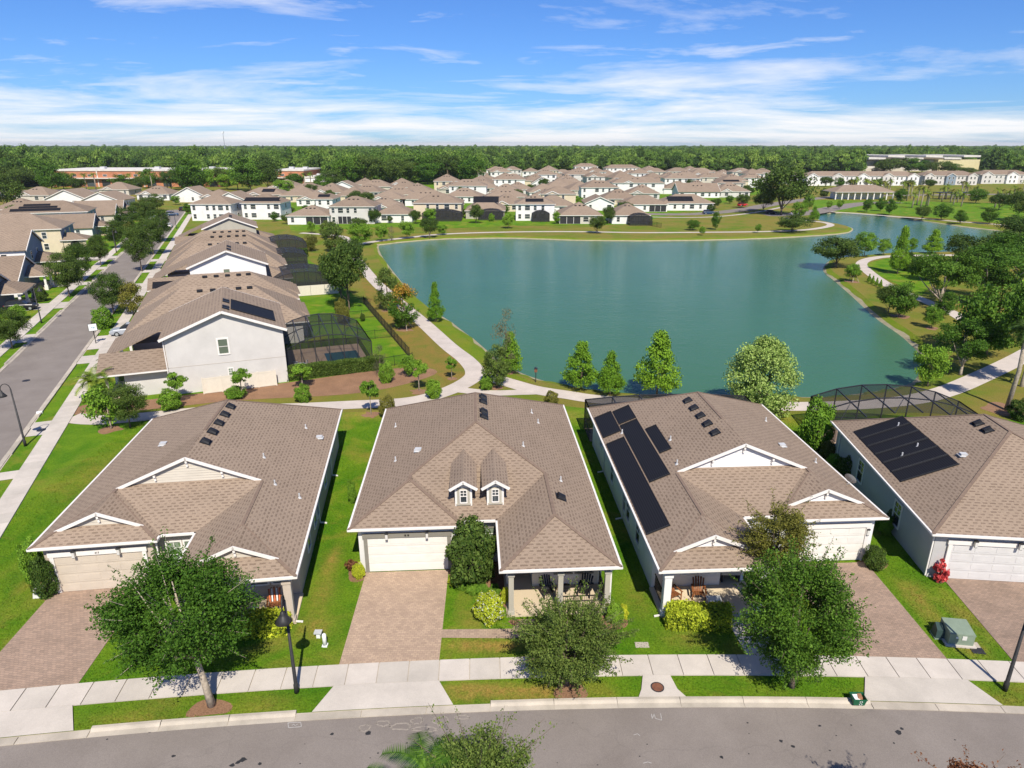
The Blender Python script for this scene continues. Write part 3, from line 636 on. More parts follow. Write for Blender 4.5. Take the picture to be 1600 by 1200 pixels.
def gutters(parent, pts, ze, mat, sz=0.13):
    n = len(pts)
    for i in range(n):
        a, b = Vector((*pts[i], ze)), Vector((*pts[(i + 1) % n], ze)); d = (b - a).normalized()
        nrm = Vector((d.y, -d.x, 0)); mb = MB()
        mb.bar(a + nrm * 0.02 - d * 0.065 + Vector((0, 0, -0.05)), b + nrm * 0.02 + d * 0.065 + Vector((0, 0, -0.05)), sz, sz)
        mb.build('gutter', mat, parent)
def lantern(parent, x, y, z, rz=0):
    o = MB().box(-.06, -.04, -.02, .06, 0, .16).build('lantern', M['bronze'], parent, (x, y, z), rz)
    MB().bar((0, -.02, .16), (0, -.16, .24), .03, .03).build('lantern_arm', M['bronze'], o); MB().box(-.09, -.25, .22, .09, -.07, .30).build('lantern_cap', M['bronze'], o); MB().box(-.07, -.23, -.16, .07, -.09, -.13).build('lantern_base', M['bronze'], o)
    MB().box(-.075, -.235, -.13, .075, -.085, .22).build('lantern_glass', M['lampglass'], o); return o
def garage_door(parent, x, y, w_, h_, mat, trim, rows=4, cols=4, head=0.28):
    d = MB().box(-w_ / 2, 0.06, 0, w_ / 2, 0.10, h_).build('garage_door', mat, parent, (x, y, 0.04))
    rh = h_ / rows
    pan = MB().box(-w_ / 2, 0.02, 0.012, w_ / 2, 0.06, rh - 0.012)
    for c in range(cols):
        a = -w_ / 2 + (c + 0.12) * w_ / cols; b = a + 0.76 * w_ / cols
        pan.box(a, 0.008, rh * .22, b, 0.02, rh * .80)
    pm = pan.data('door_panel', mat)
    for r_ in range(rows): ob('door_panel', pm, d, (0, 0, r_ * rh))
    MB().box(-w_ / 2 - .22, -.05, 0, -w_ / 2, .05, h_).box(w_ / 2, -.05, 0, w_ / 2 + .22, .05, h_).box(-w_ / 2 - .28, -.07, h_, w_ / 2 + .28, .05, h_ + head).build('door_trim', trim, d)
    return d
def wall_prism(parent, poly, z0, z1, mat, name='wall'): return MB().prism(poly, z0, z1).build(name, mat, parent)
VENT = MB(); 
for i in range(5):
    a0, a1 = math.pi * i / 5, math.pi * (i + 1) / 5
    VENT.poly([(-.24, math.cos(a0) * .3, math.sin(a0) * .26), (.24, math.cos(a0) * .3, math.sin(a0) * .20), (.24, math.cos(a1) * .3, math.sin(a1) * .20), (-.24, math.cos(a1) * .3, math.sin(a1) * .26)])
VENT.poly([(.24, math.cos(math.pi * i / 5) * .3, math.sin(math.pi * i / 5) * .20) for i in range(6)]); VENT.poly([(-.24, math.cos(math.pi * i / 5) * .3, math.sin(math.pi * i / 5) * .26) for i in range(6)])
VENT.box(-.34, -.36, -.02, .34, .36, .02); VENT = VENT.data('roof_vent', M['black'], fix=True)
PIPE = MB().tube([(0, 0, -.1), (0, 0, .32)], .05, 8).tube([(0, 0, -.1), (0, 0, .06)], [.16, .08], 8).data('vent_pipe', M['pipe'])
CAPV = MB().box(-.2, -.16, -.05, .2, .16, .1).prism([(-.22, -.18), (.22, -.18), (.22, .18), (-.22, .18)], .1, .14).box(-.3, -.26, -.04, .3, .26, -.01).data('exhaust_vent', M['pipe'])
def panel_on(parent, x0, x1, y0, y1, zf, slats=0, name='solar_panel'):
    """dark panel lying on a left/right slope, zf(x) the roof height"""
    def q(x, y, o): return (x, y, zf(x) + o)
    mb = MB(); b = []
    for o in (0.03, 0.075): b += [q(x0, y0, o), q(x1, y0, o), q(x1, y1, o), q(x0, y1, o)]
    mb.mesh(b, [(0, 3, 2, 1), (4, 5, 6, 7), (0, 1, 5, 4), (1, 2, 6, 5), (2, 3, 7, 6), (3, 0, 4, 7)])
    me = mb.data(name, M['solar'], fix=True); o = ob(name, uv_mesh(me), parent)
    for k, yy in enumerate((y0 + 0.0, y1)):
        MB().tube([q(x0, yy, .09), q(x1, yy, .09)], .05, 6).build('header_pipe', M['black'], o)
    return o

SL = 0.43; ZE = 3.3
def front_house(label, org, ang, mir, wall, trim, doormat, gables, postmat, D=24.25, eave_trim='trim'):
    H = thing('house', label, 'house', (org[0], org[1], 0), -R(ang))
    s = 1 if mir else -1                       # plan is drawn with x growing away from the porch corner
    W_, gx, px_, gy, ry = 15.5, 8.63, 6.6, 4.67, 5.25
    X = lambda x: s * x
    def pol(p): return [(X(a), b) for a, b in p]
    foot = pol([(0, 0), (px_, 0), (px_, ry), (gx, ry), (gx, gy), (W_, gy), (W_, D), (0, D)])
    if s > 0: pass
    else: foot = foot[::-1]
    def rc(a, y0, b, y1, f=SL, bk=0.617):
        x0, x1 = sorted((X(a), X(b))); return (x0, y0, x1, y1, SL, f, SL, bk)
    rects = [rc(0, ry, W_, D), rc(gx, gy, W_, D), rc(0, 0, px_, D)]
    me, h = roof_data('roof', foot, rects, ZE, M['shingle'])
    roof = ob('roof', me, H)
    zf = lambda x, y: ZE + h(x, y)
    # raised cap shingles along hips and ridges
    cap = MB()
    rx = X(W_ / 2)
    def capline(a, b): MB().bar((X(a[0]), a[1], zf(X(a[0]), a[1]) + .006), (X(b[0]), b[1], zf(X(b[0]), b[1]) + .006), .2, .03).build('ridge_cap', M['cap'], roof)
    hip0 = ry + W_ / 2; rear = D - W_ / 2 * SL / .617
    capline((W_ / 2, hip0), (W_ / 2, rear)); capline((W_ / 2, rear), (0, D)); capline((W_ / 2, rear), (W_, D))
    gp = (gx + W_) / 2; gh = (W_ - gx) / 2; pp = px_ / 2
    capline((gp, gy + gh), (W_, gy)); capline((pp, pp), (0, 0)); capline((pp, pp), (px_, 0)); capline((gp, gy + gh), (gx, gy))
    if not gables: capline((W_ / 2, hip0), (gp, ry + W_ - gp)); capline((W_ / 2, hip0), (pp, ry + pp))
    capline((pp, pp), (pp, ry + pp)); capline((gp, gy + gh), (gp, ry + W_ - gp))
    wi = 0.45
    # soffit and gutters
    MB().prism([(a, b) for a, b in foot], ZE - .16, ZE - .01).build('soffit', M['soffit'], H)
    gutters(H, foot if s > 0 else foot, ZE, M[eave_trim])
    # walls: garage block, main block, porch back wall
    zt = ZE - .16
    main = pol([(wi, 2.9), (4.6, 2.9), (4.6, 5.0), (px_ - wi, 5.0), (px_ - wi, ry + wi), (gx + wi, ry + wi), (gx + wi, gy + wi), (W_ - wi, gy + wi), (W_ - wi, D - wi), (wi, D - wi)])
    wall_prism(H, main, 0, zt, M[wall])
    wall_prism(H, pol([(px_ - wi - .25, 3.2), (px_ - wi, 3.2), (px_ - wi, 5.02), (px_ - wi - .25, 5.02)]), 0, zt, M[wall])
    MB().prism(pol([(wi - .1, .3), (px_ - wi + .1, .3), (px_ - wi + .1, 4.99), (4.61, 4.99), (4.61, 2.89), (wi - .1, 2.89)]), 0, .14).build('porch_floor', M['porchfloor'], H)
    MB().box(X(wi - .12), .38, zt - .34, X(px_ - wi + .12), .62, zt).build('porch_beam', M[trim], H)
    for xx in (0.62, 3.25 if not mir and not gables else None, px_ - 0.6):
        if xx is None: continue
        pw = .14 if not gables else .2
        MB().box(X(xx) - pw, .5 - pw, .14, X(xx) + pw, .5 + pw, zt - .34).box(X(xx) - pw - .05, .5 - pw - .05, .14, X(xx) + pw + .05, .5 + pw + .05, .34).box(X(xx) - pw - .05, .5 - pw - .05, zt - .5, X(xx) + pw + .05, .5 + pw + .05, zt - .345).build('porch_post', M[postmat], H)
    # front door inside the recess, porch windows
    fd = MB().box(X(5.0), 4.93, .14, X(5.95), 4.995, 2.3).build('front_door', M['trimgrey'], H); MB().box(X(5.85) - .03, 4.88, 1.1, X(5.85) + .03, 4.93, 1.2).build('handle', M['steel'], fd)
    for xx in (1.5, 2.75): window(H, X(xx), 2.9, 1.0, 0.95, 1.45, 0, trim if trim != 'trim' else 'trim')
    # recess windows
    for xx in (7.1, 8.13): window(H, X(xx), ry + wi, .75, .78, 1.75, 0, trim, 'glassgreen')
    # side windows
    for (yy, w_, h_, zz) in ((6.5, .9, 1.5, .9), (9.3, .9, 1.5, .9), (10.6, .9, 1.5, .9), (14.8, .9, 1.5, .9), (19.5, .6, .6, 1.7)):
        window(H, X(wi), yy, zz, w_, h_, -s * math.pi / 2 if s > 0 else math.pi / 2, 'trim')
    # garage
    gc = X((gx + W_) / 2 + .02)
    gd = garage_door(H, gc, gy + wi - .1, 4.85, 2.42, M[doormat], M[trim])
    if not mir:
        for dx in (-1.22, 1.22): lantern(H, gc + dx, gy + wi - .15, 2.6)
    else: lantern(H, X(W_ - wi - .42), gy + wi, 2.05)
    # downspouts
    for (a, b) in ((wi + .0, .38), (W_ - wi + .06, gy + 1.2), (gx + wi - .25, gy + wi - .05), (wi - .06, 10.8), (wi - .06, 18.0)):
        mb = MB(); x0 = X(a); mb.bar((x0, b, 0.12), (x0, b, zt - .1), .08, .08); mb.bar((x0, b, .14), (x0 - s * (.45 if a < 3 else -.4), b, .06), .08, .08); mb.build('downspout', M['trim'], H)
    # Dutch gables
    def gable(xc, half, yg, y0, ytop, sid, brk=3):
        """siding triangle with rake boards standing on the front slope; half = distance eave to ridge"""
        zr = ZE + SL * half; zb = ZE + SL * (yg - y0); hw = half - (yg - y0)
        g = MB()
        nb = max(3, int((zr - zb) / .17))
        for i in range(nb):
            za, zb2 = zb + (zr - zb) * i / nb, zb + (zr - zb) * (i + 1) / nb
            wa, wb = hw * (1 - i / nb), hw * (1 - (i + 1) / nb)
            g.mesh([(xc - wa, yg - .03, za), (xc + wa, yg - .03, za), (xc + wb, yg, zb2), (xc - wb, yg, zb2), (xc - wa, yg + .05, za), (xc + wa, yg + .05, za), (xc + wb, yg + .05, zb2), (xc - wb, yg + .05, zb2)],
                   [(0, 1, 2, 3), (0, 4, 5, 1), (1, 5, 6, 2), (0, 3, 7, 4), (4, 7, 6, 5)])
        go = g.build('gable_siding', M[sid], H)
        ov = .24; ex = .30
        for sg in (-1, 1):
            t = MB(); off = .025
            pts = [(xc, yg - ov, zr + off), (xc, ytop + .1, zr + off), (xc + sg * (hw + .0), yg + .0, zb + off), (xc + sg * (hw + ex), yg - ov, zb - SL * ex + off)]
            t.poly(pts); lo = [(p[0], p[1], p[2] - .09) for p in pts]; t.poly(lo[::-1])
            for i in range(4): t.poly([pts[i], lo[i], lo[(i + 1) % 4], pts[(i + 1) % 4]])
            me = t.data('gable_roof', M['shingle'], fix=True); ob('gable_roof', uv_mesh(me), go)
            MB().bar((xc - sg * .04, yg - ov - .02, zr - .06), (xc + sg * (hw + ex), yg - ov - .02, zb - SL * ex - .06), .06, .19).build('rake_board', M['trim'], go)
        for bx in ([0] if brk == 1 else [0, -hw * .5, hw * .5]):
            zz = zr - .2 - abs(bx) * SL
            MB().box(xc + bx - .06, yg - ov, zz - .22, xc + bx + .06, yg - .02, zz - .08).box(xc + bx - .06, yg - .14, zz - .5, xc + bx + .06, yg - .02, zz - .2).build('gable_bracket', M['trim'], go)
    if gables:
        gable(X(W_ / 2), W_ / 2, 8.95, ry, hip0, gables)
        gable(X(gp), gh, gy + 1.3, gy, gy + gh, gables, 1); gable(X(pp), pp, 1.35, 0, pp, gables, 1)
    return H, zf, X

# house with the tan walls
H1, zf1, X1 = front_house('tan stucco one-storey house with three gables and a tan garage door', (-11.545, 30.34), -7.78, False, 'tan', 'trim', 'door_tan', 'beigewall', 'tan')
for y in (17.85, 16.25, 14.65, 13.05, 11.4): ob('roof_vent', VENT, H1, (-7.25, y, ZE + SL * 7.25 + (.06 if y < 13.2 else .03)), 0).rotation_euler = (0, math.atan(SL), 0)
for (x, y) in ((-2.07, 18.3), (-3.8, 11.7), (-2.56, 8.65), (-.98, 7.9)): ob('vent_pipe', PIPE, H1, (x, y, zf1(x, y)))
for (x, y) in ((-11.0, 14.1), (-.95, 17.3)): ob('exhaust_vent', CAPV, H1, (x, y, zf1(x, y) + .05))
H2, zf2, X2 = front_house('off-white one-storey house with two dormers and taupe trim', (5.97, 31.21), -3.44, False, 'offwhite', 'trimgrey', 'door_white', None, 'olivegrey')
for y in (18.4, 17.4, 15.4, 14.4): ob('roof_vent', VENT, H2, (-7.15, y, zf2(-7.15, y) + .03)).rotation_euler = (0, math.atan(SL), 0)
ob('roof_vent', VENT, H2, (-2.6, 5.8, zf2(-2.6, 5.8) + .03)).rotation_euler = (0, math.atan(SL), 0)
for (x, y) in ((-3.26, 19.1), (-2.9, 17.4), (-4.5, 11.7), (-2.3, 8.2), (-13.4, 12), (-14.1, 18.8)): ob('vent_pipe', PIPE, H2, (x, y, zf2(x, y)))
ob('exhaust_vent', CAPV, H2, (-11.8, 12.1, zf2(-11.8, 12.1) + .05))
for xc in (-8.62, -6.64):      # dormers on the front slope
    z0 = ZE + SL * (6.35 - 5.25); d = MB().prism([(xc - .52, 6.35), (xc + .52, 6.35), (xc + .52, 9.2), (xc - .52, 9.2)], z0 - .05, z0 + 1.35)
    d.poly([(xc - .52, 6.35, z0 + 1.35), (xc + .52, 6.35, z0 + 1.35), (xc, 6.35, z0 + 1.72)])
    do = d.build('dormer', M['offwhite'], H2)
    for sg in (-1, 1):
        a = [(xc, 5.98, z0 + 1.86), (xc, 11.3, z0 + 1.86), (xc + sg * .84, 10.2, z0 + 1.34), (xc + sg * .84, 5.98, z0 + 1.34)]; t = MB().poly(a); lo = [(p[0], p[1], p[2] - .08) for p in a]; t.poly(lo[::-1])
        for i in range(4): t.poly([a[i], lo[i], lo[(i + 1) % 4], a[(i + 1) % 4]])
        ob('dormer_roof', uv_mesh(t.data('dormer_roof', M['shingle'], fix=True)), do)
        MB().bar((xc - sg * .03, 5.95, z0 + 1.80), (xc + sg * .86, 5.95, z0 + 1.26), .06, .17).build('rake_board', M['trim'], do)
    MB().box(xc - .38, 6.30, z0 + .1, xc + .38, 6.35, z0 + 1.2).box(xc - .46, 6.25, z0 + .04, xc + .46, 6.35, z0 + .14).build('dormer_casing', M['olivegrey'], do)
    for sg in (-1, 1): MB().box(xc + sg * .42, 6.29, z0 - .02, xc + sg * .53, 6.348, z0 + 1.33).build('corner_board', M['trim'], do)
    window(do, xc, 6.30, z0 + .24, .36, .82, 0, 'trim', 'glass', .06)
# house with the solar strips
H3, zf3, X3 = front_house('white one-storey house with white gables and black solar strips', (8.0, 30.79), -3.29, True, 'white', 'trim', 'door_white', 'white', 'white', 23.9)
for y in (17.75, 16.2, 14.65, 13.1, 11.5): ob('roof_vent', VENT, H3, (6.7, y, ZE + SL * 6.7 + (.06 if y < 13.2 else .03)), math.pi).rotation_euler = (0, math.atan(SL), math.pi)
for (x, y) in ((3.6, 9.6), (4.1, 13.0), (1.5, 16.9), (13.25, 17.9), (14.0, 11.1)): ob('vent_pipe', PIPE, H3, (x, y, zf3(x, y)))
ob('exhaust_vent', CAPV, H3, (11.8, 11.9, zf3(11.8, 11.9) + .05))
zl = lambda x: ZE + SL * x
for (x0, x1, y0, y1) in ((.12, 1.5, 17.3, 21.3), (1.58, 2.92, 18.45, 21.05), (1.58, 2.9, 8.7, 18.1), (3.03, 3.83, 11.75, 15.9), (.12, 1.47, 3.45, 16.05)): panel_on(H3, x0, x1, y0, y1, zl)
dish = MB(); nn = 14
for i in range(nn):
    a0, a1 = 6.2832 * i / nn, 6.2832 * (i + 1) / nn
    for r0_, r1_ in ((0, .2), (.2, .34), (.34, .42)):
        f = lambda r_, a: (math.cos(a) * r_, .45 * r_ * r_, math.sin(a) * r_ * .9)
        dish.poly([f(r0_, a0), f(r1_, a0), f(r1_, a1), f(r0_, a1)] if r0_ else [f(0, 0), f(r1_, a0), f(r1_, a1)])
dish.tube([(0, .05, 0), (-.1, .25, -.35)], .03, 6).tube([(0, 0, -.36), (.05, -.45, -.1)], .02, 6)
d_ = dish.build('satellite_dish', M['steel'], H3, (15.2, 8.7, ZE + .55)); d_.rotation_euler = (R(20), 0, R(-60))
# grey house at the right
H4 = thing('house', 'grey one-storey house with one large solar sheet, at the right edge', 'house', (24.94, 34.49, 0), -R(5.59))
f4 = [(0, 0), (16, 0), (16, 17.3), (0, 17.3)]
me, h4 = roof_data('roof', f4, [(0, 0, 16, 17.3, SL, SL, SL, SL * 8 / 6.2)], ZE, M['shingle']); r4 = ob('roof', me, H4)
cp = MB()
for a, b in (((8, 8), (0, 0)), ((8, 8), (16, 0)), ((8, 8), (8, 11.1)), ((8, 11.1), (0, 17.3)), ((8, 11.1), (16, 17.3))): MB().bar((a[0], a[1], ZE + h4(*a) + .012), (b[0], b[1], ZE + h4(*b) + .006), .2, .03).build('ridge_cap', M['cap'], r4)
MB().prism(f4, ZE - .16, ZE - .01).build('soffit', M['soffit'], H4); gutters(H4, f4, ZE, M['trim'])
wall_prism(H4, [(.45, .45), (15.5, .45), (15.5, 16.8), (.45, 16.8)], 0, ZE - .16, M['grey'])
garage_door(H4, 3.85, .36, 4.85, 2.42, M['door_grey'], M['trim'])
for dx in (-1.25, 1.25): lantern(H4, 3.85 + dx, .30, 2.6)
for (yy, w_) in ((5.2, .9), (11.5, .9)): window(H4, .45, yy, .8, w_, 1.6, -math.pi / 2, 'trim')
for y, x in ((10.2, 7.1), (9.0, 7.1)): ob('roof_vent', VENT, H4, (x, y, ZE + h4(x, y) + .03)).rotation_euler = (0, math.atan(SL), math.pi)
ob('exhaust_vent', CAPV, H4, (4.7, 6.9, ZE + h4(4.7, 6.9) + .05))
for k in range(6):
    y0 = 6.0 + k * 1.39 + (.09 if k else 0); panel_on(H4, .65, 4.05, y0, 7.39 + k * 1.39, zl)
for p in ((1.9, 9.0), (3.1, 9.6), (3.3, 13.2)): ob('vent_pipe', PIPE, H4, (p[0], p[1], ZE + h4(*p)))
for (a, b) in ((.38, .5), (.38, 16)): MB().bar((a, b, .1), (a, b, ZE - .2), .08, .08).build('downspout', M['trim'], H4)

def number(txt, parent, x, y, z, size, mat):
    c = bpy.data.curves.new('house_number', 'FONT'); c.body = txt; c.size = size; c.extrude = .008; c.align_x = 'CENTER'
    o = bpy.data.objects.new('tmp', c); col.objects.link(o)
    me = bpy.data.meshes.new_from_object(o.evaluated_get(bpy.context.evaluated_depsgraph_get())); bpy.data.objects.remove(o)
    me.materials.clear(); me.materials.append(mat); q = ob('house_number', me, parent, (x, y, z)); q.rotation_euler = (math.pi / 2, 0, 0); return q
number('417', H1, X1(12.1), 4.93, 2.54, .17, M['bronze'])
for dx in (-.09, .09): MB().box(X2(12.1) + dx - .05, 4.93, 2.55, X2(12.1) + dx + .05, 4.945, 2.67).build('number_plate', M['black'], H2)

# pool cages: barrel-vaulted screen enclosures on a dark frame
def cage(label, loc, rz, w_, d_, hz, rise, bays, scr='screen', frame='bronze', end=True, bw=.09):
    C = thing('pool_cage', label, 'pool cage', loc, rz)
    def ht(x): u = abs(2 * x / w_ - 1); return hz + rise * (1 - u ** 2.2)
    xs = [w_ * i / bays for i in range(bays + 1)]
    for i, x in enumerate(xs):
        MB().bar((x, 0, ht(x)), (x, d_, ht(x)), bw, bw).build('roof_beam', M[frame], C)
        MB().bar((x, d_, 0), (x, d_, ht(x)), bw, bw).build('post', M[frame], C)
        if end: MB().bar((x, 0, 0), (x, 0, ht(x)), bw, bw).build('post', M[frame], C)
    for yy in ([0] if end else []) + [d_ * .5, d_]:
        for a, b in zip(xs[:-1], xs[1:]): MB().bar((a, yy, ht(a)), (b, yy, ht(b)), bw, bw).build('purlin', M[frame], C)
    for yy in ([0] if end else []) + [d_]:
        MB().bar((0, yy, .9), (w_, yy, .9), bw * .7, bw * .7).build('rail', M[frame], C)
    for xx in (0, w_):
        MB().bar((xx, 0, .9), (xx, d_, .9), bw * .7, bw * .7).build('rail', M[frame], C)
        MB().bar((xx, 0, hz), (xx, d_, hz), bw, bw).build('rail', M[frame], C)
        MB().poly([(xx, 0.02, .02), (xx, d_ - .02, .02), (xx, d_ - .02, hz), (xx, .02, hz)]).build('screen_panel', M[scr], C)
    for a, b in zip(xs[:-1], xs[1:]):
        MB().poly([(a, .01, ht(a)), (b, .01, ht(b)), (b, d_ - .01, ht(b)), (a, d_ - .01, ht(a))]).build('screen_panel', M[scr], C)
        for yy in ([0] if end else []) + [d_]: MB().poly([(a, yy, .02), (b, yy, .02), (b, yy, ht(b)), (a, yy, ht(a))]).build('screen_panel', M[scr], C)
    for a, b in zip(xs[:-1:2], xs[1::2]): MB().bar((a, 0, ht(a)), (b, d_ * .5, ht(b)), bw * .5, bw * .5).build('brace', M[frame], C)
    return C
def hl(org, ang, x, y, z=0):
    a = R(ang); return (org[0] + math.cos(a) * x + math.sin(a) * y, org[1] - math.sin(a) * x + math.cos(a) * y, z)
c4 = cage('large arched dark screen pool cage behind the grey house by the lake', hl((24.94, 34.49), 5.59, .6, 17.4), -R(5.59), 13.0, 6.9, 2.9, 1.4, 6, 'screen_lt', end=False)
c3 = cage('low dark screen enclosure behind the house with solar strips', hl((8.0, 30.79), -3.29, .3, 24.0), R(3.29), 15.0, 3.0, 2.9, .35, 6, 'screen', end=False)
for c_, (w_, d_) in ((c4, (13, 6.9)), (c3, (15, 3.0))):
    MB().box(.05, .05, .02, w_ - .05, d_ - .05, .06).build('patio_floor', M['paver'], c_)
# ------------------------------------------------------------------ other houses
def hip(parent, x0, y0, x1, y1, ze, mat='shingle2', s=0.4, front=None, ov=.45, name='roof', gut=True, open_=(1, 1, 1, 1)):
    a, b, c, d = x0 - ov, y0 - ov, x1 + ov, y1 + ov
    f = [(a, b), (c, b), (c, d), (a, d)]
    me, h = roof_data(name, f, [(a, b, c, d, s * open_[0], s * open_[1], s * open_[2], s * open_[3])], ze, M[mat])
    o = ob(name, me, parent); MB().prism(f, ze - .18, ze - .012).build('fascia', M['trim'], o); return o, h
def gable_walls(parent, x0, y0, x1, y1, z0, ze, s, mat, along='y'):
    """wall block whose ends rise to gables; ridge along y or x"""
    mb = MB(); mb.prism([(x0, y0), (x1, y0), (x1, y1), (x0, y1)], z0, ze)
    if along == 'y':
        zt = ze + s * (x1 - x0) / 2
        for yy in (y0, y1 - .1): mb.mesh([(x0, yy, ze), (x1, yy, ze), ((x0 + x1) / 2, yy, zt), (x0, yy + .1, ze), (x1, yy + .1, ze), ((x0 + x1) / 2, yy + .1, zt)], [(0, 1, 2), (5, 4, 3), (0, 2, 5, 3), (1, 4, 5, 2)])
    else:
        zt = ze + s * (y1 - y0) / 2
        for xx in (x0, x1 - .1): mb.mesh([(xx, y0, ze), (xx, y1, ze), (xx, (y0 + y1) / 2, zt), (xx + .1, y0, ze), (xx + .1, y1, ze), (xx + .1, (y0 + y1) / 2, zt)], [(0, 1, 2), (5, 4, 3), (0, 2, 5, 3), (1, 4, 5, 2)])
    return mb.build('wall', mat, parent)
def gable_roof(parent, x0, y0, x1, y1, ze, s, along='y', mat='shingle2', ov=.45, rake='trim'):
    if along == 'y':
        m = (x0 + x1) / 2; zt = ze + s * (x1 - x0) / 2
        ps = [[(m, y0 - ov, zt), (m, y1 + ov, zt), (x, y1 + ov, ze - s * ov), (x, y0 - ov, ze - s * ov)] for x in (x0 - ov, x1 + ov)]
        ends = [((m, yy, zt), (x, yy, ze - s * ov)) for yy in (y0 - ov, y1 + ov) for x in (x0 - ov, x1 + ov)]
    else:
        m = (y0 + y1) / 2; zt = ze + s * (y1 - y0) / 2
        ps = [[(x0 - ov, m, zt), (x1 + ov, m, zt), (x1 + ov, y, ze - s * ov), (x0 - ov, y, ze - s * ov)] for y in (y0 - ov, y1 + ov)]
        ends = [((xx, m, zt), (xx, y, ze - s * ov)) for xx in (x0 - ov, x1 + ov) for y in (y0 - ov, y1 + ov)]
    t = MB()
    for q in ps:
        hi = [(a, b, c + .16) for a, b, c in q]; lo = [(a, b, c + .04) for a, b, c in q]
        t.poly(hi); t.poly(lo[::-1])
        for i in range(4): t.poly([hi[i], lo[i], lo[(i + 1) % 4], hi[(i + 1) % 4]])
    o = ob('roof', uv_mesh(t.data('roof', M[mat], fix=True)), parent)
    for a, b in ends: MB().bar((a[0], a[1], a[2] + .02), (b[0], b[1], b[2] + .02), .1, .26).build('rake_board', M[rake], o)
    return o
def slab_roof(parent, pts, th=.12, mat='shingle2'):
    t = MB(); lo = [(a, b, c - th) for a, b, c in pts]; t.poly(pts); t.poly(lo[::-1])
    for i in range(len(pts)): t.poly([pts[i], lo[i], lo[(i + 1) % len(pts)], pts[(i + 1) % len(pts)]])
    return ob('roof', uv_mesh(t.data('roof', M[mat], fix=True)), parent)
def front_panel(parent, x0, x1, y0, y1, ze, ye, s, name='solar_panel'):
    z = lambda y: ze + s * (y - ye) + .06
    me = MB().mesh([(x0, y0, z(y0)), (x1, y0, z(y0)), (x1, y1, z(y1)), (x0, y1, z(y1)), (x0, y0, z(y0) - .05), (x1, y0, z(y0) - .05), (x1, y1, z(y1) - .05), (x0, y1, z(y1) - .05)],
                   [(0, 1, 2, 3), (0, 4, 5, 1), (1, 5, 6, 2), (2, 6, 7, 3), (3, 7, 4, 0)]).data(name, M['solar'])
    return ob(name, uv_mesh(me), parent)
VS = MB().box(-.35, -.22, 0, .35, .22, .14).data('roof_vent', M['black'])

# --- row of two-storey houses on the right side of the left street
def row_house(t0, kind, wall, label, wing=True, rear=True):
    p = LS(-3.4, t0); H = thing('house', label, 'house', p, LROT, 'two-storey houses beside the left street')
    hw, L = 5.85, 12.6; ze = 6.2; s = .40
    if kind == 'gable':
        gable_walls(H, -hw, 0, hw, L, 0, ze, s, M[wall]); gable_roof(H, -hw, 0, hw, L, ze, s)
        slab_roof(H, [(-hw - .3, 4.4, ze + .04), (-hw - .3, L + .4, ze + .04), (-12.4, L + .4, 3.5), (-12.4, 4.4, 3.5)])
        for yy in (6.8, 9.6, L - .2): MB().box(-12.1, yy - .15, 0, -11.8, yy + .15, 3.42).build('porch_post', M['trim'], H)
        MB().prism([(-10.0, 7.9), (-hw - .01, 7.9), (-hw - .01, L - .1), (-10.0, L - .1)], 0, 3.9).build('wall', M[wall], H)
        window(H, -.3, 0, 4.0, .9, 1.55, 0, 'trim', 'glassgreen', .16, '1'); window(H, .1, 0, 1.35, .42, .9, 0, 'trim', 'glassgreen', .1)
        MB().box(-hw, -.02, 2.95, hw, 0, 3.0).build('wall_joint', M['soffit'], H)
        for y in (1.2, 2.2, 4.6, 5.6): ob('roof_vent', VS, H, (.4, y, ze + s * (hw - .45) + .17)).rotation_euler = (0, math.atan(s), 0)
    else:
        s2 = (kind - 2.9) / 6.75
        wall_prism(H, [(-9.8, 0), (9.0, 0), (9.0, L), (-9.8, L)], 0, 2.9, M[wall]); hip(H, -11.8, 0, 9.4, L, 2.95, s=s2)
        for x in (-3.2, -1.6, 0, 1.6, 3.0): ob('roof_vent', VS, H, (x, 5.5, 2.95 + s2 * (5.5 + .45) + .02)).rotation_euler = (math.atan(s2), 0, 0)
        for yy in (.3, 4.2, L - .3): MB().box(-11.7, yy - .14, 0, -11.42, yy + .14, 2.8).build('porch_post', M['trim'], H)
        MB().box(-11.8, 0, 0, -9.82, L, .12).build('porch_floor', M['porchfloor'], H)
        for x in (-6, -2, 3): far_window(H, x, 0, .9, .9, 1.4)
    if wing:
        wall_prism(H, [(-10.2, .9), (-hw - .01, .9), (-hw - .01, 6.6), (-10.2, 6.6)], 0, 2.75, M[wall]); hip(H, -12.1, .5, -hw + .02, 6.9, 2.85, s=.38, open_=(0, 1, 0, 1))
        MB().box(-12.0, .95, 0, -11.75, 1.2, 2.7).build('porch_post', M['trim'], H); MB().box(-12.0, 6.0, 0, -11.75, 6.25, 2.7).build('porch_post', M['trim'], H)
        MB().box(-12.0, .6, 0, -10.25, 6.6, .12).build('porch_floor', M['porchfloor'], H)
    if rear:
        wall_prism(H, [(hw + .01, 3.2), (9.8, 3.2), (9.8, 10.8), (hw + .01, 10.8)], 0, 2.9, M[wall]); hip(H, hw - .6, 3.2, 9.8, 10.8, 3.0, s=s, open_=(0, 1, 1, 1))
    return H
RA = row_house(75.2, 'gable', 'lavender', 'pale grey two-storey gabled house beside the screened swimming pool', rear=False)
front = panel_on(RA, .9, 5.3, 1.6, 6.6, lambda x: 6.2 + .40 * (5.85 - x) + .16)
MB().bar((-5.95, -.05, 0), (-5.95, -.05, 6.1), .09, .09).build('downspout', M['trim'], RA)
RB = row_house(91.2, 7.2, 'lavender', 'broad hip-roofed house right behind the pale grey poolside house', wing=False)
row_house(106.0, 6.4, 'white', 'hip-roofed house with a line of roof vents in front of the bright white gable', wing=False)
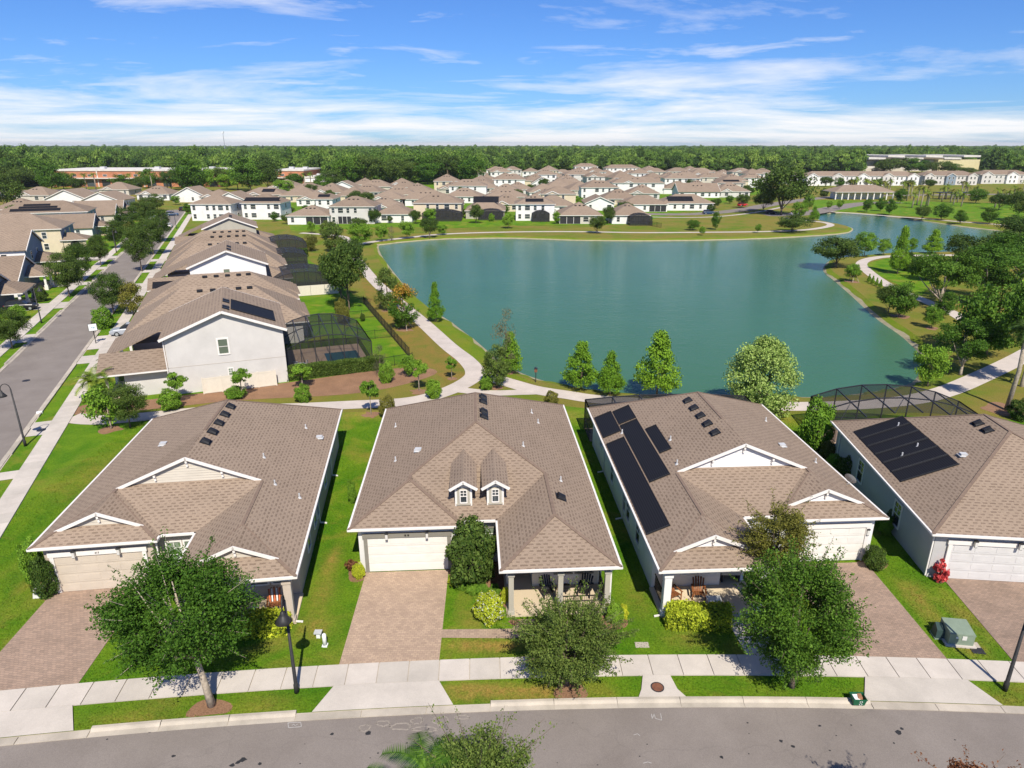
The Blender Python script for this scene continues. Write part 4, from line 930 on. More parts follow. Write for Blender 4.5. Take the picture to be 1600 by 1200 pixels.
RC = row_house(120.8, 'gable', 'white', 'bright white two-storey gabled house with one small dark window')
front_panel(RC, -11.8, -7.0, .5, 2.4, 2.85, .05, .38)
row_house(135.5, 7.6, 'white', 'hip-roofed house directly behind the bright white gabled one', wing=False)
row_house(149.5, 7.3, 'cream', 'second hip-roofed house behind the bright white gabled one', wing=False)
row_house(163.5, 6.6, 'white', 'hip-roofed house just in front of the taupe gabled house', wing=False, rear=False)
row_house(178.0, 'gable', 'olivegrey', 'taupe two-storey gabled house last in its row before the cross street')
# pool, cage and garden of the pale grey house
pp_ = LS(2.6, 76.9)
CA = cage('black arched screen cage over the blue swimming pool', (pp_.x, pp_.y, 0), LROT, 9.6, 10.8, 3.2, 1.3, 6, 'screen_lt')
MB().box(.05, .05, .02, 9.55, 10.75, .07).build('patio_floor', M['paver'], CA)
tag(MB().prism([(0, 0), (4.0, 0), (4.0, 6.6), (0, 6.6)], .02, .10).build('pool_water', M['pool'], None, LS(7.4, 77.9), LROT), 'dark blue swimming pool inside the black screen cage', 'pool')
for i, (dx, dy) in enumerate(((3.6, 78.2), (4.6, 78.4), (3.7, 79.5), (4.7, 79.6))):
    c = thing('patio_chair', ('nearest left', 'nearest right', 'far left', 'far right')[i] + ' pale patio chair at the poolside table', 'chair', LS(dx, dy, .07), i * 1.6, 'patio chairs by the pool')
    MB().box(-.25, -.25, .38, .25, .25, .43).build('seat', M['whiteplastic'], c); MB().box(-.25, .21, .43, .25, .26, .95).build('backrest', M['whiteplastic'], c)
    for sx in (-.22, .22):
        for sy in (-.22, .22): MB().box(sx - .02, sy - .02, 0, sx + .02, sy + .02, .38).build('leg', M['whiteplastic'], c)
tb = thing('patio_table', 'pale round patio table under the black screen cage', 'table', LS(4.15, 78.9, .07)); MB().tube([(0, 0, .7), (0, 0, .74)], .55, 14).build('tabletop', M['whiteplastic'], tb); MB().tube([(0, 0, 0), (0, 0, .7)], .05, 8).build('leg', M['whiteplastic'], tb)
cc = LS(3.0, 122); cage('dark screen cage beside the bright white gabled house', (cc.x, cc.y, 0), LROT, 10.5, 9.0, 3.0, 1.2, 5, 'screen_dk')
cc = LS(7.0, 121.4); pr = thing('vinyl_fence', 'white fence below the dark screen cage of the white house', 'fence', cc, LROT)
for i in range(3): MB().box(i * 2.4, 0, .05, i * 2.4 + 2.36, .05, 1.8).build('fence_panel', M['vinyl'], pr)
cc = LS(3.6, 168); cage('dark screen cage behind the taupe gabled house', (cc.x, cc.y, 0), LROT, 9.5, 9.0, 3.0, 1.2, 5, 'screen_dk')
cc = LS(3.6, 150.5); cage('dark screen cage behind the second hip-roofed house of the row', (cc.x, cc.y, 0), LROT, 8.0, 8.0, 2.8, .8, 4, 'screen_dk')
# white vinyl fence by the pale grey house
vf = thing('vinyl_fence', 'cream white vinyl fence along the pale grey house', 'fence', LS(-6.2, 74.3), LROT + R(0.5))
pm = MB().box(.06, 0, .05, 1.78, .04, 1.75).box(.06, -.015, .05, 1.78, .055, .2).box(.06, -.015, 1.6, 1.78, .055, 1.75).data('fence_panel', M['vinyl']); pst = MB().box(-.06, -.05, 0, .06, .09, 1.82).data('fence_post', M['vinyl'])
for i in range(4): ob('fence_panel', pm, vf, (i * 1.84, 0, 0)); ob('fence_post', pst, vf, (i * 1.84, 0, 0))
ob('fence_post', pst, vf, (4 * 1.84, 0, 0))
# black metal garden fences
def metal_fence(label, a, b, h=1.25):
    a, b = Vector(a), Vector(b); L = (b - a).length; n = max(1, round(L / 2.2)); F_ = thing('metal_fence', label, 'fence', a, math.atan2(b.y - a.y, b.x - a.x)); st = L / n
    pk = MB()
    for k_ in range(int(st / .14)): pk.box(k_ * .14, -.008, .05, k_ * .14 + .02, .008, h)
    pk = pk.data('pickets', M['black']); po = MB().box(-.03, -.03, 0, .03, .03, h + .1).data('fence_post', M['black']); rl = MB().box(0, -.015, 0, st, .015, .04).data('fence_rail', M['black'])
    for i in range(n):
        o = ob('pickets', pk, F_, (i * st, 0, 0)); o['kind'] = 'stuff'
        ob('fence_post', po, F_, (i * st, 0, 0)); ob('fence_rail', rl, F_, (i * st, 0, h - .08)); ob('fence_rail', rl, F_, (i * st, 0, .12))
    ob('fence_post', po, F_, (L, 0, 0)); return F_
metal_fence('long black metal fence between the gardens and the brown park strip', LS(17.1, 79), LS(16.9, 111.5), 1.35)
metal_fence('black metal fence behind the mulch bed near the crape myrtles', LS(12.4, 76.2), LS(17.0, 77.0))
metal_fence('black metal fence beyond the far side of the screened pool', LS(12.4, 89.2), LS(17.0, 89.2))
metal_fence('black metal fence crossing the lawn behind the second row house', LS(6.6, 101.5), LS(17.0, 101.5))
metal_fence('short dark fence on the far lawn left of the bare slope', G(1000, 350), G(1033, 356), 1.5)
metal_fence('dark fence between two far lakeside gardens', G(526, 345), G(528, 356), 1.6)

# --- houses on the left side of the left street: gable ends and porches towards the street
def left_house(d0, t0, t1, storeys, wall, gablem, label, depth=15, s=.45, roof='gable', porch=3.2):
    p = LS(d0, t0); H = thing('house', label, 'house', p, LROT, 'houses on the left side of the left street')
    L = t1 - t0; ze = 2.9 if storeys == 1 else 5.8
    if roof == 'gable':
        gable_walls(H, -depth, 0, 0, L, 0, ze, s, M[wall], 'x'); gable_roof(H, -depth, 0, 0, L, ze, s, 'x')
        MB().prism([(-.0, .02), (.06, .02), (.06, L - .02), (0, L - .02)], 0.1, ze).build('siding', M[gablem], H)
        zt = ze + s * L / 2; MB().mesh([(0.01, .02, ze), (.01, L - .02, ze), (.01, L / 2, zt - .05), (.07, .02, ze), (.07, L - .02, ze), (.07, L / 2, zt - .05)], [(3, 4, 5), (0, 2, 1), (0, 3, 5, 2), (1, 2, 5, 4), (0, 1, 4, 3)]).build('gable_siding', M[gablem], H)
    else:
        wall_prism(H, [(-depth, 0), (0, 0), (0, L), (-depth, L)], 0, ze, M[wall]); hip(H, -depth, 0, 0, L, ze, s=s)
        MB().prism([(0, .02), (.05, .02), (.05, L - .02), (0, L - .02)], 3.0, ze - .02).build('siding', M[gablem], H)
    # porch
    y0, y1 = L * .38, L * .97
    if porch:
        hip(H, -.2, y0, porch, y1, 2.7, s=.4, open_=(0, 1, 1, 1))
        for yy in (y0 + .15, (y0 + y1) / 2, y1 - .15): MB().box(porch - .4, yy - .17, .8, porch - .06, yy + .17, 2.6).box(porch - .5, yy - .26, 0, porch + .04, yy + .26, .9).build('porch_post', M['trim'], H)
        MB().box(.08, y0, 0, porch, y1, .2).build('porch_floor', M['porchfloor'], H)
    for zz in ([3.6] if storeys == 2 else []):
        for yy in (L * .3, L * .65): far_window(H, .06, yy, zz, .9, 1.4, math.pi / 2)
    for zz in ([3.6, .9] if storeys == 2 else [.9]):
        for xx in (-3.5, -7.5): far_window(H, xx, 0, zz, .9, 1.4, 0)
    return H
left_house(-38.0, 122.5, 135.5, 1, 'white', 'bluegrey', 'one-storey house with white porch columns above the parked black car')
left_house(-38.0, 138.5, 152.5, 1, 'white', 'bluegrey', 'one-storey porch house second from the parked black car')
left_house(-40.5, 157.0, 170.0, 2, 'white', 'bluegrey', 'two-storey house with blue grey gable nearest the side street', porch=4.2)
HL3 = left_house(-42.0, 195.0, 209.5, 2, 'cream', 'bluegrey', 'cream two-storey house with an arched porch across the side street', depth=26, roof='hip', s=.42, porch=0)
hip(HL3, -.1, .1, 5.0, 6.5, 3.0, s=.4, open_=(0, 1, 1, 1)); wall_prism(HL3, [(.1, .12), (4.9, .12), (4.9, .5), (.1, .5)], 0, 3.0, M['cream'])
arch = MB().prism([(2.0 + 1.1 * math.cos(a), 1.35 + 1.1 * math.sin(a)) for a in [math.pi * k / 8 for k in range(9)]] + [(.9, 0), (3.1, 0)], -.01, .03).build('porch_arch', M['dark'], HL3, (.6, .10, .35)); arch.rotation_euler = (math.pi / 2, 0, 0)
left_house(-40.5, 224, 238, 1, 'white', 'bluegrey', 'low house with a dark arch beyond the cream house')
HL4 = left_house(-44.5, 244, 258, 2, 'white', 'bluegrey', 'white two-storey house with stepped solar panels on its roof', depth=24, roof='hip', s=.4, porch=0)
for a, b, c, d in ((-20, -7, 0.6, 2.2), (-18, -8, 2.4, 3.6), (-17, -10, 3.8, 5.0)): front_panel(HL4, a, b, c, d, 5.8, -.45, .4)
left_house(-40.5, 264, 277, 1, 'beigewall', 'bluegrey', 'low beige house beyond the white house with stepped solar panels')
left_house(-40.5, 282, 295, 1, 'white', 'bluegrey', 'last low white house on the left side of the left street')

# --- far houses, set out from the foot of their front walls
def home(px, py, wpx, st, label, wall='white', d=13, rot=0, lanai=None, solar=None, cg=None, gab=False, cols=None, group='houses beyond the lake', roof='shingle2', s=.42, garage=False, ridge='hip'):
    p = G(px, py); w_ = wpx * px_m(p.y); H = thing('house', label, 'house', p, R(rot), group)
    ze = 2.9 if st == 1 else 5.7; x0, x1 = -w_ / 2, w_ / 2
    if ridge == 'hip': wall_prism(H, [(x0, 0), (x1, 0), (x1, d), (x0, d)], 0, ze, M[wall]); hip(H, x0, 0, x1, d, ze, roof, s)
    else: gable_walls(H, x0, 0, x1, d, 0, ze, s, M[wall], ridge); gable_roof(H, x0, 0, x1, d, ze, s, ridge, roof)
    n = cols or max(2, int(w_ / 3.2))
    for fl_ in range(st):
        for k_ in range(n):
            x = x0 + w_ * (k_ + .5) / n; z = .8 + 2.85 * fl_
            if lanai and fl_ == 0 and lanai[0] - .05 < (k_ + .5) / n < lanai[1] + .05: continue
            if garage and fl_ == 0 and (k_ + .5) / n < .5: continue
            if (k_ * 7 + int(px)) % 5 == 4: continue
            far_window(H, x, 0, z, .95 if (k_ + int(px)) % 3 else 1.7, 1.45)
    for k_ in range(2 if st == 2 else 1):
        for sx in (x0, x1): far_window(H, sx, d * .5, .8 + 2.85 * k_, .9, 1.4, -math.pi / 2 if sx < 0 else math.pi / 2)
    if lanai:
        a, b = x0 + w_ * lanai[0], x0 + w_ * lanai[1]
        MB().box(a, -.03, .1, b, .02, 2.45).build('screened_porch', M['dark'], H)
        for k_ in range(4): xx = a + (b - a) * k_ / 3; MB().box(xx - .06, -.08, .1, xx + .06, -.03, 2.5).build('porch_post', M['trim'], H)
    if garage:
        MB().box(x0 + .5, -.05, 0, x0 + 5.2, .02, 2.3).build('garage_door', M['door_white'], H)
    if solar: front_panel(H, x0 + w_ * solar[0], x0 + w_ * solar[1], solar[2], solar[3], ze, -.45, s)
    if gab:
        gw = min(5.0, w_ * .42); gx_ = x0 + w_ * .3
        zt = ze + s * gw / 2
        MB().mesh([(gx_ - gw / 2, -.3, ze - .1), (gx_ + gw / 2, -.3, ze - .1), (gx_, -.3, zt), (gx_ - gw / 2, .6, ze - .1), (gx_ + gw / 2, .6, ze - .1), (gx_, 1.2, zt)], [(0, 1, 2), (0, 2, 5, 3), (1, 4, 5, 2), (0, 3, 4, 1)]).build('gable_siding', M[wall], H)
        gable_roof(H, gx_ - gw / 2, -.2, gx_ + gw / 2, gw / 2 + .6, ze, s, 'y', roof, .35)
    for k_ in range(random.Random(px).choice((0, 2, 3))): ob('roof_vent', VS, H, (x0 + w_ * (.4 + .1 * k_), d * .32, ze + s * min(d * .32 + .45, w_ * .4) + .02)).rotation_euler = (math.atan(s), 0, 0)
    if cg:
        a, b, dep = cg; xx = x0 + w_ * a; q = Matrix.Rotation(R(rot), 3, 'Z') @ Vector((xx, -dep, 0)) + p
        cage('dark pool cage in front of the ' + label, q, R(rot), w_ * (b - a), dep - .1, 2.7, 1.0, 4, 'screen_dk', bw=.12)
    return H
home(482, 351, 64, 1, 'small hip-roofed house with dark screened porch, leftmost on the far shore', lanai=(.45, .98), group='houses along the far lakeshore')
home(551, 350, 69, 2, 'pale grey two-storey lakeside house with dark porch opening at left', 'lavender', lanai=(.18, .48), cols=6, group='houses along the far lakeshore')
home(615, 348, 58, 1, 'low white hip-roofed house beside the pale grey two-storey lakeside house', group='houses along the far lakeshore', cols=2)
home(684, 343, 74, 2, 'cream two-storey lakeside house', 'cream', cg=(.22, 1.02, 6.5), group='houses along the far lakeshore')
home(758, 342, 60, 1, 'low taupe lakeside house with a wide solar array', 'olivegrey', d=17, s=.62, solar=(.18, .85, 3.6, 6.6), cg=(.35, .98, 5), group='houses along the far lakeshore')
home(836, 345, 60, 2, 'white two-storey lakeside house with solar on its roof', solar=(.25, .72, 1.0, 3.2), cg=(.42, .86, 4.0), cols=5, group='houses along the far lakeshore')
home(907, 350, 65, 1, 'beige hip-roofed lakeside house with wide screened porch', 'beigewall', d=15, lanai=(.0, .5), s=.5, group='houses along the far lakeshore')
home(985, 350, 58, 1, 'white hip-roofed house, rightmost on the far lakeshore', d=15, s=.5, cg=(.42, 1.0, 5), group='houses along the far lakeshore')
home(1007, 331, 70, 1, 'wide low hip-roofed house behind the rightmost lakeside house', lanai=(.6, .98), s=.45)
home(1074, 329, 80, 1, 'low white house with dark solar panels beside the curving road', solar=(.12, .62, 1.0, 4.6), s=.45)
home(937, 329, 44, 1, 'white gable-fronted house between two lakeside houses', ridge='y', d=16)
home(873, 325, 52, 2, 'cream two-storey house behind the white one with solar', 'cream', gab=True)
home(937, 312, 58, 2, 'white two-storey house with many windows behind the lakeshore row', cols=6)
home(997, 303, 80, 2, 'large white two-storey house near the middle of the far estate', gab=True, cols=7)
home(1066, 294, 56, 2, 'white two-storey house right of the large white one')
home(1092, 309, 64, 1, 'white low house with broad gable beside the curving road', ridge='x', s=.5, d=15)
home(1142, 303, 42, 2, 'beige two-storey house with solar near the moss-draped oak', 'beigewall', solar=(.2, .8, 1, 3))
home(1176, 293, 32, 2, 'narrow white two-storey house left of the moss-draped oak')
home(796, 296, 48, 2, 'white two-storey house with hip roof in the third row')
home(846, 294, 30, 1, 'small white gabled house with dark roof panel in the third row', ridge='y', s=.6)
home(880, 297, 50, 1, 'low brown-roofed house between two third-row houses')
home(731, 309, 58, 2, 'white two-storey house behind the low taupe lakeside house', cols=5)
home(790, 318, 66, 1, 'low house left of the cream two-storey one behind the lakeshore', 'beigewall')
home(664, 322, 74, 1, 'low brown-roofed house behind the cream lakeside house', s=.5)
home(604, 322, 58, 1, 'low brown-roofed house behind the low white lakeside house', gab=True)
home(632, 301, 40, 1, 'small tan-roofed house by the trees, third row', 'beigewall', s=.5)
home(586, 300, 48, 1, 'tan gabled house by the trees left of the third-row small one', 'beigewall', gab=True, s=.5)
home(536, 303, 46, 1, 'pale gabled house near the orange shops', ridge='y', s=.45)
home(478, 305, 52, 1, 'tan house with gable nearest the orange shop block', 'beigewall', gab=True)
home(488, 322, 48, 1, 'brown-roofed house behind the leftmost lakeside house', gab=True)
home(508, 335, 26, 2, 'narrow house with solar beside the pale grey lakeside house', solar=(.1, .8, 1, 3))
home(410, 343, 60, 2, 'white two-storey house with black solar band on its roof', solar=(.05, .95, .8, 3.4), cols=5, d=12, group='houses beyond the taupe gable')
home(332, 345, 62, 2, 'white two-storey house at the corner of the cross street', cols=6, d=12, group='houses beyond the taupe gable')
home(411, 314, 66, 1, 'wide low house with gables before the orange shop block', 'beigewall', gab=True, solar=(.45, .75, 2, 5), group='houses beyond the taupe gable')
home(360, 322, 44, 1, 'white gabled house left of the wide low one before the shops', ridge='y', s=.45, group='houses beyond the taupe gable')
home(336, 318, 46, 1, 'low pale house with broad gable near the end of the left street', gab=True, group='houses beyond the taupe gable')
home(296, 316, 50, 1, 'house with white garage facing down the end of the left street', 'white', garage=True, ridge='y', s=.5, group='houses beyond the taupe gable')
home(20, 340, 60, 1, 'tan-roofed house at the left edge before the car park', 'beigewall', s=.5, group='houses left of the left street')
home(52, 315, 52, 1, 'tan gabled house at the left edge beside the car park', 'beigewall', gab=True, s=.5, group='houses left of the left street')
home(105, 322, 66, 1, 'pale house with wide gable before the orange shop block', ridge='y', s=.42, group='houses left of the left street')
home(158, 324, 58, 1, 'white long-gabled house near the orange shop block', ridge='y', s=.4, group='houses left of the left street')
home(179, 305, 46, 1, 'beige gabled house close to the orange shop block', 'beigewall', gab=True, s=.5, group='houses left of the left street')
home(240, 313, 50, 1, 'brown-roofed house between the left street and the orange shops', gab=True, s=.5, group='houses left of the left street')
k = random.Random(11)
rows_ = [(773, 277, 26, 2), (801, 277, 28, 2), (828, 280, 24, 2), (862, 283, 40, 1), (916, 270, 36, 2), (973, 273, 54, 2), (905, 286, 44, 2), (950, 284, 42, 1), (985, 287, 34, 1), (1022, 281, 38, 2), (1060, 280, 34, 2), (1095, 281, 40, 2), (1128, 283, 34, 1), (1160, 281, 34, 2), (1192, 282, 30, 2), (1110, 292, 40, 2), (1035, 290, 32, 1), (760, 287, 30, 1), (745, 283, 28, 2), (880, 276, 30, 1)]
ords = ['first', 'second', 'third', 'fourth', 'fifth', 'sixth', 'seventh', 'eighth', 'ninth', 'tenth', 'eleventh', 'twelfth', 'thirteenth', 'fourteenth', 'fifteenth', 'sixteenth', 'seventeenth', 'eighteenth', 'nineteenth', 'twentieth']
for i, (a, b, c, st) in enumerate(sorted(rows_)):
    home(a, b, c, st, '%s house from the left in the far rows under the wood' % ords[i], k.choice(('white', 'white', 'beigewall', 'lavender')), rot=k.uniform(-8, 8), d=12, group='far houses under the wood', gab=(i % 3 == 0))
# right: terraces
def terrace(px, py, wpx, units, label, wall, wall2):
    p = G(px, py); w_ = wpx * px_m(p.y); H = thing('terrace', label, 'terrace', p, 0, 'white terraces on the far right'); d = 12; ze = 6.0; uw = w_ / units
    wall_prism(H, [(-w_ / 2, 0), (w_ / 2, 0), (w_ / 2, d), (-w_ / 2, d)], 0, ze, M[wall]); hip(H, -w_ / 2, 0, w_ / 2, d, ze, s=.42)
    for u in range(units):
        xa = -w_ / 2 + u * uw
        if u % 2 == 0:
            wall_prism(H, [(xa + .4, -1.6), (xa + uw - .4, -1.6), (xa + uw - .4, -.01), (xa + .4, -.01)], 0, ze - .3, M[wall2 if u % 4 else wall]); gable_roof(H, xa + .4, -1.6, xa + uw - .4, 3.5, ze - .3, .55, 'y', 'shingle2', .3)
            MB().mesh([(xa + .4, -1.6, ze - .3), (xa + uw - .4, -1.6, ze - .3), (xa + uw / 2, -1.6, ze - .3 + .55 * (uw - .8) / 2)], [(0, 1, 2)]).build('gable_siding', M[wall2 if u % 4 else wall], H)
        y = -1.6 if u % 2 == 0 else 0
        for zz in (.9, 3.7):
            for f_ in (.33, .67): far_window(H, xa + uw * f_, y, zz, .95, 1.45)
    return H
terrace(1345, 290, 176, 9, 'white terrace left of the palms, longest on the far right', 'white', 'lavender')
terrace(1240, 288, 26, 2, 'short white terrace end beside the moss-draped oak', 'white', 'lavender')
terrace(1482, 289, 84, 5, 'blue and white terrace in the middle of the far right row', 'lavender', 'bluegrey')
terrace(1568, 287, 78, 4, 'grey terrace at the right edge behind the palms', 'lavender', 'white')
# park pavilion with white columns
pv = G(1350, 312); PV = thing('pavilion', 'white columned park pavilion with brown roof', 'pavilion', pv); w_ = 92 * px_m(pv.y)
hip(PV, -w_ / 2, 0, w_ / 2, 13, 3.6, s=.42); wall_prism(PV, [(-w_ / 2 + 3, 4), (w_ / 2 - 3, 4), (w_ / 2 - 3, 12), (-w_ / 2 + 3, 12)], 0, 3.5, M['white'])
for i in range(10): xx = -w_ / 2 + .4 + (w_ - .8) * i / 9; MB().box(xx - .25, .1, 0, xx + .25, .6, 3.4).build('column', M['trim'], PV)
pg = G(1492, 312); PG = thing('pergola', 'dark flat shade structure among the palms', 'pergola', pg); w_ = 50 * px_m(pg.y)
MB().box(-w_ / 2, 0, 3.0, w_ / 2, 6, 3.25).build('pergola_roof', M['bronze'], PG)
for i in range(6):
    for yy in (.2, 5.8): MB().box(-w_ / 2 + .3 + (w_ - .6) * i / 5 - .12, yy - .12, 0, -w_ / 2 + .3 + (w_ - .6) * i / 5 + .12, yy + .12, 3).build('post', M['bronze'], PG)
# orange shops and yellow warehouse beyond
def shops(px, py, wpx, hgt, label, wall, cat='shop building'):
    p = G(px, py); w_ = wpx * px_m(p.y); H = thing('shop_building', label, cat, p)
    wall_prism(H, [(-w_ / 2, 0), (w_ / 2, 0), (w_ / 2, 40), (-w_ / 2, 40)], 0, hgt, M[wall])
    MB().box(-w_ / 2 - .4, -.4, hgt, w_ / 2 + .4, 40.4, hgt + .9).build('parapet', M['roofwhite'], H)
    MB().box(-w_ / 2, -2.2, hgt * .52, w_ / 2, -.02, hgt * .58).build('canopy', M['roofwhite'], H)
    n = int(w_ / 9)
    for i in range(n):
        x = -w_ / 2 + w_ * (i + .5) / n
        far_window(H, x, 0, hgt * .66, 2.4, 1.2); 
        MB().box(x - 2.6, -.06, .2, x + 2.6, .02, hgt * .45).build('shop_window', M['glass'], H)
        if i % 3 == 0: MB().box(x - w_ / n / 2 - .3, -.3, 0, x - w_ / n / 2 + .3, .05, hgt + 1.2).build('pilaster', M['roofwhite'], H)
    for i in range(max(2, n // 3)): xx = -w_ / 2 + w_ * (i + .7) / max(2, n // 3); MB().box(xx - 1.5, 14, hgt + .9, xx + 1.5, 17, hgt + 2.2).build('rooftop_unit', M['pipe'], H)
    return H
shops(215, 292, 262, 9.5, 'long orange shop block with pale flat roof', 'redbrick'); shops(454, 290, 44, 9, 'short orange shop block among trees right of the long one', 'redbrick'); shops(496, 291, 36, 5, 'low white shop annex behind the third-row roofs', 'white')
p = G(1440, 268); WH = thing('warehouse', 'yellow and white flat-roofed warehouse beyond the terraces', 'warehouse', p); w_ = 176 * px_m(p.y)
wall_prism(WH, [(-w_ / 2, 6), (w_ * .12, 6), (w_ * .12, 70), (-w_ / 2, 70)], 0, 10.5, M['beigewall']); wall_prism(WH, [(w_ * .13, 0), (w_ / 2, 0), (w_ / 2, 70), (w_ * .13, 70)], 0, 11.2, M['yellow'])
for i in range(6): xa = -w_ / 2 + w_ * i / 6; MB().box(xa + 1, -.8, 11.5 + (i % 2) * 2, xa + w_ / 6 - 1, 69, 13 + (i % 2) * 2.2).build('parapet', M['roofwhite'], WH)
MB().box(-w_ / 2 - .2, -.3, 3, -w_ / 2 + w_ * .4, 0, 5).build('canopy', M['roofwhite'], WH)

taken = [(o.location.x, o.location.y) for o in bpy.data.objects if o.name.startswith(('house', 'terrace', 'pavilion')) and o.parent is None]
cand = []
Yr = 262.0
while Yr < 560:
    xr = -.36 * Yr
    while xr < .40 * Yr:
        X_, Y_ = xr + k.uniform(-3, 3), Yr + k.uniform(-4, 4); zc_ = Y_ * _C + CAM_H * _S; px_ = 800 + FPX * X_ / zc_; py_ = 600 + FPX * (-Y_ * _S + CAM_H * _C) / zc_
        lo = 299 if px_ < 560 else 296 if px_ < 745 else 275
        if 440 < px_ < 1190 and py_ > lo and not (px_ > 985 and py_ > 312) and not (px_ > 1150 and py_ > 300) and all(math.hypot(X_ - a, (Y_ - b) * .72) > 17.5 for a, b in taken): taken.append((X_, Y_)); cand.append((px_, py_))
        xr += 6
    Yr += 8
ones = ['', 'first', 'second', 'third', 'fourth', 'fifth', 'sixth', 'seventh', 'eighth', 'ninth', 'tenth', 'eleventh', 'twelfth', 'thirteenth', 'fourteenth', 'fifteenth', 'sixteenth', 'seventeenth', 'eighteenth', 'nineteenth', 'twentieth']
tens = {2: ('twentieth', 'twenty'), 3: ('thirtieth', 'thirty'), 4: ('fortieth', 'forty'), 5: ('fiftieth', 'fifty'), 6: ('sixtieth', 'sixty')}
def ordw(n): return ones[n] if n <= 20 else tens[n // 10][0] if n % 10 == 0 else tens[n // 10][1] + '-' + ones[n % 10]
bands = [(0, 281, 'most distant'), (281, 287, 'second most distant'), (287, 294, 'far middle'), (294, 303, 'middle'), (303, 315, 'near middle'), (315, 400, 'nearest')]
bc = {}
for i, (a, b) in enumerate(sorted(cand)):
    nm = [n for lo, hi, n in bands if lo <= b < hi][0]; bc[nm] = bc.get(nm, 0) + 1
    st = 2 if (i * 5) % 9 < 3 and b < 300 else 1; kk = px_m(G(a, b).y)
    home(a, b, k.uniform(13, 17) / kk, st, '%s brown-roofed house from the left in the %s crowded row' % (ordw(bc[nm]), nm), k.choice(('white', 'beigewall', 'white', 'cream', 'lavender')), rot=k.uniform(-12, 12), d=k.uniform(13, 16), gab=(i % 2 == 0), s=.48, group='houses in the crowded middle rows')
# ------------------------------------------------------------------ vegetation
import numpy as np
def quads_mesh(name, V, mats, mi=None):
    """V: (n,4,3) array of quads"""
    n = len(V); me = bpy.data.meshes.new(name)
    me.vertices.add(n * 4); me.vertices.foreach_set('co', V.reshape(-1).astype(np.float32))
    me.loops.add(n * 4); me.loops.foreach_set('vertex_index', np.arange(n * 4, dtype=np.int32))
    me.polygons.add(n); me.polygons.foreach_set('loop_start', np.arange(0, n * 4, 4, dtype=np.int32))
    for m in (mats if isinstance(mats, (list, tuple)) else [mats]): me.materials.append(m)
    if mi is not None: me.polygons.foreach_set('material_index', mi.astype(np.int32))
    me.update(calc_edges=True); me.validate(); return me
def leaf_quads(C, size, g, up=0.35, asp=0.6, out=None, var=0.35):
    n = len(C); nrm = g.normal(size=(n, 3)); nrm /= np.linalg.norm(nrm, axis=1)[:, None]
    nrm[:, 2] += up
    if out is not None: nrm += out * 0.8
    nrm /= np.linalg.norm(nrm, axis=1)[:, None] + 1e-9
    r = g.normal(size=(n, 3)); a = np.cross(nrm, r); a /= np.linalg.norm(a, axis=1)[:, None] + 1e-9; b = np.cross(nrm, a)
    s = size * (1 + var * (g.random(n) * 2 - 1)); a *= (s * .5)[:, None]; b *= (s * .5 * asp)[:, None]
    V = np.stack([C - a, C + b * 1.0, C + a, C - b * 1.0], axis=1); return V
def ball(g, n, power=1 / 3):
    d = g.normal(size=(n, 3)); d /= np.linalg.norm(d, axis=1)[:, None]; return d * (g.random(n) ** power)[:, None], d
def crown_pts(g, n, shape, clumps=40, cr=0.2, shell=0.45, gaps=0.0):
    """points inside a crown of diameter 1 and height 1 (z 0..1)"""
    if shape == 'ball':
        d = g.normal(size=(n, 3)); d /= np.linalg.norm(d, axis=1)[:, None]; lump = 1 + .17 * np.sin(d[:, 0] * 5 + 1) * np.sin(d[:, 1] * 6) + .13 * np.sin(d[:, 2] * 7 + d[:, 0] * 4)
        P_ = d * (g.uniform(.38, .5, n) * lump)[:, None]; P_[:, 2] = np.maximum(P_[:, 2] * 1.05 + .48, .01); return P_, d, P_[:20] * np.array([.5, .5, .7])
    if shape in ('round', 'oak', 'vase'):
        c, _ = ball(g, clumps * 4, shell * .5)
        c = c[:clumps] * .5; c[:, 2] += .5
        if shape == 'oak': c[:, 2] = .25 + c[:, 2] * .68; c[:, :2] *= 1.05
        if shape == 'vase': k_ = .45 + .75 * c[:, 2:3]; c[:, :2] *= k_
    elif shape == 'cone':
        z = g.random(clumps) ** 1.35; a = g.random(clumps) * 6.2832; r = (1 - z ** 1.25) ** 1.0 * .5 * g.uniform(.4, 1, clumps); r = np.where(z < .1, r * .8, r)
        c = np.stack([np.cos(a) * r, np.sin(a) * r, .03 + z * .92], 1)
    elif shape == 'egg':
        z = g.random(clumps); a = g.random(clumps) * 6.2832; r = np.sin(np.pi * np.clip(z * .86 + .12, 0, 1)) ** .8 * .5 * g.uniform(.5, 1, clumps); c = np.stack([np.cos(a) * r, np.sin(a) * r, z], 1)
    sz = g.uniform(.55, 1.25, clumps) * cr
    k_ = g.choice(clumps, n, p=sz ** 2 / (sz ** 2).sum()); off, d = ball(g, n, .42)
    off[:, 2] *= .7
    return c[k_] + off * sz[k_][:, None], d, c
def trunk_mesh(name, g, tips, h0, r, mat, lean=(0, 0), split=.45, n=7, nl=6, top=.75, sx=1.0):
    mb = MB(); k_ = [(0, 0, 0), (lean[0] * .3, lean[1] * .3, h0 * .5), (lean[0] * .6, lean[1] * .6, h0)]
    mb.tube([(0, 0, -.05 * h0)] + k_[1:] + [(lean[0], lean[1], h0 + (top - h0) * .6)], [r * 1.25, r, r * .85, r * .4], n)
    sel = g.choice(len(tips), min(nl, len(tips)), replace=False)
    for i in sel:
        t = tips[i]; s0 = Vector((lean[0] * .6, lean[1] * .6, h0 * g.uniform(.85, 1.1))); e = Vector(t); m = s0.lerp(e, .5) + Vector((0, 0, -.04 * top))
        mb.tube([s0, m, e], [r * .55, r * .36, r * .12], 5)
    return mb.data(name, mat, True)
PROTO = {}
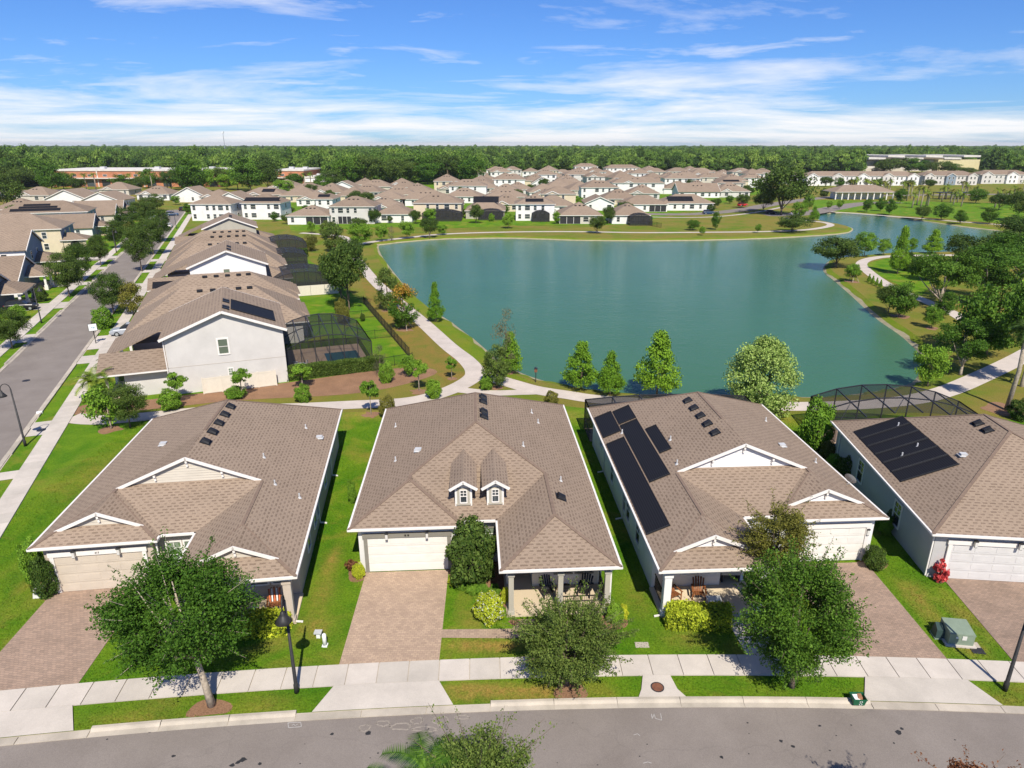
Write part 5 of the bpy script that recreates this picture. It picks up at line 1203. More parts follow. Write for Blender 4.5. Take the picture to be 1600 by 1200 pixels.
def proto(kind, mats, shape, n, leafs, tr, bark, clumps=40, cr=.2, shell=.5, var=3, up=.35, r=.02, gap=0, mix=None):
    PROTO[kind] = []
    for v in range(var):
        g = np.random.default_rng(abs(hash(kind)) % 1 + sum(map(ord, kind)) * 7 + v)
        P_, d, c = crown_pts(g, n, shape, clumps, cr, shell); P_[:, 2] = tr + P_[:, 2] * (1 - tr); cc = c.copy(); cc[:, 2] = tr + cc[:, 2] * (1 - tr)
        o = P_ - np.array([0, 0, (1 + tr) / 2]); o /= np.linalg.norm(o, axis=1)[:, None] + 1e-6
        V = leaf_quads(P_, leafs, g, up, .62, o)
        mi = None; mm = M[mats] if isinstance(mats, str) else [M[q] for q in mats]
        if not isinstance(mats, str):
            z = P_[:, 2]; mi = ((z + g.normal(size=n) * .14) > .80).astype(int)
        PROTO[kind].append((trunk_mesh('trunk', g, cc, max(tr * 1.15, .1), r, M[bark], top=.8), quads_mesh('crown', V, mm, mi)))
proto('oak', 'oak', 'round', 5200, .055, .20, 'bark', 46, .20)
proto('street', 'dkgreen', 'round', 17000, .029, .24, 'bark', 80, .17)
proto('dark', 'dkgreen', 'oak', 8000, .042, .10, 'bark', 60, .18)
proto('live', 'oak', 'oak', 13000, .030, .14, 'palebark', 60, .135, .5, 4, .35, .028)
proto('bright', 'bright', 'round', 6000, .050, .20, 'bark', 50, .18)
proto('cypress', 'cypress', 'cone', 9500, .040, .14, 'bark', 120, .14)
proto('pale', 'pale', 'egg', 24000, .030, .04, 'bark', 170, .15)
proto('maple', 'elm', 'egg', 6000, .045, .14, 'bark', 60, .16)
proto('turning', ('oak', 'orange'), 'egg', 6000, .045, .14, 'bark', 60, .16)
proto('bare', 'brownleaf', 'egg', 1800, .034, .12, 'bark', 40, .16)
proto('olive', 'olive', 'round', 6000, .045, .12, 'bark', 50, .18)
proto('crape', 'bright', 'round', 2600, .07, .52, 'palebark', 22, .22, r=.028)
proto('myrtle', 'bright', 'round', 2600, .07, .15, 'palebark', 26, .22)
proto('bush', 'dkgreen', 'ball', 6500, .062, .0, 'bark', 40, .22, .3)
proto('bushb', 'bright', 'ball', 6500, .062, .0, 'bark', 40, .22, .3)
proto('bushl', 'lime', 'ball', 6500, .062, .0, 'bark', 40, .22, .3)
proto('busho', 'olive', 'ball', 6500, .062, .0, 'bark', 34, .22, .3)
proto('bushr', 'red', 'vase', 420, .22, .05, 'bark', 14, .2)
proto('bushz', 'bronzeleaf', 'vase', 700, .16, .02, 'bark', 18, .2)
proto('flowering', ('bushmix' if False else 'bright', 'flower'), 'ball', 5500, .066, .0, 'bark', 40, .22, .3)
for kk in ('flowering',):      # bright leaves sprinkled with white blossom
    for t_, me in PROTO[kk]:
        g = np.random.default_rng(9); me.materials[0] = M['lime']; mi = (g.random(len(me.polygons)) > .86).astype(np.int32); me.polygons.foreach_set('material_index', mi)
def plant_name(kind): return {'oak': 'oak_tree', 'street': 'street_tree', 'dark': 'oak_tree', 'live': 'live_oak', 'bright': 'leafy_tree', 'cypress': 'cypress_tree', 'pale': 'leafy_tree', 'maple': 'maple_tree', 'turning': 'maple_tree', 'bare': 'bare_tree', 'olive': 'leafy_tree', 'crape': 'crape_myrtle', 'myrtle': 'crape_myrtle'}.get(kind, 'shrub')
_cnt = {}
def tree(px, py, hpx, wpx, kind, label, group=None, cat=None):
    p = G(px, py); k_ = px_m(p.y); dep = math.atan(CAM_H / p.y); hm = hpx * k_ / math.cos(dep) * (.9 if kind == 'live' else 1); wm = wpx * k_ * (.84 if kind in ('street', 'live') else 1.12 if kind == 'cypress' else 1.22 if kind in ('maple', 'turning') else .98)
    i = _cnt.get(kind, 0); _cnt[kind] = i + 1; tm, cm_ = PROTO[kind][i % len(PROTO[kind])]
    shrub = plant_name(kind) == 'shrub'
    o = thing(plant_name(kind), label, cat or ('shrub' if shrub else 'tree'), (p.x, p.y, 0), (i * 2.4) % 6.28, group); o.scale = (wm, wm, hm)
    ob('foliage' if shrub else 'crown', cm_, o)
    if not shrub or True: ob('stem' if shrub else 'trunk', tm, o)
    return o
LS_G = 'street trees along the left street'
for a in ((109, 464, 68, 54, 'street', 'dark street tree on the left verge above the topiary cone'), (130, 440, 58, 42, 'street', 'street tree on the left verge second from the topiary cone'),
          (158, 415, 46, 34, 'street', 'small street tree at the corner of the side street'), (182, 388, 42, 38, 'street', 'street tree on the left beyond the side street'),
          (222, 424, 70, 48, 'street', 'large dark street tree on the right verge by the bend of lawns'), (178, 490, 60, 60, 'street', 'wide street tree above the white notice sign'),
          (209, 492, 50, 36, 'olive', 'olive-leaved tree beside the wide street tree'), (163, 513, 32, 30, 'bushb', 'bright round bush below the wide street tree'),
          (20, 545, 58, 60, 'street', 'street tree at the left edge beside the driveway slab'), (240, 398, 56, 44, 'street', 'street tree right verge, second from the notice sign'),
          (252, 378, 48, 40, 'street', 'street tree on the right verge before the white corner house'), (203, 366, 40, 40, 'street', 'street tree on the left verge by the low arched house'), (222, 352, 36, 36, 'street', 'street tree left verge before the parked cars'),
          (232, 340, 30, 30, 'street', 'small street tree left verge nearest the end of the street'), (247, 330, 26, 26, 'street', 'far street tree beside the last low house'), (210, 378, 30, 26, 'olive', 'yellowish tree on the left verge before the cars')):
    tree(*a, group=LS_G)
tree(65, 471, 22, 19, 'bush', 'clipped cone topiary beside the porch with white columns')
for a in ((204, 668, 64, 66, 'street', 'dense bushy tree by the path behind the tan house'), (174, 670, 62, 56, 'myrtle', 'multi-stemmed tree left of the dense bushy one'), (280, 630, 46, 28, 'crape', 'lollipop crape myrtle left of the cream fence'),
          (268, 640, 30, 34, 'bushb', 'round shrub below the crape myrtle left of the fence'), (379, 622, 44, 26, 'crape', 'lollipop crape myrtle before the cream fence'), (369, 622, 18, 30, 'bushb', 'low bright shrub before the cream fence'),
          (473, 606, 34, 34, 'crape', 'crape myrtle before the dark hedge'), (474, 628, 26, 24, 'bushb', 'bright shrub in the mulch below the hedge'), (580, 648, 52, 26, 'crape', 'slim crape myrtle on the lawn between the two near roofs'),
          (655, 611, 46, 26, 'crape', 'crape myrtle at the right end of the mulch bed'), (639, 588, 34, 26, 'myrtle', 'crape myrtle by the end of the black fence'), (678, 622, 28, 24, 'bushb', 'round bright shrub at the path edge right of the mulch'),
          (706, 592, 32, 18, 'crape', 'small crape myrtle alone on the brown park strip'), (594, 588, 46, 26, 'bare', 'thin pale sapling by the pool hedge'), (604, 597, 30, 24, 'bushb', 'bright shrub ending the pool hedge'),
          (606, 652, 32, 26, 'busho', 'shrub tucked behind the dormer house roof corner'), (862, 632, 20, 22, 'busho', 'bronze-green shrub on the lawn by the lake path'),
          (760, 609, 22, 20, 'bushb', 'round bright shrub on the path island'), (776, 605, 64, 36, 'maple', 'dark slim tree on the path island'), (790, 582, 92, 46, 'bare', 'bare grey tree at the lakeside by the path fork'), (797, 582, 62, 38, 'cypress', 'bright young tree at the lakeside by the path fork'),
          (908, 606, 70, 58, 'cypress', 'bright green cypress, left of the pair on the near shore'), (953, 617, 66, 44, 'cypress', 'smaller cypress beside the left one on the near shore'), (1026, 619, 98, 66, 'cypress', 'tall pyramidal cypress on the near shore'),
          (1184, 644, 106, 108, 'pale', 'large pale-leaved tree rising behind the white house'), (681, 503, 60, 26, 'cypress', 'slim green tree on the west bank'), (634, 514, 66, 40, 'turning', 'maple with orange top beside the park path'),
          (607, 485, 62, 34, 'maple', 'dark maple beside the maple with orange top'), (546, 484, 104, 62, 'dark', 'big dark tree at the head of the black fence'), (521, 456, 56, 38, 'dark', 'dark tree left of the big one by the black fence'), (533, 466, 66, 44, 'dark', 'dark tree between two others by the black fence'),
          (537, 506, 30, 20, 'busho', 'reddish shrub on the lawn behind the second row house'), (533, 490, 22, 18, 'busho', 'olive shrub farther up the lawn behind the second row house'), (567, 502, 12, 8, 'bush', 'tiny dark shrub by the lawn fence'),
          (552, 416, 44, 32, 'dark', 'dark tree at the west end of the lake'), (524, 393, 44, 30, 'maple', 'tree by the path bend west of the lake'), (487, 393, 26, 20, 'olive', 'small olive tree on the lawn behind the cages'), (487, 364, 18, 13, 'bright', 'small round tree on the far west lawn'),
          (510, 372, 26, 16, 'maple', 'slim tree on the far west path'), (565, 384, 36, 36, 'bright', 'bright tree where the far path begins'), (597, 377, 26, 20, 'bright', 'young tree second along the far path'), (612, 376, 22, 12, 'bare', 'thin sapling beside the second young tree'), (636, 373, 28, 22, 'bright', 'young tree third along the far path'),
          (671, 372, 32, 24, 'dark', 'dark bush on the far path'), (691, 367, 16, 16, 'bright', 'small tree right of the dark bush on the far path'), (744, 349, 30, 20, 'dark', 'dark tree before the taupe lakeside house'), (768, 346, 12, 9, 'bushb', 'small bright conical shrub before the taupe house cage'),
          (794, 357, 22, 18, 'bright', 'young tree below the taupe lakeside house'), (672, 349, 24, 20, 'bright', 'tree before the cream lakeside house'), (586, 350, 24, 18, 'dark', 'dark tree between the pale grey and low white lakeside houses'), (650, 350, 22, 18, 'dark', 'dark tree right of the low white lakeside house'), (609, 349, 12, 9, 'dark', 'small dark tree before the low white lakeside house'),
          (560, 360, 20, 24, 'dark', 'dark bush before the pale grey lakeside house'), (869, 350, 20, 12, 'bright', 'small tree right of the white solar house on the lakeshore'), (933, 365, 28, 24, 'dark', 'dark tree on the far lakeshore path'), (951, 350, 28, 18, 'dark', 'dark tree between the two right lakeside houses'),
          (975, 349, 14, 14, 'bush', 'shrub before the rightmost lakeside house'), (1082, 360, 16, 20, 'oak', 'young tree on the bare far slope'), (1118, 359, 26, 14, 'oak', 'taller young tree on the bare far slope'), (1097, 368, 14, 9, 'bright', 'sapling by the water below the bare slope'), (1184, 364, 14, 9, 'bright', 'sapling on the right of the bare slope'),
          (1159, 325, 22, 20, 'dark', 'street tree by the far curving road'), (1118, 326, 16, 14, 'dark', 'garden tree beside the solar house on the curving road'), (1062, 326, 14, 12, 'oak', 'garden tree before the white solar house'),
          (1220, 336, 76, 78, 'dark', 'large moss-draped oak standing beyond the lake'), (1192, 330, 30, 30, 'dark', 'low dark oak left of the moss-draped oak'), (1237, 363, 26, 50, 'dark', 'broad dark bush on the far lake spit'), (1247, 343, 28, 22, 'bright', 'bright tree behind the broad bush on the spit'), (1271, 345, 22, 16, 'cypress', 'slim tree at the inlet mouth'), (1262, 330, 26, 16, 'bright', 'leafy tree behind the spit beside the oak'),
          (1354, 332, 20, 15, 'oak', 'young tree on the lawn beyond the inlet'), (1375, 330, 20, 15, 'oak', 'tree second on the lawn beyond the inlet'), (1389, 336, 24, 16, 'oak', 'tree third on the lawn beyond the inlet'), (1312, 327, 14, 10, 'bright', 'sapling before the park pavilion'), (1295, 327, 13, 9, 'bright', 'sapling left of the park pavilion'), (1406, 318, 22, 18, 'oak', 'tree at the right end of the pavilion'), (1287, 307, 12, 12, 'bush', 'bush left of the pavilion'),
          (1350, 401, 38, 30, 'bright', 'tree on the north side of the lake point beside the dark bush'), (1380, 399, 26, 20, 'bright', 'light green tree on the north side of the point'), (1402, 428, 72, 30, 'cypress', 'tall slim tree inside the loop path'), (1424, 395, 24, 14, 'bright', 'thin tree on the shore of the point'), (1456, 396, 36, 30, 'cypress', 'conical tree alone on the shore of the point'), (1418, 424, 28, 18, 'bush', 'dark shrub inside the loop path'),
          (1306, 418, 48, 66, 'dark', 'broad dark tree at the tip of the lake point'), (1330, 440, 28, 22, 'bright', 'staked sapling near the tip of the point'), (1404, 496, 50, 40, 'oak', 'tree on the east bank beside the shaded bed'), (1388, 488, 44, 34, 'dark', 'dark tree left of the one beside the shaded bed'), (1455, 513, 36, 26, 'bright', 'young tree on the open east bank lawn'), (1473, 498, 40, 26, 'oak', 'leaning young tree at the shaded path'), (1449, 604, 66, 46, 'bright', 'light green tree at the near corner of the lake'),
          (1467, 482, 100, 104, 'live', 'spreading live oak over the shaded path'), (1540, 474, 100, 132, 'live', 'great live oak right of the spreading one'), (1592, 448, 96, 116, 'live', 'live oak at the right edge of the park'), (1508, 418, 50, 62, 'dark', 'dark oak behind the spreading live oak'), (1570, 408, 48, 72, 'dark', 'dark oak at the right edge behind the great live oak'), (1595, 385, 50, 60, 'dark', 'dark oak beside the inlet at the right edge'), (1600, 346, 46, 50, 'dark', 'dark tree at the right edge beyond the inlet'),
          (1500, 586, 98, 96, 'live', 'mossy oak nearest the lake corner, over the curved path'), (1540, 556, 104, 92, 'oak', 'lighter oak between the mossy oak and the tall palm'), (1596, 604, 185, 112, 'live', 'tall bare-trunked oak at the right edge by the path'), (1592, 655, 30, 36, 'bush', 'shrub at the right edge behind the grey house'), (1606, 516, 76, 70, 'bright', 'oak at the right edge above the curved path'), (1446, 438, 40, 40, 'oak', 'dark oak at the left of the spreading live oak'),
          (1357, 441, 13, 6, 'cypress', 'first of four clipped cypresses by the loop path'), (1363, 444, 13, 6, 'cypress', 'second of four clipped cypresses by the loop path'), (1369, 447, 13, 6, 'cypress', 'third of four clipped cypresses by the loop path'), (1375, 450, 13, 6, 'cypress', 'fourth of four clipped cypresses by the loop path')):
    tree(*a)
# garden shrubs round the near houses
for a in ((738, 912, 88, 76, 'bush', 'large clipped round bush beside the dormer house garage'), (764, 968, 36, 46, 'flowering', 'lime bush with white flowers beside the dormer house porch'), (561, 902, 20, 20, 'bushl', 'small lime shrub left of the dormer house garage'), (551, 894, 18, 20, 'bushz', 'bronze-leaved plant left of the dormer house garage'),
          (707, 914, 12, 14, 'bushl', 'little lime plant at the driveway edge below the round bush'), (722, 920, 12, 18, 'bushb', 'leafy plant right below the round bush'), (738, 927, 14, 20, 'bushb', 'first strap-leaved plant in the entry bed'), (754, 929, 14, 20, 'bushb', 'second strap-leaved plant in the entry bed'), (772, 930, 14, 20, 'bushb', 'third strap-leaved plant in the entry bed'), (790, 942, 22, 14, 'bushl', 'yellow-green plant against the porch side'),
          (960, 972, 26, 26, 'bushb', 'leafy plant at the right of the dormer house porch'), (972, 966, 18, 18, 'bushl', 'yellowish plant at the right end of the porch bed'), (955, 960, 18, 16, 'bushz', 'bronze plant behind the leafy one at the porch'),
          (58, 908, 58, 34, 'bushb', 'bright shrub at the left corner of the tan house'), (76, 932, 56, 34, 'bush', 'dark clipped shrub beside the tan garage door'), (236, 906, 34, 26, 'bush', 'dark shrub right of the tan garage door'),
          (1364, 888, 32, 32, 'bush', 'dark round shrub beside the white garage door'), (1272, 702, 74, 48, 'bushb', 'tall bright rounded hedge bush between the right two houses'), (1291, 716, 26, 22, 'busho', 'olive shrub below the tall bright hedge bush'), (1301, 732, 22, 20, 'bushb', 'small shrub lower in the gap between the right houses'), (1318, 745, 30, 26, 'bush', 'dark shrub in the shade of the grey house'), (1392, 828, 28, 26, 'bush', 'dark shrub at the rear corner of the white garage'), (1382, 835, 24, 18, 'bushb', 'bright shrub touching the white garage wall'),
          (1466, 908, 30, 24, 'bushr', 'red cordyline beside the grey garage door'), (551, 786, 34, 14, 'bushb', 'narrow shrub on the left wall of the dormer house'), (28, 500, 22, 26, 'bushb', 'bright bush in the garden by the parked black car')):
    tree(*a)
# clipped hedges
def hedge(label, a, b, wd, h, mat, n, size, name='hedge'):
    a, b = Vector(a), Vector(b); L = (b - a).length; g = np.random.default_rng(int(L * 100)); q = g.random((n, 3)); f = g.integers(0, 5, n)
    P_ = np.stack([q[:, 0] * L, (q[:, 1] - .5) * wd, q[:, 2] * h], 1)
    P_[:, 1] = np.where(f == 0, -wd / 2, np.where(f == 1, wd / 2, P_[:, 1])); P_[:, 2] = np.where((f == 2) | (f == 3), h, P_[:, 2]); P_[:, 0] = np.where(f == 4, np.where(q[:, 1] > .5, L, 0), P_[:, 0])
    P_ += g.normal(size=(n, 3)) * .07; P_[:, 2] = np.maximum(P_[:, 2], .03) + .08 * np.sin(P_[:, 0] * 2.1) * (P_[:, 2] > h * .8)
    e = np.maximum(0, np.abs(P_[:, 1]) - wd * .38) + np.maximum(0, P_[:, 2] - h * .85); P_[:, 2] -= e * .35
    H = thing(name, label, 'hedge', a, math.atan2(b.y - a.y, b.x - a.x)); ob('foliage', quads_mesh('foliage', leaf_quads(P_, size, g, .4), M[mat]), H)
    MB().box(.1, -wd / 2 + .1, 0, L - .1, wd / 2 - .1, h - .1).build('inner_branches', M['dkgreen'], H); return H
hedge('lime yellow hedge before the porch of the white house', (8.55, 30.7, 0), (12.0, 30.55, 0), 1.25, 1.05, 'lime', 5200, .15)
hedge('lime yellow hedge before the porch of the tan house', (-14.6, 30.0, 0), (-12.2, 30.25, 0), 1.3, .95, 'lime', 3600, .15)
hedge('long dark hedge in front of the screened pool', LS(2.4, 75.9), LS(13.2, 76.1), 1.2, 1.55, 'dkgreen', 16000, .17)
hedge('dark hedge below the cage behind the taupe gabled house', LS(4, 167), LS(13, 167), 1.4, 2.0, 'dkgreen', 2500, .35)
hedge('dark clipped hedge under the arched porch of the cream house', LS(-41.5, 193.4), LS(-36.5, 193.4), 1.2, 1.3, 'dkgreen', 1500, .3)
# near street trees, built leaf by leaf
def big_tree(label, base, ctr, rx, ry, rz, n, leafs, mat, bark, seed, h0=2.2, r=.13, clumps=70, cr=.85, name='street_tree', lean=0, sprig=0):
    g = np.random.default_rng(seed); d = g.normal(size=(clumps, 3)); d /= np.linalg.norm(d, axis=1)[:, None]
    rad = g.uniform(.35, 1.0, clumps) ** .6; c = d * rad[:, None] * np.array([rx, ry, rz]) * .82 + np.array(ctr) - np.array(base)
    sz = g.uniform(.5, 1.15, clumps) * cr; k_ = g.choice(clumps, n, p=sz ** 2 / (sz ** 2).sum()); off, dd = ball(g, n, .4); off[:, 2] *= .62
    P_ = c[k_] + off * sz[k_][:, None]
    SP = None
    if sprig:      # loose twigs poking out of the outline
        tips = c[g.choice(clumps, sprig)]; ax = tips - (np.array(ctr) - np.array(base)); ax /= np.linalg.norm(ax, axis=1)[:, None] + 1e-6; ax[:, 2] += .3
        SP = (tips, ax); t = g.random((sprig, 26)) * .95 + .25; P2 = (tips[:, None, :] + ax[:, None, :] * t[:, :, None] + g.normal(size=(sprig, 26, 3)) * .06).reshape(-1, 3); P_ = np.concatenate([P_, P2])
    P_[:, 2] = np.maximum(P_[:, 2], .25)
    T = thing(name, label, 'tree', base); ob('crown', quads_mesh('crown', leaf_quads(P_, leafs, g, .45, .55), M[mat]), T)
    mb = MB(); b = Vector((0, 0, 0)); cv = Vector(ctr) - Vector(base); fork = Vector((lean * .6, .05, h0))
    mb.tube([b - Vector((0, 0, .1)), (lean * .25, 0, h0 * .5), fork, fork.lerp(cv, .55), cv + Vector((0, 0, rz * .5))], [r * 1.3, r, r * .85, r * .5, r * .15], 10)
    for i in g.choice(clumps, 22, replace=False):
        e = Vector(c[i]); s0 = fork.lerp(cv, g.uniform(-.05, .5)); m = s0.lerp(e, .5) + Vector((g.normal() * .1, g.normal() * .1, -.12)); mb.tube([s0, m, e], [r * .42, r * .26, r * .07], 5)
    if SP:
        for a_, x_ in zip(*SP): a_, x_ = Vector(a_), Vector(x_); mb.tube([a_, a_ + x_ * .6, a_ + x_ * 1.2], [.016, .011, .005], 3, cap=False)
    ob('trunk', mb.data('trunk', M[bark], True), T); return T
big_tree('spreading street tree with leaning pale trunk before the tan house', (-14.2, 24.86, 0), (-15.3, 25.5, 4.9), 3.75, 3.2, 3.2, 46000, .125, 'oak', 'palebark', 21, 2.3, .16, 150, .82, lean=-.5, sprig=60)
big_tree('low loose-branched street tree before the dormer house', (2.67, 26.15, 0), (2.65, 26.6, 2.35), 2.95, 2.5, 2.1, 34000, .105, 'elm', 'bark', 22, .7, .11, 130, .6, sprig=200)
big_tree('dense round street tree before the white house', (13.69, 26.02, 0), (13.5, 26.3, 4.1), 3.1, 2.9, 3.5, 46000, .12, 'oak', 'bark', 23, 1.0, .13, 160, .78, sprig=120)
big_tree('olive-leaved tree growing at the white house entry', (14.6, 31.6, 0), (14.6, 31.9, 4.9), 1.95, 1.75, 2.2, 22000, .105, 'olive', 'bark', 24, 2.0, .1, 90, .55, name='leafy_tree', sprig=50)
big_tree('tree top rising at the bottom edge in front of the road', (-1.0, 15.9, 0), (-1.1, 16.0, 5.85), 2.15, 1.8, 2.0, 30000, .085, 'elm', 'bark', 25, 3.0, .12, 110, .5, sprig=60)
big_tree('red-tipped small tree top at the bottom right edge', (14.9, 16.0, 0), (14.9, 16.2, 5.2), .9, .8, .9, 4500, .09, 'bronzeleaf', 'bark', 26, 3.0, .06, 40, .3, sprig=6)
# palms
def frond(L, droop, n=14, w_=.5, stiff=0):
    mb = MB(); pts = []
    for i in range(n + 1):
        t = i / n; pts.append(Vector((L * t * (1 - .18 * t * droop), 0, L * (.45 * t - droop * .85 * t * t))))
    for i in range(n): 
        a, b = pts[i], pts[i + 1]; mb.mesh([a + Vector((0, -.02, 0)), a + Vector((0, .02, 0)), b + Vector((0, .02, 0)), b + Vector((0, -.02, 0))], [(0, 1, 2, 3)])
        ll = w_ * math.sin(math.pi * min(.98, (i + .8) / (n + 1))) ** .6
        for sg in (-1, 1):
            for h_ in (0, .5):
                q = a.lerp(b, h_); e = q + Vector((ll * .35, sg * ll, -ll * .35)); mb.mesh([q, q + (b - a) * .45, e], [(0, 1, 2)])
    return mb
def palm(label, p, h, L, nf, r, mat='palm', split=False, seed=1, droop=1.0, name='palm_tree', group=None, trunk='palebark', k_scale=1):
    g = random.Random(seed); T = thing(name, label, 'palm', p, 0, group)
    ob('trunk', MB().tube([(0, 0, -.1), (.03 * h, 0, h * .5), (0, 0, h)], [r * 1.2, r, r * .9], 9).data('trunk', M[trunk], True), T)
    if split:
        fm = frond(L, droop, 13, .46).data('frond', M[mat])
        for i in range(nf):
            o = ob('frond', fm, T, (0, 0, h), i * 2.4 + g.uniform(-.2, .2)); o.rotation_euler[1] = g.uniform(-.75, .35); o.scale = (g.uniform(.8, 1.1),) * 3
    else:
        mb = MB()
        for i in range(nf):
            f = frond(L, droop * g.uniform(.6, 1.3), 8, .55 * L / 2.2); m = Matrix.Translation((0, 0, h)) @ Matrix.Rotation(i * 2.4, 4, 'Z') @ Matrix.Rotation(g.uniform(-.9, .4), 4, 'Y')
            mb.mesh([m @ Vector(v) for v in f.v], f.f)
        ob('fronds', mb.data('fronds', M[mat]), T)
    return T
palm('tall cabbage palm by the curved path at the right edge', G(1572, 641), 8.2, 1.7, 34, .2, 'dkgreen', False, 3)
palm('short clustered palm at the corner of the pale grey house', G(148, 628), 2.2, 2.2, 16, .14, seed=4); palm('second stem of the clustered palm behind the dense tree', G(160, 626), 2.6, 2.0, 14, .12, seed=5)
palm('small palm on the verge beside the pale grey house drive', G(168, 574), .7, 1.7, 14, .1, seed=6)
palm('arching feather palm at the bottom edge of the view', (-2.75, 16.0, 0), 6.35, 1.7, 11, .16, 'oak', split=True, seed=7, droop=1.0)
palm('smaller feather palm left of the arching one at the bottom edge', (-3.9, 15.8, 0), 5.7, 1.3, 9, .12, 'oak', split=True, seed=8)
k = random.Random(31); pl = []
for i in range(40):
    x = k.uniform(1325, 1598); y = k.uniform(306, 326) if x > 1390 else k.uniform(299, 306)
    pl.append((x, y))
for i, (x, y) in enumerate(sorted(pl)):
    palm('park palm in the grove beside the pavilion, %s from the left' % (ords + ['twenty-first', 'twenty-second', 'twenty-third', 'twenty-fourth', 'twenty-fifth', 'twenty-sixth', 'twenty-seventh', 'twenty-eighth', 'twenty-ninth', 'thirtieth', 'thirty-first', 'thirty-second', 'thirty-third', 'thirty-fourth', 'thirty-fifth', 'thirty-sixth', 'thirty-seventh', 'thirty-eighth', 'thirty-ninth', 'fortieth'])[i],
         G(x, y), k.uniform(4.5, 8), 2.4, 18, .25, 'palm' if i % 3 else 'olive', False, 40 + i % 3, group='palms of the far park')
for i, (x, y) in enumerate(((118, 296), (135, 297), (150, 296), (205, 297), (238, 296), (262, 297), (476, 296), (486, 295))):
    palm('%s palm from the left before the orange shops' % ords[i], G(x, y), 8.5, 2.8, 18, .28, 'palm', False, 60 + i, group='palms before the orange shops')
# trees standing among the far houses and shops
FT = {}
for i, (x, y, h_, w_, kd) in enumerate(((10, 330, 50, 50, 'dark'), (30, 352, 30, 44, 'oak'), (60, 348, 26, 44, 'oak'), (82, 300, 38, 34, 'oak'), (8, 305, 46, 46, 'dark'), (36, 296, 36, 40, 'dark'), (300, 303, 52, 46, 'oak'), (318, 300, 42, 38, 'bright'), (392, 300, 48, 50, 'oak'), (372, 297, 36, 36, 'bright'), (420, 299, 46, 42, 'dark'), (445, 305, 24, 28, 'bright'),
                                  (505, 300, 24, 26, 'oak'), (545, 292, 44, 46, 'oak'), (572, 291, 48, 50, 'dark'), (610, 289, 40, 48, 'dark'), (640, 288, 36, 40, 'dark'), (668, 288, 40, 44, 'oak'), (700, 286, 44, 46, 'dark'), (738, 288, 40, 40, 'oak'), (714, 314, 14, 20, 'dark'), (452, 337, 14, 16, 'dark'), (480, 338, 16, 18, 'oak'), (500, 330, 12, 14, 'dark'), (560, 317, 12, 14, 'bright'), (700, 330, 12, 14, 'oak'), (724, 340, 14, 14, 'dark'),
                                  (790, 333, 12, 12, 'oak'), (860, 338, 14, 14, 'dark'), (897, 330, 10, 12, 'oak'), (970, 320, 16, 14, 'dark'), (905, 318, 10, 12, 'bright'), (990, 318, 10, 12, 'dark'), (1110, 330, 10, 12, 'bush'), (1140, 318, 12, 12, 'oak'), (1290, 292, 16, 18, 'dark'), (1310, 294, 15, 16, 'oak'), (1330, 294, 14, 14, 'dark'), (1370, 294, 14, 16, 'oak'), (1418, 296, 15, 18, 'dark'), (1450, 296, 16, 18, 'dark'), (1524, 318, 22, 26, 'oak'), (1560, 328, 26, 28, 'dark'), (1545, 350, 24, 24, 'oak'), (1470, 344, 24, 26, 'oak'), (1440, 344, 22, 22, 'dark'), (1500, 350, 20, 18, 'oak'),
                                  (100, 296, 26, 30, 'oak'), (122, 300, 22, 26, 'dark'), (190, 299, 24, 28, 'oak'), (215, 300, 22, 24, 'dark'), (232, 294, 28, 30, 'oak'), (268, 297, 30, 32, 'dark'), (284, 294, 30, 30, 'oak'), (340, 292, 30, 34, 'dark'), (355, 296, 24, 26, 'bright'), (0, 292, 56, 60, 'dark'), (60, 290, 40, 44, 'oak'), (20, 284, 44, 50, 'dark'), (460, 296, 24, 26, 'oak'), (520, 296, 30, 34, 'dark'), (1380, 268, 16, 30, 'oak'), (1405, 267, 20, 34, 'dark'), (1440, 270, 18, 30, 'oak'), (1490, 271, 14, 26, 'oak'), (1390, 270, 22, 40, 'dark'), (1420, 270, 22, 34, 'oak'), (1465, 272, 20, 34, 'dark'), (1512, 272, 10, 24, 'dark'), (340, 352, 8, 10, 'bush'), (372, 350, 14, 12, 'oak'), (448, 350, 16, 14, 'dark'), (430, 346, 14, 12, 'oak'), (295, 335, 16, 14, 'oak'), (275, 320, 14, 14, 'bright'))):
    where = 'at the left edge' if x < 90 else 'by the orange shops' if x < 450 and y < 310 else 'beyond the taupe gable' if x < 450 else 'behind the lakeshore houses' if x < 780 else 'among the far estate houses' if x < 1200 else 'in the far park and terraces'
    ad = {'dark': 'dark', 'oak': 'green', 'bright': 'light green', 'bush': 'bushy'}[kd]; key = (ad, where); FT.setdefault(key, []).append((x, y, h_, w_, kd))
k = random.Random(91)
for i in range(70):
    X_ = k.uniform(-120, 150); Y_ = k.uniform(250, 520); zc_ = Y_ * _C + CAM_H * _S; x = 800 + FPX * X_ / zc_; y = 600 + FPX * (-Y_ * _S + CAM_H * _C) / zc_
    if not 445 < x < 1190 or y < (297 if x < 745 else 277) or (x > 985 and y > 312) or any(-11 < X_ - a < 11 and -2.5 < Y_ - b < 17 for a, b in taken): continue
    sz = k.uniform(3.5, 7) / px_m(Y_); FT.setdefault((k.choice(('dark', 'green')), 'between the crowded middle houses'), []).append((x, y, sz, sz * .95, 'dark'))
for (ad, where), lst in FT.items():
    for i, a in enumerate(sorted(lst)): tree(*a, '%s %s tree from the left %s' % (ordw(i + 1), ad, where), group='trees among the far houses')
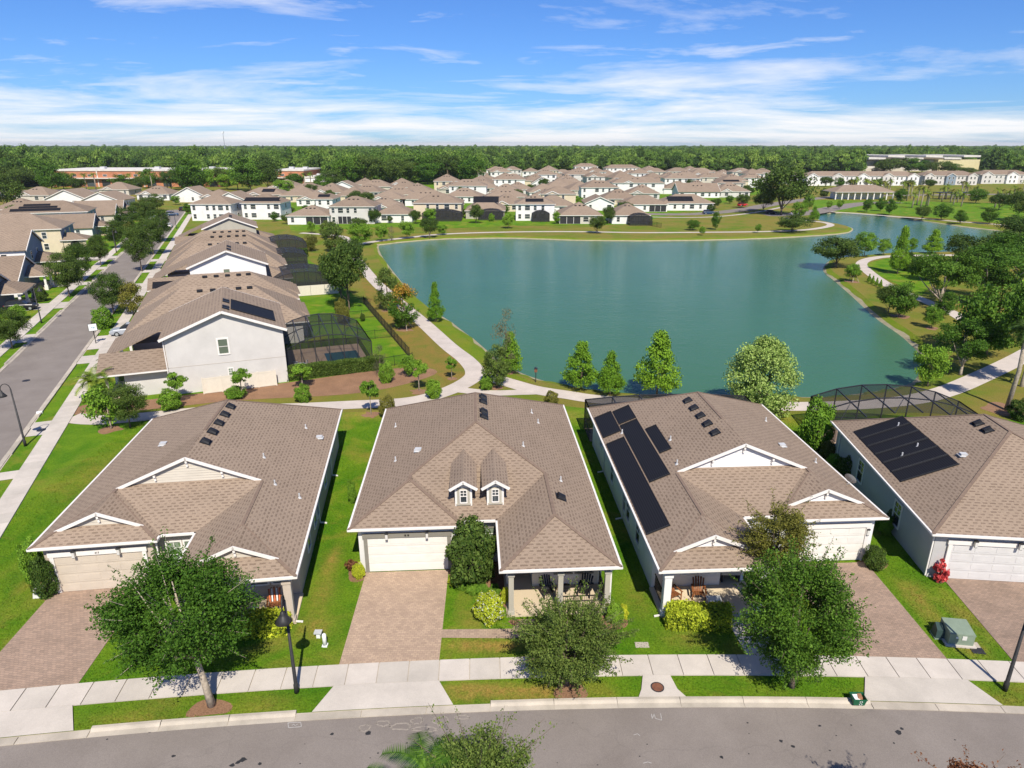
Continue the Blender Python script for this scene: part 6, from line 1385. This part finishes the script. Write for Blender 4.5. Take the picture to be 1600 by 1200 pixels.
# the wood to the horizon: thousands of crowns nobody could count, one object
wc = bpy.data.collections.new('wood_crowns')
for i, (mt, shp, cl, cr, zt) in enumerate((('forest1', 'round', 26, .27, .12), ('forest2', 'oak', 30, .25, .06), ('forest3', 'round', 24, .28, .12), ('forest1', 'egg', 26, .25, .15), ('forest2', 'cone', 30, .2, .3), ('forest3', 'oak', 28, .24, .1))):
    g = np.random.default_rng(100 + i); P_, d, c = crown_pts(g, 1500, shp, cl, cr, .4); P_[:, 2] = zt + P_[:, 2] * (1 - zt); o_ = P_ - np.array([0, 0, .45]); o_ /= np.linalg.norm(o_, axis=1)[:, None] + 1e-6
    o = bpy.data.objects.new('wood_crown', quads_mesh('wood_crown', leaf_quads(P_, .105, g, .4, .7, o_), M[mt])); wc.objects.link(o)
def edge(px):      # photo row where the wood meets the built-up land
    pts = [(-100, 300), (0, 300), (80, 285), (90, 272), (300, 272), (350, 278), (420, 276), (470, 278), (520, 284), (560, 288), (740, 284), (760, 272), (850, 268), (1200, 270), (1340, 271), (1350, 262), (1530, 262), (1540, 272), (1700, 275)]
    for (a, b), (c, d) in zip(pts[:-1], pts[1:]):
        if a <= px <= c: return b + (d - b) * (px - a) / (c - a)
    return 270
g = random.Random(77); pts = []; sc_ = []; 
Y = 380.0
while Y < 5200:
    step = 6.2 if Y < 700 else 8.5 if Y < 1100 else 14 if Y < 2000 else 24 if Y < 3200 else 40
    xm = Y * .80 + 40; x = -xm
    while x < xm:
        X_, Y_ = x + g.uniform(-.5, .5) * step, Y + g.uniform(-.5, .5) * step; zc_ = Y_ * _C + CAM_H * _S; px_ = 800 + FPX * X_ / zc_; py_ = 600 + FPX * (-Y_ * _S + CAM_H * _C) / zc_
        if py_ < edge(px_) and not (1345 < px_ < 1535 and 655 < Y_ < 780) and not (60 < px_ < 500 and 440 < Y_ < 505):
            big = 1 if Y < 1100 else 1.5 if Y < 2000 else 2.4
            w_ = g.uniform(7, 12) * (1 if Y < 1100 else 1.45 if Y < 2000 else 2.3); pts.append((X_, Y_, 0)); sc_.append((w_, w_, g.choice((9, 12, 14, 16)) * g.uniform(.85, 1.15) * (1.0 if g.random() < .95 else 1.28)))
        x += step
    Y += step
me = bpy.data.meshes.new('wood'); me.from_pydata(pts, [], [])
at = me.attributes.new('crown_size', 'FLOAT_VECTOR', 'POINT'); at.data.foreach_set('vector', [c for s_ in sc_ for c in s_])
wood = ob('wood', me); tag(wood, 'dense green wood stretching from the far houses to the horizon', 'wood', kind='stuff')
ng = bpy.data.node_groups.new('wood_scatter', 'GeometryNodeTree'); ng.interface.new_socket('Geometry', in_out='INPUT', socket_type='NodeSocketGeometry'); ng.interface.new_socket('Geometry', in_out='OUTPUT', socket_type='NodeSocketGeometry')
gi = ng.nodes.new('NodeGroupInput'); go = ng.nodes.new('NodeGroupOutput'); ip = ng.nodes.new('GeometryNodeInstanceOnPoints'); ci = ng.nodes.new('GeometryNodeCollectionInfo'); ci.inputs['Collection'].default_value = wc; ci.inputs['Separate Children'].default_value = True; ci.inputs['Reset Children'].default_value = True
na = ng.nodes.new('GeometryNodeInputNamedAttribute'); na.data_type = 'FLOAT_VECTOR'; na.inputs[0].default_value = 'crown_size'
rv = ng.nodes.new('FunctionNodeRandomValue'); rv.data_type = 'FLOAT_VECTOR'; rv.inputs[0].default_value = (0, 0, 0); rv.inputs[1].default_value = (0, 0, 6.283)
ng.links.new(gi.outputs[0], ip.inputs['Points']); ng.links.new(ci.outputs[0], ip.inputs['Instance']); ip.inputs['Pick Instance'].default_value = True
ng.links.new(rv.outputs[0], ip.inputs['Rotation']); ng.links.new(na.outputs[0], ip.inputs['Scale']); ng.links.new(ip.outputs[0], go.inputs[0])
md = wood.modifiers.new('scatter', 'NODES'); md.node_group = ng
# ------------------------------------------------------------------ street furniture, porches, cars, small things
def lathe(prof, n=16, m=0):
    mb = MB(); k_ = len(prof)
    for i in range(n):
        a = 6.2832 * i / n
        for r_, z in prof: mb.v.append((r_ * math.cos(a), r_ * math.sin(a), z))
    for i in range(n):
        for j in range(k_ - 1):
            a, b = i * k_ + j, ((i + 1) % n) * k_ + j; mb.f.append((a, b, b + 1, a + 1)); mb.m.append(m)
    return mb
def lamp(label, p, rz):
    """gooseneck lamp, arm towards local -y"""
    L = thing('street_lamp', label, 'street lamp', p, rz, 'gooseneck street lamps')
    ob('pole', MB().tube([(0, 0, 0), (0, 0, .5), (0, 0, .55), (0, 0, 5.35)], [.12, .12, .09, .055], 12).data('pole', M['pole'], True), L)
    arc = [(0, -.36 + .36 * math.cos(a), 5.35 + .5 * math.sin(a)) for a in [math.pi * i / 9 for i in range(10)]] + [(0, -.72, 5.2)]
    ob('arm', MB().tube(arc, .032, 8).data('arm', M['pole'], True), L)
    hd = ob('lamp_head', lathe([(.05, .28), (.07, .22), (.11, .2), (.11, .08), (.16, .04), (.26, -.12), (.38, -.3), (.37, -.31), (.2, -.1), (.05, 0)]).data('lamp_head', M['pole'], True), L, (0, -.72, 5.05))
    ob('bulb', lathe([(0.001, -.26), (.06, -.24), (.08, -.16), (.05, -.06), (.001, -.05)], 10).data('bulb', M['lampglass'], True), hd); return L
lamp('gooseneck street lamp before the tan house', (-10.42, 25.65, 0), R(10)); lamp('gooseneck street lamp at the left edge by the wide street', (-42.82, 53.9, 0), LROT - math.pi / 2)
lamp('gooseneck street lamp at the right edge before the grey house', (23.95, 25.78, 0), R(-2)); lamp('gooseneck street lamp beside the parked black car', LS(-29.9, 115.9), LROT + math.pi / 2); lamp('gooseneck street lamp at the corner of the side street', LS(-30.2, 190.5), LROT + math.pi / 2)
lamp('gooseneck street lamp beyond the white corner house', LS(-20.2, 240), LROT - math.pi / 2)
# electrical cabinet, pedestal and covers on the verge between the right driveways
tr = thing('transformer_cabinet', 'sage green electrical cabinet on a concrete pad between two driveways', 'cabinet', G(1493, 1000), R(-8))
MB().box(-.75, -.62, 0, .75, .75, .1).build('pad', M['concrete'], tr); MB().mesh([(-.62, -.5, .1), (.62, -.5, .1), (.62, .62, .1), (-.62, .62, .1), (-.62, -.5, .78), (.62, -.5, .78), (.62, .62, .92), (-.62, .62, .92)], [(0, 3, 2, 1), (4, 5, 6, 7), (0, 1, 5, 4), (1, 2, 6, 5), (2, 3, 7, 6), (3, 0, 4, 7)]).build('cabinet_body', M['green_box'], tr)
MB().box(.0, -.525, .42, .22, -.5, .66).build('warning_plate', M['lampglass'], tr); MB().box(-.3, -.525, .5, -.2, -.5, .58).build('latch', M['whiteplastic'], tr); MB().box(-.64, -.52, .70, .64, -.5, .76).build('lid_edge', M['green_box'], tr)
pe = thing('service_pedestal', 'dark green plastic pedestal left of the sage electrical cabinet', 'pedestal', G(1466, 994), R(-8)); MB().mesh([(-.3, -.3, 0), (.3, -.3, 0), (.3, .3, 0), (-.3, .3, 0), (-.24, -.22, .55), (.24, -.22, .55), (.2, .22, .75), (-.2, .22, .75)], [(0, 3, 2, 1), (4, 5, 6, 7), (0, 1, 5, 4), (1, 2, 6, 5), (2, 3, 7, 6), (3, 0, 4, 7)]).build('pedestal_body', M['darkgreen'], pe); MB().box(-.32, -.32, 0, .32, .32, .08).build('pedestal_foot', M['green_box'], pe)
tag(MB().box(-.3, -.22, 0, .3, .22, .04).build('utility_cover', M['kerb'], None, G(1520, 1008), R(-8)), 'pale utility cover in the grass right of the sage cabinet', 'utility cover'); tag(MB().box(-.32, -.24, 0, .32, .24, .035).build('utility_cover', M['bronze'], None, G(1527, 1017), R(-8)), 'dark utility cover in the grass right of the sage cabinet', 'utility cover')
tag(MB().box(-.36, -.2, 0, .36, .2, .03).build('utility_cover', M['kerb'], None, G(1003, 1008)), 'grey utility cover in the lawn right of the dormer house', 'utility cover')
# white pipes before the tan house
cp_ = thing('service_pedestal', 'slim white pedestal on the lawn right of the lamp', 'pedestal', G(508, 1009)); ob('pedestal_body', MB().tube([(0, 0, 0), (0, 0, .72), (0, 0, .78)], [.11, .11, .06], 10).data('pedestal_body', M['whiteplastic'], True), cp_); MB().box(-.14, -.14, 0, .14, .14, .07).build('pedestal_foot', M['whiteplastic'], cp_)
cb = thing('meter_box', 'small grey lidded box beside the slim white pedestal', 'box', G(498, 996)); MB().box(-.1, -.08, 0, .1, .08, .32).build('box_body', M['whiteplastic'], cb); MB().box(-.2, -.15, .32, .2, .15, .4).build('box_lid', M['pipe'], cb)
ac = thing('utility_box', 'pale utility box at the left corner of the tan house', 'box', G(64, 930), R(8)); MB().mesh([(-.3, -.3, 0), (.3, -.3, 0), (.3, .3, 0), (-.3, .3, 0), (-.24, -.2, .5), (.24, -.2, .5), (.24, .25, .55), (-.24, .25, .55)], [(0, 3, 2, 1), (4, 5, 6, 7), (0, 1, 5, 4), (1, 2, 6, 5), (2, 3, 7, 6), (3, 0, 4, 7)]).build('box_body', M['lampglass'], ac); MB().box(.0, -.262, .2, .06, -.24, .34).build('latch', M['bronze'], ac)
# storm drain with iron cover
sd = G(1027, 1076); o = struct(sheet('drain_apron', [FS(x, d) + Vector((0, 0, 0)) for x, d in ((6.0, .45), (8.45, .45), (8.05, 1.1), (7.9, 2.02), (6.55, 2.02), (6.3, 1.1))], .09, M['concrete']))
MB().box(-1.0, .0, 0, 1.0, .06, .11).build('drain_mouth', M['dark'], o, (7.2, fy(7.2) + .42, .02))
mc = thing('manhole_cover', 'round rusty iron cover in the concrete drain apron', 'manhole cover', (sd.x, sd.y, .088)); ob('cover_or_shadow_disc', lathe([(0.001, .022), (.27, .022), (.27, 0)], 20).data('cover_or_shadow_disc', M['rust']), mc); ob('cover_rim', lathe([(.28, .0), (.28, .016), (.33, .016), (.33, 0)], 20).data('cover_rim', M['bronze']), mc)
m2 = LS(-25.0, 86.2); mc2 = thing('manhole_cover', 'dark iron cover in the left street asphalt', 'manhole cover', (m2.x, m2.y, .023)); ob('cover_or_shadow_disc', lathe([(0.001, .012), (.4, .012), (.4, 0)], 18).data('cover_or_shadow_disc', M['bronze']), mc2)
mx = thing('lamp_shadow_disc', 'dark disc painted in as a lamp head shadow by the left pavement corner', 'painted shadow', LS(-19.9, 69.3)); ob('cover_or_shadow_disc', lathe([(0.001, .05), (.4, .04), (.45, 0)], 18).data('cover_or_shadow_disc', M['bronze']), mx)  # flat dark disc painted in as the shadow of the lamp head
# recycling box at the kerb
rb = thing('recycling_box', 'green kerbside recycling box with white marks, full of cardboard', 'recycling box', (16.35, 24.93, .1), R(-2))
def tubbox(w0, w1, d0, d1, h, t): 
    mb = MB(); 
    for sx, sy, ex in ((-1, 0, 0), (1, 0, 0), (0, -1, 1), (0, 1, 1)):
        if sx: mb.mesh([(sx * w0, -d0, 0), (sx * w0, d0, 0), (sx * w1, d1, h), (sx * w1, -d1, h), (sx * (w0 - t), -d0, 0), (sx * (w0 - t), d0, 0), (sx * (w1 - t), d1, h), (sx * (w1 - t), -d1, h)], [(0, 1, 2, 3), (4, 7, 6, 5), (3, 2, 6, 7), (0, 3, 7, 4), (1, 5, 6, 2)])
        else: mb.mesh([(-w0, sy * d0, 0), (w0, sy * d0, 0), (w1, sy * d1, h), (-w1, sy * d1, h), (-w0, sy * (d0 - t), 0), (w0, sy * (d0 - t), 0), (w1, sy * (d1 - t), h), (-w1, sy * (d1 - t), h)], [(0, 1, 2, 3), (4, 7, 6, 5), (3, 2, 6, 7), (0, 3, 7, 4), (1, 5, 6, 2)])
    return mb.box(-w0, -d0, 0, w0, d0, .02)
tubbox(.26, .32, .18, .23, .38, .02).build('box_body', M['bin'], rb, fix=True); MB().bar((-.33, -.235, .37), (.33, -.235, .37), .03, .04).bar((-.33, .235, .37), (.33, .235, .37), .03, .04).build('box_rim', M['bin'], rb)
for zz in (.1, .26):
    ring_ = MB()
    for i in range(10):
        a0, a1 = 6.2832 * i / 10, 6.2832 * (i + .72) / 10
        y = -.205 - .035 * (zz / .38) - .006
        ring_.poly([(.05 + math.cos(a0) * .045, y, zz + math.sin(a0) * .045), (.05 + math.cos(a1) * .045, y, zz + math.sin(a1) * .045), (.05 + math.cos(a1) * .075, y, zz + math.sin(a1) * .06), (.05 + math.cos(a0) * .075, y, zz + math.sin(a0) * .06)])
    ring_.build('recycling_mark', M['whiteplastic'], rb)
c1 = MB().box(-.13, -.17, 0, .13, .17, .3).build('carton', M['whiteplastic'], None, (16.22, 24.95, .14)); c1.rotation_euler = (.12, .1, .1); tag(c1, 'white carton sticking out of the green recycling box', 'carton')
c2 = MB().box(-.09, -.18, 0, .09, .18, .34).build('carton', M['brownbox'], None, (16.47, 24.95, .14)); c2.rotation_euler = (-.15, -.12, -.2); tag(c2, 'brown carton sticking out of the green recycling box', 'carton')
# notice sign, bird box
sg = thing('notice_sign', 'white notice board on a black post beside the left street', 'sign', LS(-20.4, 100.5), LROT + R(12)); MB().box(-.05, -.05, 0, .05, .05, 2.95).build('post', M['black'], sg); MB().box(-.52, -.1, 1.75, .52, -.06, 2.75).build('sign_frame', M['black'], sg); MB().box(-.47, -.112, 1.8, .47, -.1, 2.7).build('sign_board', M['whiteplastic'], sg)
gm = simple('faint_print', (0.3, 0.42, 0.5), .6, .1); MB().poly([(-.2, -.114, 2.15), (-.02, -.114, 2.15), (-.11, -.114, 2.42)]).poly([(0, -.114, 2.1), (.22, -.114, 2.1), (.22, -.114, 2.3), (0, -.114, 2.3)]).build('sign_print', gm, sg)['kind'] = 'stuff'
bx_ = thing('marker_post', 'dark post with a small box on the lakeside grass', 'post', G(837, 597)); MB().tube([(0, 0, 0), (0, 0, 1.2)], .05, 8).build('post', M['bronze'], bx_); MB().box(-.16, -.14, 1.2, .16, .14, 1.6).build('post_box', M['rust'], bx_); MB().mesh([(-.2, -.2, 1.6), (.2, -.2, 1.6), (.2, .2, 1.6), (-.2, .2, 1.6), (0, -.2, 1.74), (0, .2, 1.74)], [(0, 1, 4), (2, 3, 5), (1, 2, 5, 4), (3, 0, 4, 5)]).build('box_roof', M['bronze'], bx_)
# stone seat beside the left street and planter
tag(MB().box(-.25, -.12, 0, .25, .12, .22).build('utility_box', M['whiteplastic'], None, LS(-21.1, 74.2), LROT), 'white box at the end of a verge on the left street', 'box')
# porch furniture
def porch_chair(label, p, rz, mat, cushion=None, group=None):
    c = thing('armchair', label, 'chair', p, rz, group)     # slatted chair facing local -y
    for i in range(5): s_ = MB().bar((-.27 + i * .135, -.3, .40), (-.27 + i * .135, .26, .27), .115, .02).build('seat_slat', mat, c)
    for i in range(5): hh = (.95, 1.03, 1.06, 1.03, .95)[i]; MB().bar((-.24 + i * .12, .22, .27), (-.3 + i * .15, .22 + .42, hh), .105, .02, up=(0, 1, .3)).build('back_slat', mat, c)
    for sx in (-.36, .36):
        MB().bar((sx, -.36, .58), (sx, .46, .58), .11, .022).build('arm', mat, c); MB().bar((sx, -.28, 0), (sx, -.28, .57), .07, .03).build('leg', mat, c); MB().bar((sx * .8, -.3, .38), (sx * .8, .62, .02), .03, .1).build('leg', mat, c)
    if cushion: MB().box(-.2, .12, .38, .2, .2, .78).build('cushion', cushion, c).rotation_euler = (-.45, 0, 0)
    return c
def inh(org, ang, x, y, z): return hl(org, ang, x, y, z)
O3, A3 = (8.0, 30.79), -3.29; O2, A2 = (5.97, 31.21), -3.44; O1, A1 = (-11.545, 30.34), -7.78
porch_chair('brown wooden armchair nearer the white porch post', inh(O3, A3, 1.45, 1.75, .14), R(25), M['wood']); porch_chair('brown wooden armchair with teal cushion on the white porch', inh(O3, A3, 2.95, 1.75, .14), R(-8), M['wood'], M['teal'])
tb = thing('side_table', 'small white side table behind the lime hedge', 'table', inh(O3, A3, 3.6, 1.05, .14)); MB().box(-.4, -.25, .42, .4, .25, .46).build('tabletop', M['whiteplastic'], tb)
for sx in (-.35, .35):
    for sy in (-.2, .2): MB().box(sx - .025, sy - .025, 0, sx + .025, sy + .025, .42).build('leg', M['whiteplastic'], tb)
gr = thing('barbecue', 'covered grey barbecue in the white house entry', 'barbecue', inh(O3, A3, 5.35, 3.3, .14)); MB().box(-.6, -.3, .55, .6, .3, .95).build('firebox', M['steel'], gr); MB().mesh([(-.55, -.3, .95), (.55, -.3, .95), (.55, .3, .95), (-.55, .3, .95), (-.5, -.12, 1.25), (.5, -.12, 1.25), (.5, .2, 1.25), (-.5, .2, 1.25)], [(0, 1, 5, 4), (1, 2, 6, 5), (2, 3, 7, 6), (3, 0, 4, 7), (4, 5, 6, 7)]).build('lid', M['steel'], gr)
for sx in (-.5, .5): MB().box(sx - .05, -.25, 0, sx + .05, .25, .55).build('leg', M['bronze'], gr)
porch_chair('black chair on the dormer porch left of the middle post', inh(O2, A2, -3.75, 1.9, .14), R(20), M['black']); porch_chair('black chair on the dormer porch behind the railing', inh(O2, A2, -1.6, 1.9, .14), R(-20), M['black'])
t2 = thing('side_table', 'small dark table between the two black porch chairs', 'table', inh(O2, A2, -2.7, 2.0, .14)); MB().tube([(0, 0, .5), (0, 0, .54)], .3, 12).build('tabletop', M['black'], t2); MB().tube([(0, 0, 0), (0, 0, .5)], .04, 6).build('leg', M['black'], t2)
rl = thing('porch_railing', 'black metal railing on the dormer house porch', 'railing', inh(O2, A2, -3.1, .5, .14), -R(A2))
for z in (.12, .98): MB().bar((0, 0, z), (2.35, 0, z), .05, .05).build('rail', M['black'], rl)
bal = MB().box(-.012, -.012, .12, .012, .012, .98).data('baluster', M['black'])
for i in range(22): ob('baluster', bal, rl, (.06 + i * .106, 0, 0))
rl = thing('porch_railing', 'black metal railing on the right side of the dormer porch', 'railing', inh(O2, A2, -.62, .7, .14), -R(A2) + math.pi / 2)
for z in (.12, .98): MB().bar((0, 0, z), (2.1, 0, z), .05, .05).build('rail', M['black'], rl)
for i in range(19): ob('baluster', bal, rl, (.06 + i * .108, 0, 0))
rl = thing('porch_railing', 'black metal railing on the left side of the white porch', 'railing', inh(O3, A3, .62, .7, .14), -R(A3) + math.pi / 2)
for z in (.12, .98): MB().bar((0, 0, z), (2.1, 0, z), .05, .05).build('rail', M['black'], rl)
for i in range(19): ob('baluster', bal, rl, (.06 + i * .108, 0, 0))
rc_ = porch_chair('wooden rocking chair with orange striped cushion on the tan porch', inh(O1, A1, -1.7, 1.6, .14), R(15), M['wood'])
for i in range(5): MB().bar((-.26 + i * .13, .24, .36), (-.26 + i * .13, .6, .98), .06, .03, up=(0, 1, .3)).build('cushion_stripe', M['stripe'] if i % 2 == 0 else M['whiteplastic'], rc_)
t3 = thing('side_table', 'pale round table on the tan house porch', 'table', inh(O1, A1, -2.8, 1.0, .14)); MB().tube([(0, 0, .42), (0, 0, .46)], .38, 14).build('tabletop', M['lampglass'], t3); MB().tube([(0, 0, 0), (0, 0, .42)], .05, 6).build('leg', M['bronze'], t3)
# cars
def car(label, p, rz, paint, group='parked cars', suv=True):
    """length along local x"""
    C_ = thing('parked_car', label, 'car', p, rz, group); hh = 1.62 if suv else 1.42
    def loft(secs, mat, name):
        mb = MB(); n = len(secs[0][1])
        for x, ring_ in secs: mb.v += [(x, y, z) for y, z in ring_]
        for i in range(len(secs) - 1):
            for j in range(n): a = i * n + j; b = i * n + (j + 1) % n; mb.f.append((a, b, b + n, a + n)); mb.m.append(0)
        mb.f.append(tuple(range(n))[::-1]); mb.f.append(tuple(range((len(secs) - 1) * n, len(secs) * n))); mb.m += [0, 0]
        return ob(name, mb.data(name, mat, False, True), C_)
    def r_(w_, z0, z1): return [(-w_ * .94, z0), (w_ * .94, z0), (w_, z0 + .15), (w_, z1 - .12), (w_ * .92, z1), (-w_ * .92, z1), (-w_, z1 - .12), (-w_, z0 + .15)]
    loft([(-2.2, r_(.78, .35, .8)), (-2.1, r_(.86, .28, .98)), (-1.4, r_(.9, .25, 1.02)), (.75, r_(.9, .25, 1.0)), (1.7, r_(.87, .28, .93)), (2.15, r_(.8, .32, .78)), (2.25, r_(.7, .38, .66))], paint, 'body')
    def c_(w0, w1, z0, z1): return [(-w0, z0), (w0, z0), (w1, z1), (-w1, z1)]
    loft([(-2.0 if suv else -1.6, c_(.8, .72, 1.0, 1.05)), (-1.75 if suv else -1.0, c_(.82, .64, 1.0, hh - .04)), (.1, c_(.82, .66, 1.0, hh - .03)), (.95, c_(.8, .7, .98, 1.03))], M['carglass'], 'windows')
    loft([(-1.72 if suv else -.95, c_(.65, .62, hh - .05, hh - .02)), (-.7, c_(.66, .6, hh - .05, hh + .01)), (.1, c_(.66, .6, hh - .05, hh - .01))], paint, 'roof_panel')
    for x in (-1.35, 1.35):
        for sy in (-1, 1):
            wh = ob('wheel', MB().tube([(x, sy * .70, .33), (x, sy * .92, .33)], .33, 16).data('wheel', M['tyre'], False), C_); MB().tube([(x, sy * .91, .33), (x, sy * .935, .33)], .2, 12).build('rim', M['steel'], wh)
    for sy in (-.6, .6): MB().box(2.14, sy - .15, .62, 2.24, sy + .15, .74).build('headlight', M['lampglass'], C_); MB().box(-2.2, sy - .14, .75, -2.1, sy + .14, .95).build('tail_light', M['car_red'], C_)
    return C_
car('black car parked on the drive by the white porch columns', LS(-34.9, 126.8, .05), LROT, M['car_black']); car('silver blue car parked on the drive behind the notice sign', LS(-16.9, 104.0, .05), LROT + math.pi, M['car_silver'])
car('white car parked on the left street near the corner house', LS(-22.6, 244, .03), LROT + math.pi / 2, M['car_white'], suv=False); car('dark blue car on the far end of the left street', LS(-24.6, 285, .03), LROT, M['car_blue']); car('dark car before the house with the white garage', LS(-22.2, 306, .03), LROT + 1.2, M['car_black'])
k = random.Random(12); pnts = {'white': 'car_white', 'silver': 'car_silver', 'black': 'car_black', 'blue': 'car_blue', 'red': 'car_red'}
pc = struct(sheet('car_park', [G(x, y) for x, y in ((-20, 312), (150, 300), (200, 296), (60, 296), (-20, 300))], .03, M['asphalt']))
for i in range(12):
    cn = k.choice(list(pnts)); car('%s car in the car park before the shops, %s from the left' % (cn, ords[i]), G(8 + i * 11.5, 306 - i * .55), R(k.choice((80, 95))), M[pnts[cn]], 'cars parked before the shops')
car('red car beside the far curving road', G(1160, 322), R(20), M['car_red']); car('dark car under the moss-draped oak', G(1205, 334.5), R(10), M['car_black']); car('white car in the lot behind the spit', G(1243, 336), R(25), M['car_white']); car('black car parked by the far solar house', G(1107, 334.5), R(5), M['car_blue'])
# thin mast on the horizon
ms = thing('radio_mast', 'thin radio mast rising above the wood on the horizon', 'mast', G(353, 243)); MB().tube([(0, 0, 0), (0, 0, 52)], [1.2, .5], 6).build('mast_pole', M['steel'], ms); MB().box(-2, -2, 51, 2, 2, 55).build('antenna', M['whiteplastic'], ms)
# staking poles by the saplings
st = thing('tree_stake', 'wooden stake frame propping the sapling on the lake point', 'stake', G(1333, 440))
for a in (0, 2.1, 4.2): MB().bar((math.cos(a) * 1.1, math.sin(a) * 1.1, 0), (0, 0, 1.6), .09, .09).build('stake_pole', M['palebark'], st)
st = thing('tree_stake', 'wooden stake frame propping the maple with orange top', 'stake', G(634, 514))
for a in (2.9, 5.0, .8): MB().bar((math.cos(a) * 1.2, math.sin(a) * 1.2, 0), (0, 0, 1.7), .08, .08).build('stake_pole', M['palebark'], st)

# turf blades over the near lawns, far too many to count
g = np.random.default_rng(5)
nb = 150000
bx = g.uniform(-36, 34, nb * 2); by = g.uniform(23.4, 60, nb * 2) ; by = 23.4 + (by - 23.4) ** 1.0
dd = by - (24.70 - 0.00205 * (bx - 10) ** 2)
ok = (dd > .58) & ~((dd > 1.98) & (dd < 3.5))
for (x0, x1) in ((-26.9, -19.8), (-9.2, -2.8), (16.8, 23.1), (24.9, 31.3)): ok &= ~((bx > x0) & (bx < x1) & (dd < 2.1))
def in_convex(px_, py_, poly):
    r_ = np.ones(len(px_), bool); n = len(poly); a = sum(poly[i][0] * poly[(i + 1) % n][1] - poly[(i + 1) % n][0] * poly[i][1] for i in range(n)); s_ = 1 if a > 0 else -1
    for i in range(n):
        a0, b0 = poly[i], poly[(i + 1) % n]; r_ &= s_ * ((b0[0] - a0[0]) * (py_ - a0[1]) - (b0[1] - a0[1]) * (px_ - a0[0])) > 0
    return r_
fp = lambda p: (p.x, p.y) if hasattr(p, 'x') else p
blocks = [[fsd(-26.1), (-27.3, 33.6), (-21.9, 34.2), fsd(-20.8)], [fsd(-8.65), (-9.1, 35.5), (-3.9, 35.6), fsd(-3.45)], [fsd(17.35), (17.0, 36.2), (22.5, 36.4), fsd(22.35)], [fsd(25.4), (26.3, 34.9), (31.6, 34.45), fsd(30.8)],
          [(11.8, 32), (13.7, 32), (14.1, 28.1), (12.1, 28)], [G(688, 983), G(835, 965), G(830, 996), G(688, 998)], [(-19.4, 29.4), (-14.2, 30.2), (-14.5, 31.7), (-19.5, 31)], [(5.9, 24.9), (8.5, 24.9), (8.0, 26.8), (6.4, 26.8)],
          [G(545, 910), G(548, 880), G(576, 880), G(576, 905)], [G(699, 905), G(705, 860), G(790, 868), G(797, 950), G(750, 925)], [G(290, 1120), G(308, 1096), G(362, 1098), G(358, 1114)], [G(868, 1091), G(872, 1070), G(914, 1072), G(915, 1092)]]
for (org, ang, s_, W_, D_, y0) in ((O1, A1, -1, 15.5, 24.25, 0), (O2, A2, -1, 15.5, 24.25, 0), (O3, A3, 1, 15.5, 24, 0), ((24.94, 34.49), 5.59, 1, 16, 17.3, 0)):
    fr_ = lambda x, y: hl(org, ang, s_ * x, y)[:2]
    if W_ == 16: blocks.append([fr_(.4, .4), fr_(15.6, .4), fr_(15.6, 24.3), fr_(.4, 24.3)])
    else: blocks += [[fr_(.4, .3), fr_(6.3, .3), fr_(6.3, 6), fr_(.4, 6)], [fr_(.4, 5.1), fr_(15.1, 5.1), fr_(15.1, D_ + 2.6 * (s_ > 0)), fr_(.4, D_ + 2.6 * (s_ > 0))]]
for b_ in blocks: ok &= ~in_convex(bx, by, [fp(q) for q in b_])
# left limit: the pavement of the left street; right limit: fan of the view
ok &= (bx * .932 + by * .363) > -17.8
bx, by = bx[ok][:nb], by[ok][:nb]; n = len(bx); hgt = g.uniform(.035, .085, n); ang = g.random(n) * 6.2832; wv = g.uniform(.012, .028, n); tl = g.normal(size=(n, 2)) * .03
V = np.zeros((n, 4, 3)); V[:, 0] = np.stack([bx - np.cos(ang) * wv, by - np.sin(ang) * wv, np.full(n, .006)], 1); V[:, 1] = np.stack([bx + np.cos(ang) * wv, by + np.sin(ang) * wv, np.full(n, .006)], 1)
V[:, 2] = np.stack([bx + tl[:, 0] + np.cos(ang) * wv * .3, by + tl[:, 1] + np.sin(ang) * wv * .3, hgt], 1); V[:, 3] = np.stack([bx + tl[:, 0] - np.cos(ang) * wv * .3, by + tl[:, 1] - np.sin(ang) * wv * .3, hgt], 1)
tm_ = quads_mesh('turf', V, M['lawn']); dv = sum(a * np.exp(-((bx - cx_) / rx) ** 2 - ((by - cy_) / ry_) ** 2) for cx_, cy_, rx, ry_, a in DRY); at_ = tm_.attributes.new('dry', 'FLOAT', 'POINT'); at_.data.foreach_set('value', np.repeat(np.minimum(dv, 1), 4).astype(np.float32))
tag(ob('turf', tm_), 'short green turf blades over the near front lawns', 'grass', kind='stuff')
# ------------------------------------------------------------------ thin summer haze
hm_, ht_, hp_, ho_ = newmat('haze_air'); ht_.nodes.remove(hp_)
vol = N('ShaderNodeVolumePrincipled', ht_); vol.inputs['Color'].default_value = (0.93, 0.96, 1.0, 1); vol.inputs['Density'].default_value = 0.00006; vol.inputs['Anisotropy'].default_value = 0.2
ht_.links.new(vol.outputs[0], ho_.inputs['Volume'])
tag(MB().box(-9100, -400, -2.5, 9100, 14100, 60).build('haze', hm_), 'thin pale summer haze over the whole estate and wood', 'haze', kind='stuff')
